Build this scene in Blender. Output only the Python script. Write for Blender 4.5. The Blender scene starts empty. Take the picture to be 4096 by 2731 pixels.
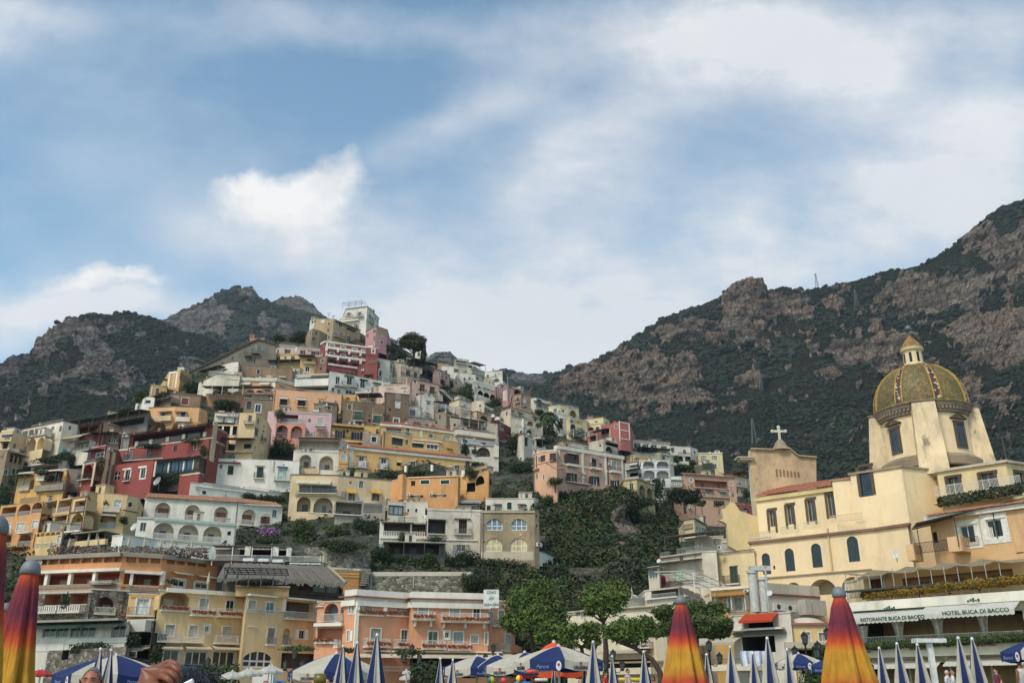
import bpy,bmesh,math,random
import numpy as np
from mathutils import Vector,Matrix
R=math.radians
SC=bpy.context.scene
COL=SC.collection
rng=random.Random(7)
F,CX,CY,TH,HC=3683.0,2048.0,1365.5,R(21.0),1.5
CT,ST=math.cos(TH),math.sin(TH)
cam=bpy.data.cameras.new('camera');cam_o=bpy.data.objects.new('camera',cam);COL.objects.link(cam_o)
cam.sensor_width=36;cam.lens=36*F/4096;cam.clip_end=20000;cam.clip_start=0.05
cam_o.location=(0,0,HC);cam_o.rotation_euler=(R(90)+TH,0,0)
SC.camera=cam_o
def ray(px,py):
 X=(px-CX)/F;Y=(CY-py)/F
 return Vector((X,CT-Y*ST,ST+Y*CT))
def at(px,py,D):
 d=ray(px,py);return Vector((d.x*D/d.y,D,HC+d.z*D/d.y))
def at_z(px,py,z):
 d=ray(px,py);t=(z-HC)/d.z;return Vector((d.x*t,d.y*t,z))
def np_at(px,py,D):
 X=(px-CX)/F;Y=(CY-py)/F
 t=D/(CT-Y*ST);return np.stack([X*t,D+0*X,HC+t*(ST+Y*CT)],-1)
TO=[0,0,2.0]
def T(ox,oy,s=2.0):TO[0]=ox;TO[1]=oy;TO[2]=s
def N(x,y):return TO[0]+x/TO[2],TO[1]+y/TO[2]
def lin(h):
 h=h.lstrip('#');c=[int(h[i:i+2],16)/255 for i in(0,2,4)]
 return tuple(x/12.92 if x<=.04045 else((x+.055)/1.055)**2.4 for x in c)+(1,)
MATS={}
def newmat(key):
 m=bpy.data.materials.new(key);m.use_nodes=True
 nt=m.node_tree;b=nt.nodes['Principled BSDF'];MATS[key]=m
 return m,nt,b
def nd(nt,t,**k):
 n=nt.nodes.new(t)
 for a,v in k.items():
  if a.startswith('i_'):
   n.inputs[a[2:].replace('_',' ')].default_value=v
  else:setattr(n,a,v)
 return n
def ramp(nt,fac,stops):
 r=nt.nodes.new('ShaderNodeValToRGB');e=r.color_ramp.elements
 while len(e)<len(stops):e.new(0.5)
 for x,(p,c)in zip(e,stops):x.position=p;x.color=c if len(c)==4 else(*c,1)
 nt.links.new(fac,r.inputs[0]);return r
def noise(nt,vec,scale,detail=4,rough=.6):
 n=nd(nt,'ShaderNodeTexNoise');n.inputs['Scale'].default_value=scale
 n.inputs['Detail'].default_value=detail;n.inputs['Roughness'].default_value=rough
 if vec is not None:nt.links.new(vec,n.inputs['Vector'])
 return n
def mixc(nt,fac,a,b,mode='MIX'):
 m=nd(nt,'ShaderNodeMix',data_type='RGBA',blend_type=mode)
 for s,v in((m.inputs[0],fac),(m.inputs[6],a),(m.inputs[7],b)):
  if hasattr(v,'node'):nt.links.new(v,s)
  else:s.default_value=v
 return m.outputs[2]
def vmap(nt,vec,scale):
 m=nd(nt,'ShaderNodeMapping');m.inputs['Scale'].default_value=scale
 nt.links.new(vec,m.inputs['Vector']);return m.outputs[0]
def bump(nt,b,h,dist,strength=.6):
 n=nd(nt,'ShaderNodeBump');n.inputs['Strength'].default_value=strength;n.inputs['Distance'].default_value=dist
 nt.links.new(h,n.inputs['Height']);nt.links.new(n.outputs[0],b.inputs['Normal'])
def pos(nt):return nd(nt,'ShaderNodeNewGeometry').outputs['Position']
def plaster(hexc,dirt=.35,rough=.9):
 k='plaster_%s_%d'%(hexc,dirt*100)
 if k in MATS:return MATS[k]
 m,nt,b=newmat(k);c=lin(hexc);l_=.3*c[0]+.55*c[1]+.15*c[2];c=tuple(min(.86,(x*.76+l_*.24)*w_)for x,w_ in zip(c[:3],(1.13,1.07,.98)))+(1,);p=pos(nt)
 n1=noise(nt,vmap(nt,p,(.25,.25,.16)),1,5,.65)
 n2=noise(nt,vmap(nt,p,(.8,.8,.16)),1,4,.7)
 n3=noise(nt,vmap(nt,p,(2.5,2.5,2.5)),1,3,.6)
 dark=tuple(x*.52+.012 for x in c[:3])+(1,)
 grey=tuple(.5*x*.55+.5*(.13,.115,.095)[i]for i,x in enumerate(c[:3]))+(1,)
 pale=tuple(min(1,x*1.10+.02)for x in c[:3])+(1,)
 r1=ramp(nt,n1 .outputs[0],[(.40,(0,0,0)),(.66,(min(1,dirt*1.6),)*3)])
 r2=ramp(nt,n2 .outputs[0],[(.54,(0,0,0)),(.76,(min(1,dirt*1.4),)*3)])
 r3=ramp(nt,n3 .outputs[0],[(.3,(0,0,0)),(.8,(.45,)*3)])
 x=mixc(nt,r3 .outputs[0],c,pale);x=mixc(nt,r1 .outputs[0],x,dark);x=mixc(nt,r2 .outputs[0],x,grey)
 if dirt>=.5:
  n5=noise(nt,vmap(nt,p,(.45,.45,.28)),1,7,.7);r5=ramp(nt,n5 .outputs[0],[(.60,(0,0,0)),(.68,(.75,)*3)]);x=mixc(nt,r5 .outputs[0],x,(.085,.07,.055,1))
 nt.links.new(x,b.inputs['Base Color']);b.inputs['Roughness'].default_value=rough
 bump(nt,b,n3 .outputs[0],.05,.35)
 return m
def flat(hexc,rough=.6,metal=0,var=.18,scale=3.0):
 k='paint_%s_%d_%d'%(hexc,rough*100,metal*10)
 if k in MATS:return MATS[k]
 m,nt,b=newmat(k);c=lin(hexc);n=noise(nt,pos(nt),scale,3)
 d=tuple(x*(1-var*1.6)for x in c[:3])+(1,);l=tuple(min(1,x*(1+var*.5))for x in c[:3])+(1,)
 r=ramp(nt,n.outputs[0],[(.3,d),(.7,l)])
 nt.links.new(r.outputs[0],b.inputs['Base Color']);b.inputs['Roughness'].default_value=rough;b.inputs['Metallic'].default_value=metal
 return m
def cloth(hexc,tr=.45):
 k='cloth_'+hexc
 if k in MATS:return MATS[k]
 m,nt,b=newmat(k);c=lin(hexc);n=noise(nt,pos(nt),4,3);r=ramp(nt,n.outputs[0],[(.3,tuple(x*.85 for x in c[:3])),(.7,tuple(min(1,x*1.06)for x in c[:3]))])
 t=nt.nodes.new('ShaderNodeBsdfTranslucent');mx=nt.nodes.new('ShaderNodeMixShader');mx.inputs[0].default_value=tr
 nt.links.new(r.outputs[0],b.inputs['Base Color']);nt.links.new(r.outputs[0],t.inputs['Color']);b.inputs['Roughness'].default_value=.85
 nt.links.new(b.outputs[0],mx.inputs[1]);nt.links.new(t.outputs[0],mx.inputs[2]);nt.links.new(mx.outputs[0],nt.nodes['Material Output'].inputs['Surface'])
 return m
def glass(hexc='1a2228'):
 k='glass_'+hexc
 if k in MATS:return MATS[k]
 m,nt,b=newmat(k);c=lin(hexc);n=noise(nt,pos(nt),.8,2)
 r=ramp(nt,n.outputs[0],[(.3,tuple(x*.5 for x in c[:3])),(.75,tuple(x*1.5 for x in c[:3]))])
 nt.links.new(r.outputs[0],b.inputs['Base Color']);b.inputs['Roughness'].default_value=.12
 b.inputs['IOR'].default_value=1.45
 return m
def slats(hexc,sc=9.0,axis='Z'):
 k='slats_%s_%d%s'%(hexc,sc,axis)
 if k in MATS:return MATS[k]
 m,nt,b=newmat(k);c=lin(hexc)
 w=nd(nt,'ShaderNodeTexWave',wave_type='BANDS',bands_direction=axis);w.inputs['Scale'].default_value=sc
 w.inputs['Distortion'].default_value=.3
 nt.links.new(pos(nt),w.inputs['Vector'])
 n=noise(nt,pos(nt),1.2,3)
 r=ramp(nt,n.outputs[0],[(.3,tuple(x*.75 for x in c[:3])),(.75,tuple(min(1,x*1.1)for x in c[:3]))])
 nt.links.new(r.outputs[0],b.inputs['Base Color']);b.inputs['Roughness'].default_value=.65
 bump(nt,b,w.outputs[1],.04,.9)
 return m
def stone(hexc='6f6a60',sc=2.2):
 k='stone_%s_%d'%(hexc,sc*10)
 if k in MATS:return MATS[k]
 m,nt,b=newmat(k);c=lin(hexc)
 v=nd(nt,'ShaderNodeTexVoronoi');v.inputs['Scale'].default_value=sc
 v2=nd(nt,'ShaderNodeTexVoronoi',feature='DISTANCE_TO_EDGE');v2 .inputs['Scale'].default_value=sc
 pm=vmap(nt,pos(nt),(1,1,1.5));nt.links.new(pm,v.inputs['Vector']);nt.links.new(pm,v2 .inputs['Vector'])
 n=noise(nt,pos(nt),.35,5)
 sv=nd(nt,'ShaderNodeSeparateColor');nt.links.new(v.outputs['Color'],sv.inputs[0])
 r=ramp(nt,sv.outputs[0],[(0,tuple(x*.45 for x in c[:3])),(.5,c),(1,tuple(min(1,x*1.7)for x in c[:3]))])
 e=ramp(nt,v2 .outputs['Distance'],[(0,(.35,.33,.3)),(.09,(1,1,1))])
 x=mixc(nt,1.0,r.outputs[0],e.outputs[0],'MULTIPLY')
 g=ramp(nt,n.outputs[0],[(.45,(0,0,0)),(.75,(.5,.5,.5))])
 x=mixc(nt,g.outputs[0],x,(.035,.042,.022,1))
 nt.links.new(x,b.inputs['Base Color']);b.inputs['Roughness'].default_value=.95
 bump(nt,b,v2 .outputs['Distance'],.15,.8)
 return m
def rooftile(hexc='a8583c'):
 k='tiles_'+hexc
 if k in MATS:return MATS[k]
 m,nt,b=newmat(k);c=lin(hexc)
 v=nd(nt,'ShaderNodeTexVoronoi');v.inputs['Scale'].default_value=3.2;nt.links.new(pos(nt),v.inputs['Vector'])
 sv=nd(nt,'ShaderNodeSeparateColor');nt.links.new(v.outputs['Color'],sv.inputs[0])
 n=noise(nt,pos(nt),.5,4)
 r=ramp(nt,sv.outputs[0],[(0,tuple(x*.6 for x in c[:3])),(.6,c),(1,tuple(min(1,x*1.35)for x in c[:3]))])
 g=ramp(nt,n.outputs[0],[(.45,(0,0,0)),(.8,(.55,)*3)])
 x=mixc(nt,g.outputs[0],r.outputs[0],(.16,.12,.09,1))
 nt.links.new(x,b.inputs['Base Color']);b.inputs['Roughness'].default_value=.9
 bump(nt,b,sv.outputs[0],.08,.7)
 return m
def leaf(key,dark,light,sc=.6):
 k='leaf_'+key
 if k in MATS:return MATS[k]
 m,nt,b=newmat(k);g=nd(nt,'ShaderNodeNewGeometry')
 n=noise(nt,g.outputs['Position'],sc,3)
 a=nd(nt,'ShaderNodeMath',operation='MULTIPLY_ADD');nt.links.new(g.outputs['Random Per Island'],a.inputs[0]);a.inputs[1].default_value=.5
 s=nd(nt,'ShaderNodeMath',operation='MULTIPLY_ADD');nt.links.new(n.outputs[0],s.inputs[0]);s.inputs[1].default_value=.8;s.inputs[2].default_value=-.42
 nb=noise(nt,g.outputs['Position'],sc*.16,3);s2=nd(nt,'ShaderNodeMath',operation='MULTIPLY_ADD');nt.links.new(nb.outputs[0],s2 .inputs[0]);s2 .inputs[1].default_value=.6;nt.links.new(s.outputs[0],s2 .inputs[2]);s=s2
 nt.links.new(s.outputs[0],a.inputs[2])
 r=ramp(nt,a.outputs[0],[(.1,dark),(.85,light)])
 nt.links.new(r.outputs[0],b.inputs['Base Color']);b.inputs['Roughness'].default_value=.75
 b.inputs['Specular IOR Level'].default_value=.2
 return m
class MB:
 def __init__(s):s.v=[];s.f=[];s.m=[];s.mats=[]
 def mi(s,mat):
  if mat not in s.mats:s.mats.append(mat)
  return s.mats.index(mat)
 def poly(s,pts,mat):
  i=len(s.v);s.v.extend([tuple(p)for p in pts]);s.f.append(tuple(range(i,i+len(pts))));s.m.append(s.mi(mat))
 def fr(s,P,e,n,u0,u1,v0,v1,n0,n1,mat,skip=''):
  up=Vector((0,0,1));i=len(s.v);mi=s.mi(mat)
  for nn in(n0,n1):
   for uu,vv in((u0,v0),(u1,v0),(u1,v1),(u0,v1)):
    s.v.append(tuple(P+e*uu+up*vv+n*nn))
  F_=[(4,5,6,7),(1,0,3,2),(0,1,5,4),(2,3,7,6),(0,4,7,3),(1,2,6,5)]
  for q in F_:s.f.append(tuple(i+k for k in q));s.m.append(mi)
 def box(s,c,d,mat,rz=0,M=None):
  e=Vector((math.cos(rz),math.sin(rz),0));n=Vector((-math.sin(rz),math.cos(rz),0))
  s.fr(Vector(c),e,n,-d[0]/2,d[0]/2,-d[2]/2,d[2]/2,-d[1]/2,d[1]/2,mat)
 def tube(s,pts,rad,mat,seg=6,cap=True):
  pts=[Vector(p)for p in pts];rad=rad if hasattr(rad,'__len__')else[rad]*len(pts);mi=s.mi(mat);base=len(s.v)
  for k,p in enumerate(pts):
   t=(pts[min(k+1,len(pts)-1)]-pts[max(k-1,0)]).normalized()
   a=t.cross(Vector((.31,.17,.93)));a=a.normalized()if a.length>.05 else Vector((1,0,0));b=t.cross(a)
   for j in range(seg):
    w=2*math.pi*j/seg;s.v.append(tuple(p+(a*math.cos(w)+b*math.sin(w))*rad[k]))
  for k in range(len(pts)-1):
   for j in range(seg):
    q=(j+1)%seg
    s.f.append((base+k*seg+j,base+k*seg+q,base+(k+1)*seg+q,base+(k+1)*seg+j));s.m.append(mi)
  if cap:
   s.f.append(tuple(base+j for j in range(seg))[::-1]);s.m.append(mi)
   s.f.append(tuple(base+(len(pts)-1)*seg+j for j in range(seg)));s.m.append(mi)
 def lathe(s,c,prof,mat,seg=16,fn=None):
  c=Vector(c);base=len(s.v)
  for k,(r,z)in enumerate(prof):
   for j in range(seg):
    w=2*math.pi*j/seg;q=r*(fn(k,j,r,z)if fn else 1)
    s.v.append((c.x+q*math.cos(w),c.y+q*math.sin(w),c.z+z))
  for k in range(len(prof)-1):
   for j in range(seg):
    q=(j+1)%seg
    s.f.append((base+k*seg+j,base+k*seg+q,base+(k+1)*seg+q,base+(k+1)*seg+j))
    s.m.append(s.mi(mat(k,j)if callable(mat)else mat))
 def build(s,name,parent=None,origin=None,smooth=False):
  if not s.f:return None
  o=origin if origin is not None else(Vector(parent['o_'])if parent is not None else Vector((0,0,0)))
  me=bpy.data.meshes.new(name)
  me.from_pydata([(a-o[0],b-o[1],c-o[2])for a,b,c in s.v],[],s.f)
  for m in s.mats:me.materials.append(m)
  me.polygons.foreach_set('material_index',s.m)
  if smooth:me.polygons.foreach_set('use_smooth',[True]*len(s.f))
  me.update()
  ob=bpy.data.objects.new(name,me);COL.objects.link(ob)
  if parent is not None:ob.parent=parent_of(parent)
  else:ob.location=o
  return ob
class Thing(dict):pass
def parent_of(p):return p['ob']if isinstance(p,Thing)else p
def tag(o,label=None,cat=None,group=None,kind=None):
 if label:o['label']=label
 if cat:o['category']=cat
 if group:o['group']=group
 if kind:o['kind']=kind
 return o
def thing(name,label,cat,loc,group=None):
 o=bpy.data.objects.new(name,None);COL.objects.link(o);o.location=loc;o.empty_display_size=.2
 tag(o,label,cat,group);return Thing(ob=o,o_=tuple(loc))
def sub(ob,th):return Thing(ob=ob,o_=th['o_'])
def np_mesh(name,verts,faces,mat,smooth=False,origin=(0,0,0),parent=None):
 me=bpy.data.meshes.new(name);k=faces.shape[1]
 me.vertices.add(len(verts));me.vertices.foreach_set('co',(verts-np.array(origin)).astype(np.float32).ravel())
 me.loops.add(faces.size);me.loops.foreach_set('vertex_index',faces.astype(np.int32).ravel())
 me.polygons.add(len(faces));me.polygons.foreach_set('loop_start',np.arange(0,faces.size,k,dtype=np.int32))
 me.polygons.foreach_set('loop_total',np.full(len(faces),k,dtype=np.int32))
 if smooth:me.polygons.foreach_set('use_smooth',np.ones(len(faces),dtype=bool))
 for m in(mat if isinstance(mat,(list,tuple))else[mat]):me.materials.append(m)
 me.update(calc_edges=True);me.validate()
 o=bpy.data.objects.new(name,me);COL.objects.link(o)
 if parent is not None:o.parent=parent_of(parent)
 else:o.location=origin
 return o
_rs=np.random.RandomState(3);_LAT=_rs.rand(64,64,64)
def vnoise(x,y,z):
 xi=np.floor(x).astype(int);yi=np.floor(y).astype(int);zi=np.floor(z).astype(int)
 fx,fy,fz=x-xi,y-yi,z-zi
 fx=fx*fx*(3-2*fx);fy=fy*fy*(3-2*fy);fz=fz*fz*(3-2*fz)
 g=lambda a,b,c:_LAT[(xi+a)&63,(yi+b)&63,(zi+c)&63]
 l=lambda a,b,t:a+(b-a)*t
 return l(l(l(g(0,0,0),g(1,0,0),fx),l(g(0,1,0),g(1,1,0),fx),fy),l(l(g(0,0,1),g(1,0,1),fx),l(g(0,1,1),g(1,1,1),fx),fy),fz)
def fbm(x,y,z,o=4,g=.5,ridged=False):
 a=1;s=0*x;t=0
 for k in range(o):
  n=vnoise(x*2**k+11.3*k,y*2**k+5.1*k,z*2**k)
  if ridged:n=1-abs(2*n-1)
  s=s+a*n;t+=a;a*=g
 return s/t
def ico(sub=2):
 bm=bmesh.new();bmesh.ops.create_icosphere(bm,subdivisions=sub,radius=1)
 v=np.array([x.co[:]for x in bm.verts]);f=np.array([[q.index for q in p.verts]for p in bm.faces]);bm.free();return v,f
ICO={k:ico(k)for k in(1,2)}
def blobs(P,S,seed,sub=2,squash=.8,rough=.45):
 r=np.random.RandomState(seed);v,f=ICO[sub];n=len(P);K=len(v)
 var=[]
 for k in range(8):
  q=v*2.2+k*7.7
  var.append(v*(1+rough*(fbm(q[:,0]+9,q[:,1]+9,q[:,2]+9,3,.7)-.5)[:,None]*2.2))
 var=np.array(var)[r.randint(0,8,n)]
 a=r.rand(n)*6.283;c,s=np.cos(a),np.sin(a)
 X=var[:,:,0]*c[:,None]-var[:,:,1]*s[:,None];Y=var[:,:,0]*s[:,None]+var[:,:,1]*c[:,None]
 V=np.stack([X,Y,var[:,:,2]*squash],-1)*np.asarray(S).reshape(n,1,-1)+P[:,None,:]
 Fc=(f[None]+(np.arange(n)*K)[:,None,None]).reshape(-1,3)
 return V.reshape(-1,3),Fc
def leafcloud(P,Nrm,size,seed,asp=.6):
 r=np.random.RandomState(seed);n=len(P)
 d=Nrm+r.normal(0,.55,(n,3));d/=np.linalg.norm(d,axis=1)[:,None]+1e-9
 a=np.cross(d,r.normal(0,1,(n,3)));a/=np.linalg.norm(a,axis=1)[:,None]+1e-9;b=np.cross(d,a)
 s=(size*(.6+.8*r.rand(n)))[:,None]
 V=np.stack([P-a*s,P-b*s*asp,P+a*s,P+b*s*asp],1).reshape(-1,3)
 return V,np.arange(4*n).reshape(n,4)
def crown_points(c,rad,n,seed,lobes=9,fill=.35,lr=(.38,.62)):
 r=np.random.RandomState(seed);rad=np.array(rad)
 L=r.normal(0,1,(lobes,3));L/=np.linalg.norm(L,axis=1)[:,None];L*=(r.rand(lobes)**.5)[:,None]*.66
 LR=lr[0]+(lr[1]-lr[0])*r.rand(lobes)
 k=r.randint(0,lobes,n);d=r.normal(0,1,(n,3));d/=np.linalg.norm(d,axis=1)[:,None]
 q=np.where(r.rand(n)<fill,r.rand(n)**.5,1+.12*r.normal(0,1,n))
 bumpy=.75+.5*vnoise(d[:,0]*2.5+k*3+20,d[:,1]*2.5+20,d[:,2]*2.5+20)
 p=(L[k]+d*(LR[k]*q*bumpy)[:,None])
 return np.array(c)+p*rad,d
HZ=0.000095
QUICK=False
SUN_EL,SUN_AZ=R(48),R(215)
world=bpy.data.worlds.new('World');SC.world=world;world.use_nodes=True
nt=world.node_tree;bg=nt.nodes['Background']
sky=nd(nt,'ShaderNodeTexSky',sky_type='NISHITA',sun_disc=False,sun_elevation=SUN_EL,sun_rotation=SUN_AZ)
sky.altitude=50;sky.air_density=1.0;sky.dust_density=.6;sky.ozone_density=2.0
tc=nd(nt,'ShaderNodeTexCoord');dirv=tc.outputs['Generated']
def m_(op,a,b=None,c=None):
 n=nd(nt,'ShaderNodeMath',operation=op)
 for i,v in enumerate((a,b,c)):
  if v is None:continue
  if hasattr(v,'node'):nt.links.new(v,n.inputs[i])
  else:n.inputs[i].default_value=v
 return n.outputs[0]
def dotv(vec):
 n=nd(nt,'ShaderNodeVectorMath',operation='DOT_PRODUCT');nt.links.new(dirv,n.inputs[0]);n.inputs[1].default_value=vec
 return n.outputs['Value']
w_=m_('MAXIMUM',dotv((0,CT,ST)),.12)
U=m_('DIVIDE',dotv((1,0,0)),w_);V=m_('DIVIDE',dotv((0,-ST,CT)),w_)
cb=nd(nt,'ShaderNodeCombineXYZ');nt.links.new(U,cb.inputs[0]);nt.links.new(V,cb.inputs[1]);uv=cb.outputs[0]
nA=noise(nt,vmap(nt,uv,(2.2,3.0,1)),1.0,8,.56)
mp=nd(nt,'ShaderNodeMapping');mp.inputs['Rotation'].default_value=(0,0,R(28));mp.inputs['Scale'].default_value=(3.2,6.2,1);mp.inputs['Location'].default_value=(3.7,1.2,0)
nt.links.new(uv,mp.inputs['Vector']);nB=noise(nt,mp.outputs[0],1.0,9,.6)
nC=noise(nt,vmap(nt,uv,(9,11,1)),1.0,8,.6)
mp2=nd(nt,'ShaderNodeMapping');mp2 .inputs['Rotation'].default_value=(0,0,R(24));mp2 .inputs['Scale'].default_value=(8,17,1);mp2 .inputs['Location'].default_value=(1.3,5.2,0)
nt.links.new(uv,mp2 .inputs['Vector']);nD=noise(nt,mp2 .outputs[0],1.0,11,.66)
wn=noise(nt,vmap(nt,uv,(5,5,1)),1.0,6,.6)
ws=nd(nt,'ShaderNodeSeparateColor');nt.links.new(wn.outputs['Color'],ws.inputs[0])
Uw=m_('MULTIPLY_ADD',m_('SUBTRACT',ws.outputs[0],.5),.16,U);Vw=m_('MULTIPLY_ADD',m_('SUBTRACT',ws.outputs[1],.5),.13,V)
def lobe(x,y,rx,ry,s,rot=0,p=1.0):
 k=4096/2352;u0=(x*k-CX)/F;v0=(CY-y*k)/F;rx=rx*k/F;ry=ry*k/F
 a,b=m_('SUBTRACT',Uw,u0),m_('SUBTRACT',Vw,v0)
 if rot:
  c_,s_=math.cos(R(rot)),math.sin(R(rot))
  a,b=m_('MULTIPLY_ADD',a,c_,m_('MULTIPLY',b,s_)),m_('MULTIPLY_ADD',b,c_,m_('MULTIPLY',a,-s_))
 a,b=m_('DIVIDE',a,rx),m_('DIVIDE',b,ry)
 q=m_('ADD',m_('MULTIPLY',a,a),m_('MULTIPLY',b,b))
 return m_('MULTIPLY',m_('POWER',2.718,m_('MULTIPLY',m_('POWER',q,p),-1.0)),s)
def total(L):
 t=L[0]
 for x in L[1:]:t=m_('ADD',t,x)
 return t
soft=total([lobe(*a)for a in((1260,520,420,260,.27,30),(1500,600,500,150,.34,25),(1950,560,480,140,.58,28),(2150,430,260,120,.40),(1700,90,260,130,.66),(2200,60,420,100,.34),(1980,160,260,110,.35),(1150,700,420,130,.40),(1420,790,420,80,.45),(700,540,260,90,.30),(60,700,260,70,.62),(60,40,200,60,.42),(560,60,300,60,.12),(1100,60,500,60,.22),(2250,270,200,60,.25),(1330,350,240,80,.30,30),(330,720,160,40,.4),(0,130,90,50,.3),(860,780,300,80,.3),(690,540,180,70,.2),(250,680,120,30,.25),(1180,200,260,60,.2,30),(1010,330,200,50,.18,20))])
hard=total([lobe(*a)for a in((785,425,70,70,.95,0,1.2),(620,445,110,48,.85,-10,1.2),(720,500,160,70,.75,0,1.1),(560,415,60,18,.45),(215,625,72,30,.85,0,1.4),(320,640,70,18,.65),(250,648,130,14,.55),(1620,80,170,100,.35),(655,648,50,14,.35),(560,640,40,12,.3))])
veil=m_('MULTIPLY',m_('SUBTRACT',m_('MULTIPLY_ADD',nB.outputs[0],.6,m_('MULTIPLY',nA.outputs[0],.5)),.43),2.1)
tex=m_('MULTIPLY_ADD',nD.outputs[0],1.5,m_('MULTIPLY_ADD',nA.outputs[0],1.1,m_('MULTIPLY_ADD',nC.outputs[0],.5,-.62)))
softn=m_('MULTIPLY',soft,tex)
d1=m_('MULTIPLY',m_('SUBTRACT',m_('ADD',softn,m_('MULTIPLY',veil,.5)),.13),1.75)
hn=m_('MULTIPLY',m_('SUBTRACT',m_('MULTIPLY_ADD',m_('SUBTRACT',nC.outputs[0],.5),1.7,hard),.31),1.25)
hcl=nd(nt,'ShaderNodeClamp');nt.links.new(hn,hcl.inputs[0])
scl=nd(nt,'ShaderNodeClamp');nt.links.new(m_('MULTIPLY_ADD',d1,.84,.05),scl.inputs[0]);scl.inputs[2].default_value=.93
shade=ramp(nt,nC.outputs[0],[(.3,(4.9,5.1,5.5)),(.62,(6.9,6.9,6.85))])
veilc=ramp(nt,nA.outputs[0],[(.3,(5.3,5.55,5.9)),(.7,(6.3,6.4,6.5))])
deep=mixc(nt,1.0,sky.outputs[0],(1.54,1.68,1.44,1),'MULTIPLY')
x=mixc(nt,scl.outputs[0],deep,veilc.outputs[0]);x=mixc(nt,hcl.outputs[0],x,shade.outputs[0])
nt.links.new(x,bg.inputs['Color']);bg.inputs['Strength'].default_value=.13
sun=bpy.data.lights.new('sun','SUN');sun.energy=2.7;sun.angle=R(13);sun.color=(1,.90,.76)
sun_o=bpy.data.objects.new('sun',sun);COL.objects.link(sun_o)
sd=Vector((math.sin(SUN_AZ)*math.cos(SUN_EL),math.cos(SUN_AZ)*math.cos(SUN_EL),math.sin(SUN_EL)))
sun_o.rotation_euler=sd.to_track_quat('Z','Y').to_euler();sun_o.location=(0,0,300)
vs=SC.view_settings;vs.view_transform='Standard';vs.look='None';vs.gamma=1;vs.use_curve_mapping=False;vs.exposure=0.12
def haze(dens):
 b=MB();m=bpy.data.materials.new('air');m.use_nodes=True;n=m.node_tree
 n.nodes.remove(n.nodes['Principled BSDF']);v=n.nodes.new('ShaderNodeVolumePrincipled')
 v.inputs['Color'].default_value=(.80,.88,1,1);v.inputs['Density'].default_value=dens;v.inputs['Anisotropy'].default_value=.3
 n.links.new(v.outputs[0],n.nodes['Material Output'].inputs['Volume'])
 b.box((0,1200,330),(4200,3000,664),m);o=b.build('haze');tag(o,kind='stuff')
 bm=bmesh.new();bm.from_mesh(o.data);bmesh.ops.remove_doubles(bm,verts=bm.verts,dist=.01);bmesh.ops.recalc_face_normals(bm,faces=bm.faces);bm.to_mesh(o.data);bm.free()
def mountain_mat(key,rockA,rockB,warm):
 m,nt,b=newmat('mountain_'+key);p=pos(nt)
 at_=nd(nt,'ShaderNodeAttribute',attribute_name='rock')
 n1=noise(nt,vmap(nt,p,(.02,.02,.03)),1,6,.65);n2=noise(nt,vmap(nt,p,(.16,.16,.09)),1,5,.7)
 n3=noise(nt,vmap(nt,p,(.05,.05,.012)),1,4,.7)
 ly=nd(nt,'ShaderNodeMapping');ly.inputs['Rotation'].default_value=(R(8),R(-24),0);ly.inputs['Scale'].default_value=(.012,.012,.11);nt.links.new(p,ly.inputs['Vector'])
 n4=noise(nt,ly.outputs[0],1,4,.7)
 r=ramp(nt,n2 .outputs[0],[(.28,tuple(x*.38 for x in rockA)),(.5,rockA),(.72,rockB)])
 w=ramp(nt,n1 .outputs[0],[(.42,(0,0,0)),(.68,(.85,)*3)])
 x=mixc(nt,w.outputs[0],r.outputs[0],(*warm,1))
 s=ramp(nt,n3 .outputs[0],[(.5,(0,0,0)),(.75,(.6,)*3)])
 x=mixc(nt,s.outputs[0],x,(.05,.048,.047,1))
 s4=ramp(nt,n4 .outputs[0],[(.46,(0,0,0)),(.62,(.8,)*3)])
 x=mixc(nt,s4 .outputs[0],x,(.055,.05,.045,1))
 g=ramp(nt,n2 .outputs[0],[(.3,(.016,.021,.010)),(.7,(.036,.040,.022))])
 t=nd(nt,'ShaderNodeMath',operation='MULTIPLY_ADD');nt.links.new(n2 .outputs[0],t.inputs[0]);t.inputs[1].default_value=.5
 t2=nd(nt,'ShaderNodeMath',operation='ADD');nt.links.new(at_.outputs['Fac'],t.inputs[2]);nt.links.new(t.outputs[0],t2 .inputs[0]);t2 .inputs[1].default_value=-.25
 k=ramp(nt,t2 .outputs[0],[(.42,(0,0,0)),(.55,(1,1,1))])
 x=mixc(nt,k.outputs[0],g.outputs[0],x)
 nt.links.new(x,b.inputs['Base Color']);b.inputs['Roughness'].default_value=1.0;b.inputs['Specular IOR Level'].default_value=.1
 mx=nd(nt,'ShaderNodeMath',operation='ADD');nt.links.new(n2 .outputs[0],mx.inputs[0]);nt.links.new(n4 .outputs[0],mx.inputs[1])
 vc=nd(nt,'ShaderNodeTexVoronoi',feature='DISTANCE_TO_EDGE');vc.inputs['Scale'].default_value=.11;wp=noise(nt,p,.06,4);nt.links.new(mixc(nt,.35,vmap(nt,p,(1,1,.55)),wp.outputs['Color'],'LINEAR_LIGHT'),vc.inputs['Vector'])
 cr=ramp(nt,vc.outputs['Distance'],[(0,(.40,.39,.39)),(.10,(1,1,1))]);n6=noise(nt,p,.5,3,.7);sp6=ramp(nt,n6 .outputs[0],[(.4,(.55,.55,.55)),(.6,(1.15,1.12,1.1))])
 x=mixc(nt,1,mixc(nt,1,x,cr.outputs[0],'MULTIPLY'),sp6 .outputs[0],'MULTIPLY');nt.links.new(x,b.inputs['Base Color'])
 bump(nt,b,mx.outputs[0],9.0,1.0)
 return m
LEAFM=leaf('forest',(.004,.009,.005),(.022,.032,.015),.04)
KD=4096/2352
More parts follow.
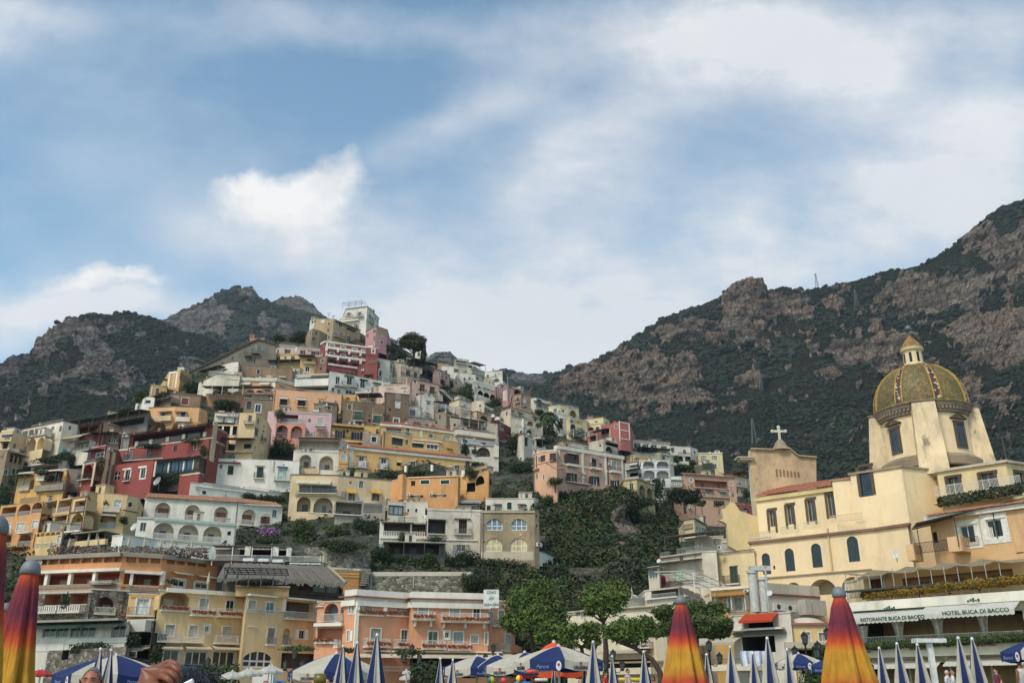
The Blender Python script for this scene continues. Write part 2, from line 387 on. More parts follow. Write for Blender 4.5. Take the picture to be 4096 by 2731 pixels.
def mountain(name,skyline,foot,Df,Ds,rocks,mat,seed,nx=300,ny=160,amp=1.0,trees=3000,tsz=(2.5,5),ledge=.0,veg=0.0):
 sx=np.array([p[0]for p in skyline])*KD;sy=np.array([p[1]for p in skyline])*KD
 fx=np.array([p[0]for p in foot])*KD;fy=np.array([p[1]for p in foot])*KD
 X=np.linspace(sx[0],sx[-1],nx);S=np.interp(X,sx,sy);Fo=np.interp(X,fx,fy)
 S=S+(fbm(X/22,X*0+seed,X*0,4,.6)-.5)*10*amp
 t=np.linspace(0,1,ny)
 PX=np.repeat(X[:,None],ny,1);PY=Fo[:,None]+(S-Fo)[:,None]*t[None]
 rk=np.zeros_like(PX)
 nz=fbm(PX/45+seed,PY/45,PX*0+seed,5,.62)
 for(x,y,rx,ry,s)in rocks:
  rk=np.maximum(rk,s*np.exp(-(((PX-x)/rx)**2+((PY-y)/ry)**2)**1.3))
 rk=rk+(nz-.5)*1.7+.07-veg
 rm=np.clip((rk-.28)/.16,0,1)
 dens=1.0-.80*rm;g=np.cumsum(dens,1);g=(g-g[:,:1])/(g[:,-1:]-g[:,:1]);kk=max(3,nx//14);pg=np.pad(g,((kk,kk),(0,0)),'edge');g=np.stack([pg[i:i+nx]for i in range(2*kk+1)]).mean(0)
 gs=g.mean(0)[None]*.35+g*.65
 D=Df(X)[:,None]+(Ds(X)-Df(X))[:,None]*gs
 P=np_at(PX,PY,D)
 x,y,z=P[...,0],P[...,1],P[...,2];q=np.hypot(x,0)
 big=fbm(x/120+seed,y/120,z/150,4,.55,True)-.5
 fine=fbm(x/16+seed,y/16,z/24,4,.65,True)-.5
 slabs=fbm(x/60,y/60,(z-.35*x)/9,3,.6)-.5
 fold=np.clip(1-t,0,1)[None]**.3*np.clip(t*6,0,1)[None]
 off=amp*(big*46*fold+rm*(fine*22+slabs*9)+(1-rm)*fine*4)
 P[...,1]-=off;P[...,2]+=off*.25
 back=P[:,-1:,:]+np.array([0,160.,-110.]);back2=P[:,-1:,:]+np.array([0,12.,-3.])
 P=np.concatenate([P,back2,back],1);rm2=np.concatenate([rm,rm[:,-1:],rm[:,-1:]],1);n2=ny+2
 idx=np.arange(nx*n2).reshape(nx,n2)
 Fc=np.stack([idx[:-1,:-1],idx[1:,:-1],idx[1:,1:],idx[:-1,1:]],-1).reshape(-1,4)
 o=np_mesh(name,P.reshape(-1,3),Fc,mat,smooth=False);tag(o,kind='structure')
 a=o.data.attributes.new('rock','FLOAT','POINT');a.data.foreach_set('value',rm2 .reshape(-1).astype(np.float32))
 if trees and not QUICK:
  r=np.random.RandomState(seed);i=r.randint(0,nx-1,trees*4);j=r.randint(0,ny-1,trees*4)
  a,b=r.rand(trees*4,1),r.rand(trees*4,1)
  Q=P[i,j]*(1-a)*(1-b)+P[i+1,j]*a*(1-b)+P[i,j+1]*(1-a)*b+P[i+1,j+1]*a*b
  keep=(rm[i,j]<.35+.65*(r.rand(trees*4)<.09))&(fbm(Q[:,0]/28,Q[:,1]/28,Q[:,2]/28,3)>.40)
  Q=Q[keep][:trees];cl=vnoise(Q[:,0]/35,Q[:,1]/35,Q[:,2]/30);sz=(tsz[0]+(tsz[1]-tsz[0])*r.rand(len(Q))**2.2)*(.45+1.15*cl)*np.clip(Q[:,1]/900,.55,1.3)
  FOREST.append((Q+np.array([0,0,.25])*sz[:,None],sz,seed))
FOREST=[]
lin2=lambda xs,ds:(lambda X:np.interp(X/KD,xs,ds))
MR=mountain_mat('warm',(.235,.195,.16),(.40,.335,.27),(.31,.21,.14))
MG=mountain_mat('grey',(.20,.19,.185),(.36,.34,.32),(.26,.21,.175))
mountain('mountain',[(560,770),(600,720),(620,697),(650,685),(690,683),(720,700),(742,727),(780,745),(860,800),(960,860)],[(560,830),(960,900)],lin2([0,2000],[1500,1500]),lin2([0,2000],[1800,1800]),[(1170,1240,110,60,.9),(1240,1290,60,60,.6)],MG,5,170,90,1.0,1200,(3,6))
mountain('mountain',[(300,775),(340,745),(375,740),(400,730),(440,710),(480,690),(510,670),(545,660),(580,664),(597,685),(625,700),(660,712),(700,722),(760,742),(860,790),(960,860)],[(300,900),(960,900)],lin2([0,2000],[900,900]),lin2([0,2000],[1300,1300]),[(730,1290,55,35,.9),(850,1290,95,75,1.),(790,1345,60,40,.8),(990,1180,60,30,.9),(1060,1310,40,70,.6),(1150,1350,60,40,.5)],MG,8,240,150,.8,8000,(1.8,3.8))
mountain('mountain',[(960,850),(985,818),(1005,810),(1035,812),(1060,832),(1110,860),(1180,900)],[(960,940),(1180,940)],lin2([0,2000],[1000,1000]),lin2([0,2000],[1150,1150]),[(1770,1440,60,50,.9)],MG,12,120,70,.6,800,(3,5))
mountain('mountain',[(1060,860),(1120,865),(1160,856),(1210,859),(1290,856),(1330,834),(1350,838),(1420,860)],[(1060,960),(1420,960)],lin2([0,2000],[1000,1000]),lin2([0,2000],[1300,1300]),[(2110,1530,60,40,.9),(2330,1470,40,20,.6),(2180,1560,60,30,.7)],MG,14,160,80,.6,1500,(3,5.5))
mountain('mountain',[(-420,980),(-250,930),(-120,870),(0,838),(40,822),(75,820),(85,790),(110,765),(150,740),(200,728),(300,721),(345,730),(372,745),(420,762),(470,776),(540,800),(640,830),(760,870),(900,920)],[(-420,1200),(0,1180),(300,1150),(900,1080)],lin2([-400,0,900],[430,430,520]),lin2([-400,0,300,900],[700,760,850,950]),[(180,1415,70,55,.95),(320,1330,110,45,.85),(400,1425,65,50,.9),(370,1510,90,40,.95),(510,1520,65,45,.95),(50,1490,60,45,.9),(480,1325,25,22,.7),(575,1360,20,14,.7),(770,1480,40,40,.7),(390,1600,50,15,.6),(250,1560,40,20,.5),(20,1540,40,20,.5)],MG,21,340,240,.9,20000,(1.1,2.9))
mountain('mountain',[(1120,960),(1200,905),(1262,878),(1310,858),(1345,838),(1380,825),(1450,780),(1520,735),(1600,705),(1650,685),(1690,650),(1720,645),(1748,653),(1762,670),(1800,664),(1850,670),(1890,660),(1960,650),(2020,630),(2080,620),(2120,607),(2170,580),(2200,555),(2240,520),(2300,475),(2352,460),(2450,430),(2600,420),(2800,470)],[(1120,1040),(1300,1160),(1500,1300),(1700,1480),(2000,1540),(2800,1540)],lin2([1100,1300,1500,1800,2300,2800],[640,450,380,300,260,260]),lin2([1100,1300,1500,1800,2300,2800],[800,900,950,950,850,800]),[(2360,1540,130,100,1.05),(2560,1530,190,105,1.1),(2500,1440,70,60,.8),(2700,1500,110,70,.7),(2990,1240,120,135,1.1),(2820,1330,110,60,.8),(2650,1340,110,30,.55),(2830,1600,130,40,.45),(3180,1240,110,50,.8),(3400,1420,130,45,1.0),(3540,1370,90,70,.9),(3560,1490,90,50,.8),(3330,1230,80,30,.7),(3760,1190,240,75,1.05),(3960,1370,200,95,1.05),(4060,1050,120,110,.85),(3880,1560,60,40,.6),(3960,1630,90,40,.8),(3300,1520,60,25,.55),(2910,1650,60,25,.55),(3000,1530,60,35,.6),(3900,960,100,60,.7)],MR,33,640,340,1.0,44000,(1.1,3.0))
def plant_forest():
 V,Fc,k=[],[],0
 for(Q,sz,seed)in FOREST:
  v,f=blobs(Q,sz,seed,2,.75,.5);V.append(v);Fc.append(f+k);k+=len(v)
 o=np_mesh('forest',np.concatenate(V),np.concatenate(Fc),LEAFM);tag(o,'dense dark green scrub covering the mountain slopes','forest',kind='stuff')
if FOREST:plant_forest()
PROF=np.array([(1150,430),(1200,395),(1250,360),(1400,288),(1500,258),(1650,230),(1850,205),(2000,187),(2100,172),(2200,152),(2300,137),(2400,128),(2600,121),(2760,117),(3200,112)],float)
FPTS=np.array([(300,1700,1),(300,2000,1),(0,1800,.98),(700,1600,1),(900,1500,1),(1200,1300,1),(1400,1250,1),(1100,1700,1),(1400,1600,1),(1500,1850,1),(1700,1900,1),(1650,1600,1.05),(1650,1450,1.15),(1850,1500,1.3),(1950,1600,1.3),(2050,1700,1.2),(1800,1700,1.1),(2200,1650,1.32),(2350,1700,1.32),(2100,1850,1.08),(2130,1980,1),(2300,1990,1),(2480,2000,1.02),(2550,1850,1.35),(2700,1850,1.45),(2850,1900,1.5),(2850,2050,1.35),(2600,2080,1.15),(2000,2100,1),(1500,2200,1),(500,2200,1),(2400,2200,1.1),(2700,2250,1.15),(2400,2500,1),(1200,2500,1),(300,2600,.95),(2900,2500,1.05),(3100,2000,1.4)],float)
def Dm(px,py):
 px=np.asarray(px,float);py=np.asarray(py,float)
 d=np.interp(py,PROF[:,0],PROF[:,1])
 w=1/(((px[...,None]-FPTS[:,0])/1.0)**2+((py[...,None]-FPTS[:,1])*1.3)**2+900)**1.5
 return d*(w*FPTS[:,2]).sum(-1)/w.sum(-1)
def ground_mats():
 m,nt,b=newmat('beach_pebbles');n=noise(nt,pos(nt),12,5);r=ramp(nt,n.outputs[0],[(.3,(.12,.11,.10)),(.7,(.32,.3,.27))])
 nt.links.new(r.outputs[0],b.inputs['Base Color']);b.inputs['Roughness'].default_value=.95
 m,nt,b=newmat('hillside_earth');p=pos(nt);n=noise(nt,p,.35,6,.7);n2=noise(nt,p,1.6,4)
 r=ramp(nt,n.outputs[0],[(.35,(.018,.024,.012)),(.5,(.035,.040,.02)),(.62,(.10,.085,.065)),(.75,(.17,.15,.125))])
 x=mixc(nt,.5,r.outputs[0],ramp(nt,n2 .outputs[0],[(.3,(.3,.3,.3)),(.7,(1,1,1))]).outputs[0],'MULTIPLY')
 nt.links.new(x,b.inputs['Base Color']);b.inputs['Roughness'].default_value=1;bump(nt,b,n2 .outputs[0],.5,.8)
ground_mats()
g=MB();S_=9000
for i in range(-3,3):
 for j in range(-3,3):g.poly([(i*3000,j*3000,-.3),(i*3000+3000,j*3000,-.3),(i*3000+3000,j*3000+3000,-.3),(i*3000,j*3000+3000,-.3)],MATS['beach_pebbles'])
tag(g.build('ground'),kind='structure')
SKYL=np.array([(-900,1960),(-300,1850),(0,1790),(120,1745),(330,1700),(560,1620),(700,1520),(860,1440),(1000,1370),(1150,1335),(1290,1310),(1400,1275),(1500,1290),(1590,1370),(1700,1425),(1830,1475),(1960,1530),(2060,1565),(2120,1610),(2220,1660),(2330,1700),(2450,1740),(2560,1800),(2700,1840),(2850,1880),(3000,1920),(3300,2050)],float)
def hillside():
 nx,ny=260,200
 X=np.linspace(-800,3250,nx);s=np.interp(X,SKYL[:,0],SKYL[:,1])+14
 t=np.linspace(0,1,ny);PY=2800+(s-2800)[:,None]*t[None];PX=np.repeat(X[:,None],ny,1)
 D=Dm(PX,PY)*1.022
 P=np_at(PX,PY,D);P[...,2]=np.maximum(P[...,2],-.25)
 P[...,2]+=(fbm(P[...,0]/6,P[...,1]/6,P[...,2]/6,4)-.5)*1.2
 back=P[:,-1:,:]+np.array([0,40.,-4]);b2=P[:,-1:,:]+np.array([0,200.,-120])
 P=np.concatenate([P,back,b2],1);n2=ny+2;idx=np.arange(nx*n2).reshape(nx,n2)
 Fc=np.stack([idx[:-1,:-1],idx[1:,:-1],idx[1:,1:],idx[:-1,1:]],-1).reshape(-1,4)
 tag(np_mesh('hillside',P.reshape(-1,3),Fc,MATS['hillside_earth']),kind='structure')
hillside()
def ground_at(px,py):return at(px,py,float(Dm(px,py))*1.022)
import zlib
WH='d8d4c8'
def iron():return flat('2b2724',.5,.4)
class House:
 def __init__(s,name,label,tops,yb,wall,depth=None,dD=0,D=None,cat='house',group=None,dirt=.35,wmat=None,sink=4,zb=None,hz=0,th=None,part='wall'):
  px,py=N(tops[0][0],tops[0][1]);_,yb=N(0,yb)
  s.D=(float(Dm(px,yb))if D is None else D)+dD
  s.P0=at(px,py,s.D);s.zt=s.P0 .z;s.zb=at(px,yb,s.D).z if zb is None else zb
  s.wall=wmat or plaster(wall,dirt);s.wallhex=wall
  pts=[Vector((s.P0 .x,s.P0 .y,0))]
  for i,p in enumerate(tops[1:]):
   x,y=N(p[0],p[1])
   if len(p)>2:q=at(x,y,s.D+p[2])
   else:q=at_z(x,y,s.zt)
   q=Vector((q.x,q.y,0));d=q-pts[-1]
   if len(p)<3:
    lim=1.15*abs(d.x)if i==0 else 4.5*abs(d.x)+2
    if abs(d.y)>lim:
     yy=pts[-1].y+math.copysign(lim,d.y);rr=ray(x,y);q=Vector((rr.x/rr.y*yy,yy,0))
   pts.append(q)
  s.pts=pts;s.segs=[]
  for a,b in zip(pts[:-1],pts[1:]):
   e=(b-a);L=e.length;e=e.normalized();n=Vector((e.y,-e.x,0))
   s.segs.append(dict(P=Vector((a.x,a.y,s.zb)),e=e,L=L,n=n,op=[],busy=[]))
  big=max(s.segs,key=lambda g:g['L'])
  if depth is None:
   _,yt=N(0,tops[0][1]);depth=min(16,max(5,(float(Dm(px,min(yt,yb-5)))-float(Dm(px,yb)))+2))
  vd=sum(pts,Vector((0,0,0)))/len(pts);vd=vd.normalized();bk_=vd*.85-big['n']*.15;s.back=bk_.normalized()*depth;s.depth=depth;s.sink=max(3,s.zb+1)if sink==4 and s.D<135 else sink
  base=sum(pts,Vector((0,0,0)))/len(pts);base.z=s.zb
  s.part=part;s.th=th or thing(name,label,cat,base,group);s.H=s.zt-s.zb;s.hz=hz;s.force=None;s.rs=random.Random(zlib.crc32((label+part).encode()));s.auto=not th and s.D>140 and cat in('house','hotel','villa','palazzo')
 def loc(s,x,y,tile=True):
  px,py=N(x,y)if tile else(x,y);d=ray(px,py);C=Vector((0,0,HC));best=None
  for i,g in enumerate(s.segs):
   dn=d.dot(g['n'])
   if abs(dn)<1e-6:continue
   t=(g['P']-C).dot(g['n'])/dn;Q=C+d*t;u=(Q-g['P']).dot(g['e']);v=Q.z-s.zb
   out=max(0,-u,u-g['L'])
   if best is None or out<best[0]:best=(out,i,u,v)
  return best[1:]
 def rect(s,x,y,w,h):
  if s.force:return s.force
  i,u,v=s.loc(x,y+h/2);g=s.segs[i];ym=y+h/2
  def uv(xx,yy):
   px,py=N(xx,yy);d=ray(px,py);C=Vector((0,0,HC));t=(g['P']-C).dot(g['n'])/d.dot(g['n']);Q=C+d*t
   return(Q-g['P']).dot(g['e']),Q.z-s.zb
  ua,ub=uv(x-w/2,ym)[0],uv(x+w/2,ym)[0];vt,vb=uv(x,y)[1],uv(x,y+h)[1]
  ua=max(ua,.04);ub=min(ub,g['L']-.04)
  if ub-ua<.25:ua=min(max(.04,u-.15),g['L']-.32);ub=ua+.28
  g['busy'].append((ua,ub,vb,vt));return g,ua,ub,max(vb,.02),min(vt,s.H-.03)
 def extras(s):
  r=s.rs;up=Vector((0,0,1));gs=[g for g in s.segs if g['L']>1.6]
  for g in gs:
   for f in range(min(5,int((s.H+.6)/2.9))):
    n=int(g['L']/2.5)
    for k in range(n):
     if r.random()>.7:continue
     w,h=r.choice(((.8,1.2),(.95,1.9),(.6,.7),(.9,1.4)));u=g['L']*(k+.5)/n+r.uniform(-.35,.35);c=s.H-2.9*(f+1)+(.1 if h>1.8 else.75)+r.uniform(-.1,.1)
     q=(u-w/2,u+w/2,c,c+h)
     if c<.2 or q[0]<.3 or q[1]>g['L']-.3 or any(not(q[1]+.25<o[0]or q[0]-.25>o[1]or q[3]+.3<o[2]or q[2]-.3>o[3])for o in g['busy']+[o[:4]for o in g['op']]):continue
     s.force=(g,*q);t=r.random()
     if h<1:s.HOLE(0,0,0,0,r.choice(('1c1a18','2a2622','3a4046')))
     elif t<.45:s.W(0,0,0,0,r.choice((WH,'b5b0a2','5a4a3a')),r.choice(('1a2228','2a3034','4a5054')),2,.07)
     elif t<.8:s.S(0,0,0,0,r.choice(('4a3024','2f4a3e','b5b0a4','6a5a48','38443c')),WH,.08)
     else:s.W(0,0,0,0,WH,'14181a',2,.05)
     if h>1.8 and r.random()<.55:s.force=(g,u-w*.9,u+w*.9,c,c+.95);s.B(0,0,0,0,r.choice(('3a3834','6a6660','c5c2ba')),.8)
     s.force=None;g['busy'].append(q)
  g=max(s.segs,key=lambda g:g['L']);P,e,n=g['P']+up*s.H,g['e'],g['n'];bk=s.back.normalized()
  for k in range(r.randint(1,3)):
   u=g['L']*r.uniform(.08,.92);q=P+e*u+bk*r.uniform(.6,min(3.5,s.depth*.6));t=r.random();m=MB()
   if t<.4:w,h=r.uniform(.35,.6),r.uniform(.6,1.3);m.fr(q,e,n,-w/2,w/2,-.1,h,-w/2,w/2,plaster(r.choice(('b5a894','9a8a76','c5beb0')),.5));m.fr(q,e,n,-w*.7,w*.7,h,h+.12,-w*.7,w*.7,flat('8a5a44',.9));m.build('chimney',s.th)
   elif t<.65:w,h=r.uniform(1.4,2.6),r.uniform(1.0,1.9);m.fr(q+bk*.8,e,n,-w/2,w/2,-.1,h,-1,1,plaster(r.choice((s.wallhex,'c5beb0','b8ad9a')),.5));m.fr(q+bk*.8,e,n,-w*.56,w*.56,h,h+.1,-1.15,1.15,plaster('a89c8a',.5));m.fr(q+bk*.8,e,n,-.3,.2,.0,h*.8,1.0,1.02,flat('3a332c'));m.build('roof_hut',s.th)
   elif t<.8:m.tube([q+up*.5-e*.7,q+up*.5+e*.7],.36,flat(r.choice(('c9c6be','8a9094','b5a894')),.5),10);m.fr(q,e,n,-.5,.5,0,.25,-.2,.2,flat('5a5650'));m.build('water_tank',s.th)
   else:
    m.tube([q,q+up*r.uniform(1.6,2.8)],.035,flat('4a4a4a',.5,.3),4);z=q+up*1.5
    for j in range(3):m.tube([z+up*.22*j-e*.45,z+up*.22*j+e*.45],.025,flat('4a4a4a',.5,.3),4)
    m.build('aerial',s.th)
  if r.random()<.6:
   u=r.choice((.18,g['L']-.25));m=MB();m.fr(g['P'],e,n,u,u+.11,0,s.H-.1,.02,.13,flat(r.choice(('6a6058','8a8478','4a3a30'))));m.build('drainpipe',s.th)
  if r.random()<.3 and s.D>140:
   a=g['L']*r.uniform(0,.5);b=min(g['L'],a+r.uniform(2,5));s.railing(g,a,b,s.H,.95,-.2,r.choice(('8a8680','b5b2aa','3a3834')))
 def finish(s,cap=None,coping=(.18,.07,None)):
  if s.auto:s.extras()
  if s.auto and coping==(.18,.07,None):coping=s.rs.choice(((.18,.07,None),(.12,.04,s.wallhex),(.22,.16,'8a6450'),(.3,.1,'c9c2b4'),(.15,.12,'6a5a4c'),(.1,.03,'a89c8a')))
  m=MB();up=Vector((0,0,1))
  for g in s.segs:
   P,e,n=g['P'],g['e'],g['n']
   us=sorted({0.0,g['L'],*[o[k]for o in g['op']for k in(0,1)]});vs_=sorted({-float(s.sink),s.H,*[o[k]for o in g['op']for k in(2,3)]})
   for a,b in zip(us[:-1],us[1:]):
    if b-a<1e-5:continue
    run=None
    for c,d in zip(vs_[:-1],vs_[1:]):
     if d-c<1e-5:continue
     mu,mv=(a+b)/2,(c+d)/2
     hole=any(o[0]<mu<o[1]and o[2]<mv<o[3]for o in g['op'])
     if hole:
      if run:m.poly([P+e*a+up*run[0],P+e*b+up*run[0],P+e*b+up*run[1],P+e*a+up*run[1]],s.wall);run=None
     else:run=(run[0],d)if run else(c,d)
    if run:m.poly([P+e*a+up*run[0],P+e*b+up*run[0],P+e*b+up*run[1],P+e*a+up*run[1]],s.wall)
   for(a,b,c,d,dep,rise,inn,lining)in g['op']:
    k=12;pts=[(a,c),(b,c)]
    if rise>0:
     for q in range(k+1):
      w=math.pi*q/k;pts.append(((a+b)/2+(b-a)/2*math.cos(w),d-rise+rise*math.sin(w)))
     for side in(0,1):
      cx_=b if side==0 else a;arc=[pts[2+q]for q in(range(k//2+1)if side==0 else range(k,k//2-1,-1))]
      for p1,p2 in zip(arc[:-1],arc[1:]):
       tri=[P+e*cx_+up*d,P+e*p2[0]+up*p2[1],P+e*p1[0]+up*p1[1]]
       m.poly(tri if side==0 else tri[::-1],s.wall)
    else:pts+=[(b,d),(a,d)]
    W3=[P+e*x+up*y for x,y in pts];I3=[p-n*dep for p in W3]
    for q in range(len(pts)):
     r=(q+1)%len(pts);m.poly([W3[q],W3[r],I3[r],I3[q]],lining)
    if inn is not None:m.poly(I3,inn)
  a,z=s.pts[0],s.pts[-1];bk=s.back
  ring=[(z,z+bk),(z+bk,a+bk),(a+bk,a)]
  for p,q in ring:
   m.poly([Vector((p.x,p.y,s.zb-s.sink)),Vector((q.x,q.y,s.zb-s.sink)),Vector((q.x,q.y,s.zt)),Vector((p.x,p.y,s.zt))],s.wall)
  poly=[Vector((p.x,p.y,s.zt-.02))for p in s.pts]+[Vector((p.x,p.y,s.zt-.02))for p in(z+bk,a+bk)]
  if cap!='none':m.poly(poly,cap or flat('8f8779',.9))
  if coping:
   h,p,c=coping;cm=plaster(c,.5)if c else plaster('b9b0a0',.5)
   for g in s.segs:m.fr(g['P']+up*s.H,g['e'],g['n'],-p,g['L']+p,-h*.5,h*.5,-.3,p,cm)
   for p0,p1 in((z,z+bk),(a+bk,a)):
    e=(p1-p0);L=e.length;e=e/L;n=Vector((e.y,-e.x,0));m.fr(Vector((p0 .x,p0 .y,s.zt)),e,n,0,L,-h*.5+.003,h*.5-.003,-.3,p,cm)
  s.wob=m.build(s.part,s.th)
  return s
 def opening(s,g,a,b,c,d,dep,rise=0,inn=None,lining=None):
  for o in g['op']:
   if not(b<=o[0]or a>=o[1]or d<=o[2]or c>=o[3]):return False
  g['op'].append((a,b,c,d,dep,rise,inn,lining or s.wall));return True
 def frame(s,mb,g,a,b,c,d,mat,fw=.12,proud=.05,inset=.06):
  for q in((a-fw,a,c-fw,d+fw),(b,b+fw,c-fw,d+fw),(a,b,d,d+fw),(a,b,c-fw,c)):
   mb.fr(g['P'],g['e'],g['n'],q[0],q[1],q[2],q[3],-inset,proud,mat)
 def W(s,x,y,w,h,col=WH,gl='1a2228',m=2,fw=None,name='window',rise=0,inset=.16,t=0):
  g,a,b,c,d=s.rect(x,y,w,h);col=flat(col,.6);fw=.11 if fw is None else fw
  rise=min((b-a)/2,d-c-.05)*rise
  if not s.opening(g,a,b,c,d,inset,rise):return
  mb=MB();ins=inset-.05
  if fw and not rise:s.frame(mb,g,a,b,c,d,col,fw)
  sw=max(.045,(b-a)*.05)
  for k in range(m+1):
   u=a+(b-a-sw)*k/m;top=d
   if rise:
    q=abs((u+sw/2)-(a+b)/2)/((b-a)/2);top=d-rise+rise*math.sqrt(max(0,1-q*q))
   if top-c>.1:mb.fr(g['P'],g['e'],g['n'],u,u+sw,c,top,-ins-.03,-ins+.03,col)
  for v in([c,d-sw]if not rise else[c,d-rise-sw/2])+([c+(d-c)*t]if t else[]):
   mb.fr(g['P'],g['e'],g['n'],a,b,v,v+sw,-ins-.025,-ins+.025,col)
  f=mb.build(name,s.th);pb=MB();up=Vector((0,0,1));P,e,n=g['P'],g['e'],g['n'];pts=[(a,c),(b,c)]
  if rise:pts+=[((a+b)/2+(b-a)/2*math.cos(math.pi*q/12),d-rise+rise*math.sin(math.pi*q/12))for q in range(13)]
  else:pts+=[(b,d),(a,d)]
  pb.poly([P+e*x_+up*y_-n*(ins+.004)for x_,y_ in pts],glass(gl));pb.build('pane',sub(f,s.th))
 def C(s,x,y,w,h,col=WH,gl='1a2228',m=3,**k):s.W(x,y,w,h,col,gl,m,0,'window',k.get('rise',1.0),k.get('inset',.22))
 def HOLE(s,x,y,w,h,col='14110f',dep=.3):
  g,a,b,c,d=s.rect(x,y,w,h);s.opening(g,a,b,c,d,dep,0,flat(col,.8))
 def S(s,x,y,w,h,col='e2ddd0',fr=WH,fw=.12,name='shutter'):
  g,a,b,c,d=s.rect(x,y,w,h)
  if not s.opening(g,a,b,c,d,.14):return
  f=None
  mb=MB();mid=(a+b)/2;sl=slats(col)
  for p,q in((a,mid-.015),(mid+.015,b)):mb.fr(g['P'],g['e'],g['n'],p,q,c,d,-.14,-.06,sl)
  mb.build(name,s.th)
  if fw:fb=MB();s.frame(fb,g,a,b,c,d,flat(fr,.6),fw);fb.build('window_frame',s.th)
 def O(s,x,y,w,h,col='4a2a1c',gl='15191c',fr=WH,sw=.5,fw=.1):
  iw=w/(1+2*sw);s.W(x,y,iw,h,fr,gl,2,fw*.5)
  for sgn in(-1,1):
   g,a,b,c,d=s.rect(x+sgn*(iw/2+iw*sw/2),y,iw*sw*.92,h);mb=MB()
   mb.fr(g['P'],g['e'],g['n'],a,b,c,d,.02,.09,slats(col));mb.build('shutter',s.th)
 def A(s,x,y,w,h,ic=None,dep=1.7,rise=1.0,door='3a3530',dw=.42,dh=.62,rail=None,dx=0,lining=None,ring=None,glz=None):
  g,a,b,c,d=s.rect(x,y,w,h);rr=min((b-a)/2*(1 if rise>=1 else rise),d-c-.1)
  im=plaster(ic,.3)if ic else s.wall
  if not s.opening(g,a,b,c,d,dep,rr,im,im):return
  P,e,n=g['P'],g['e'],g['n'];W_=b-a;H_=d-c
  if door:
   u0=a+W_*(.5-dw/2+dx);mb=MB();mb.fr(P,e,n,u0,u0+W_*dw,c,c+min(H_*dh,2.4),-dep+.002,-dep+.07,flat(door,.5));mb.build('door',s.th)
  if rail:s.railing(g,a+.02,b-.02,c,min(1.0,H_*.4),-.12,rail)
  if ring:
   mb=MB();rm=plaster(ring,.3);k=14;up=Vector((0,0,1));cx_,cz_=(a+b)/2,d-rr
   for q in range(k):
    w0,w1=math.pi*q/k,math.pi*(q+1)/k;r0x,r1x=(b-a)/2,(b-a)/2+.22
    f=lambda w,ex:P+e*(cx_+((b-a)/2+ex)*math.cos(w))+up*(cz_+(rr+ex)*math.sin(w))+n*.06
    mb.poly([f(w0,0),f(w0,.24),f(w1,.24),f(w1,0)],rm)
   mb.build('arch_moulding',s.th)
 def RR(s,x,y,w,h,ic=None,dep=1.8,door='3a3530',nd_=1,rail=None,dw=.2,dh=.75,lining=None,posts=0,pc=None,dx=0):
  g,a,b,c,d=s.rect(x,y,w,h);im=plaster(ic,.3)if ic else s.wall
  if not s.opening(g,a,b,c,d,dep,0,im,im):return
  for k in range(nd_):
   if not door:break
   u=a+(b-a)*((k+.5)/nd_+dx);hw=(b-a)*dw/2;mb=MB();mb.fr(g['P'],g['e'],g['n'],u-hw,u+hw,c,c+(d-c)*dh,-dep+.002,-dep+.08,flat(door,.5));mb.build('door',s.th)
  if rail:s.railing(g,a+.02,b-.02,c,min(1.0,(d-c)*.42),-.12,rail)
  for k in range(posts):
   u=a+(b-a)*(k+1)/(posts+1);mb=MB();mb.fr(g['P'],g['e'],g['n'],u-.13,u+.13,c,d,-.3,-.03,flat(pc or WH));mb.build('pillar',s.th)
 def railing(s,g,a,b,v,h,n0,col=None,par=None,kind='bars',returns=0):
  mb=MB();P,e,n=g['P'],g['e'],g['n'];mt=flat(col or '3a3632',.5)
  px_m=s.D/F*4
  step=max(.14,px_m*.9);bw=max(.03,step*.22)
  def run(P,e,n,a,b,n0):
   mb.fr(P,e,n,a,b,v+h-.05,v+h,n0-.03,n0+.03,mt);mb.fr(P,e,n,a,b,v+.05,v+.1,n0-.02,n0+.02,mt)
   if kind=='baluster':step_,bw_=max(.28,px_m*1.5),max(.13,px_m*.7)
   else:step_,bw_=step,bw
   k=max(2,int((b-a)/step_));k=min(k,160)
   for q in range(k+1):
    u=a+(b-a-bw_)*q/k;mb.fr(P,e,n,u,u+bw_,v+.1,v+h-.05,n0-.015,n0+.015,mt)
  run(P,e,n,a,b,n0)
  if returns:
   up=Vector((0,0,1))
   for u in(a+.03,b-.03):run(P+e*u+n*(n0-returns),n,e,0,returns,0)
  return mb.build('railing',par or s.th)
 def B(s,x,y,w,h,col='d5d2c8',out=.9,slab='c9c2b4',th=.16,kind='bars',solid=None,br=0,fl=None):
  g,a,b,c,d=s.rect(x,y,w,h);mb=MB();P,e,n=g['P'],g['e'],g['n']
  mb.fr(P,e,n,a,b,c-th,c,-.02,out,plaster(slab,.4))
  if br:
   for k in range(br):
    u=a+(b-a)*(k+.5)/br;mb.fr(P,e,n,u-.08,u+.08,c-th-.35,c-th,0,out*.7,plaster(slab,.4))
  o=mb.build('balcony',s.th);p=sub(o,s.th)
  if solid:
   q=MB();sm=plaster(solid,.35);q.fr(P,e,n,a,b,c,d,out-.15,out,sm);q.fr(P,e,n,a,a+.15,c,d,0,out-.15,sm);q.fr(P,e,n,b-.15,b,c,d,0,out-.15,sm);q.build('parapet',p)
  else:s.railing(g,a+.04,b-.04,c,d-c,out-.06,col,p,kind,out-.08)
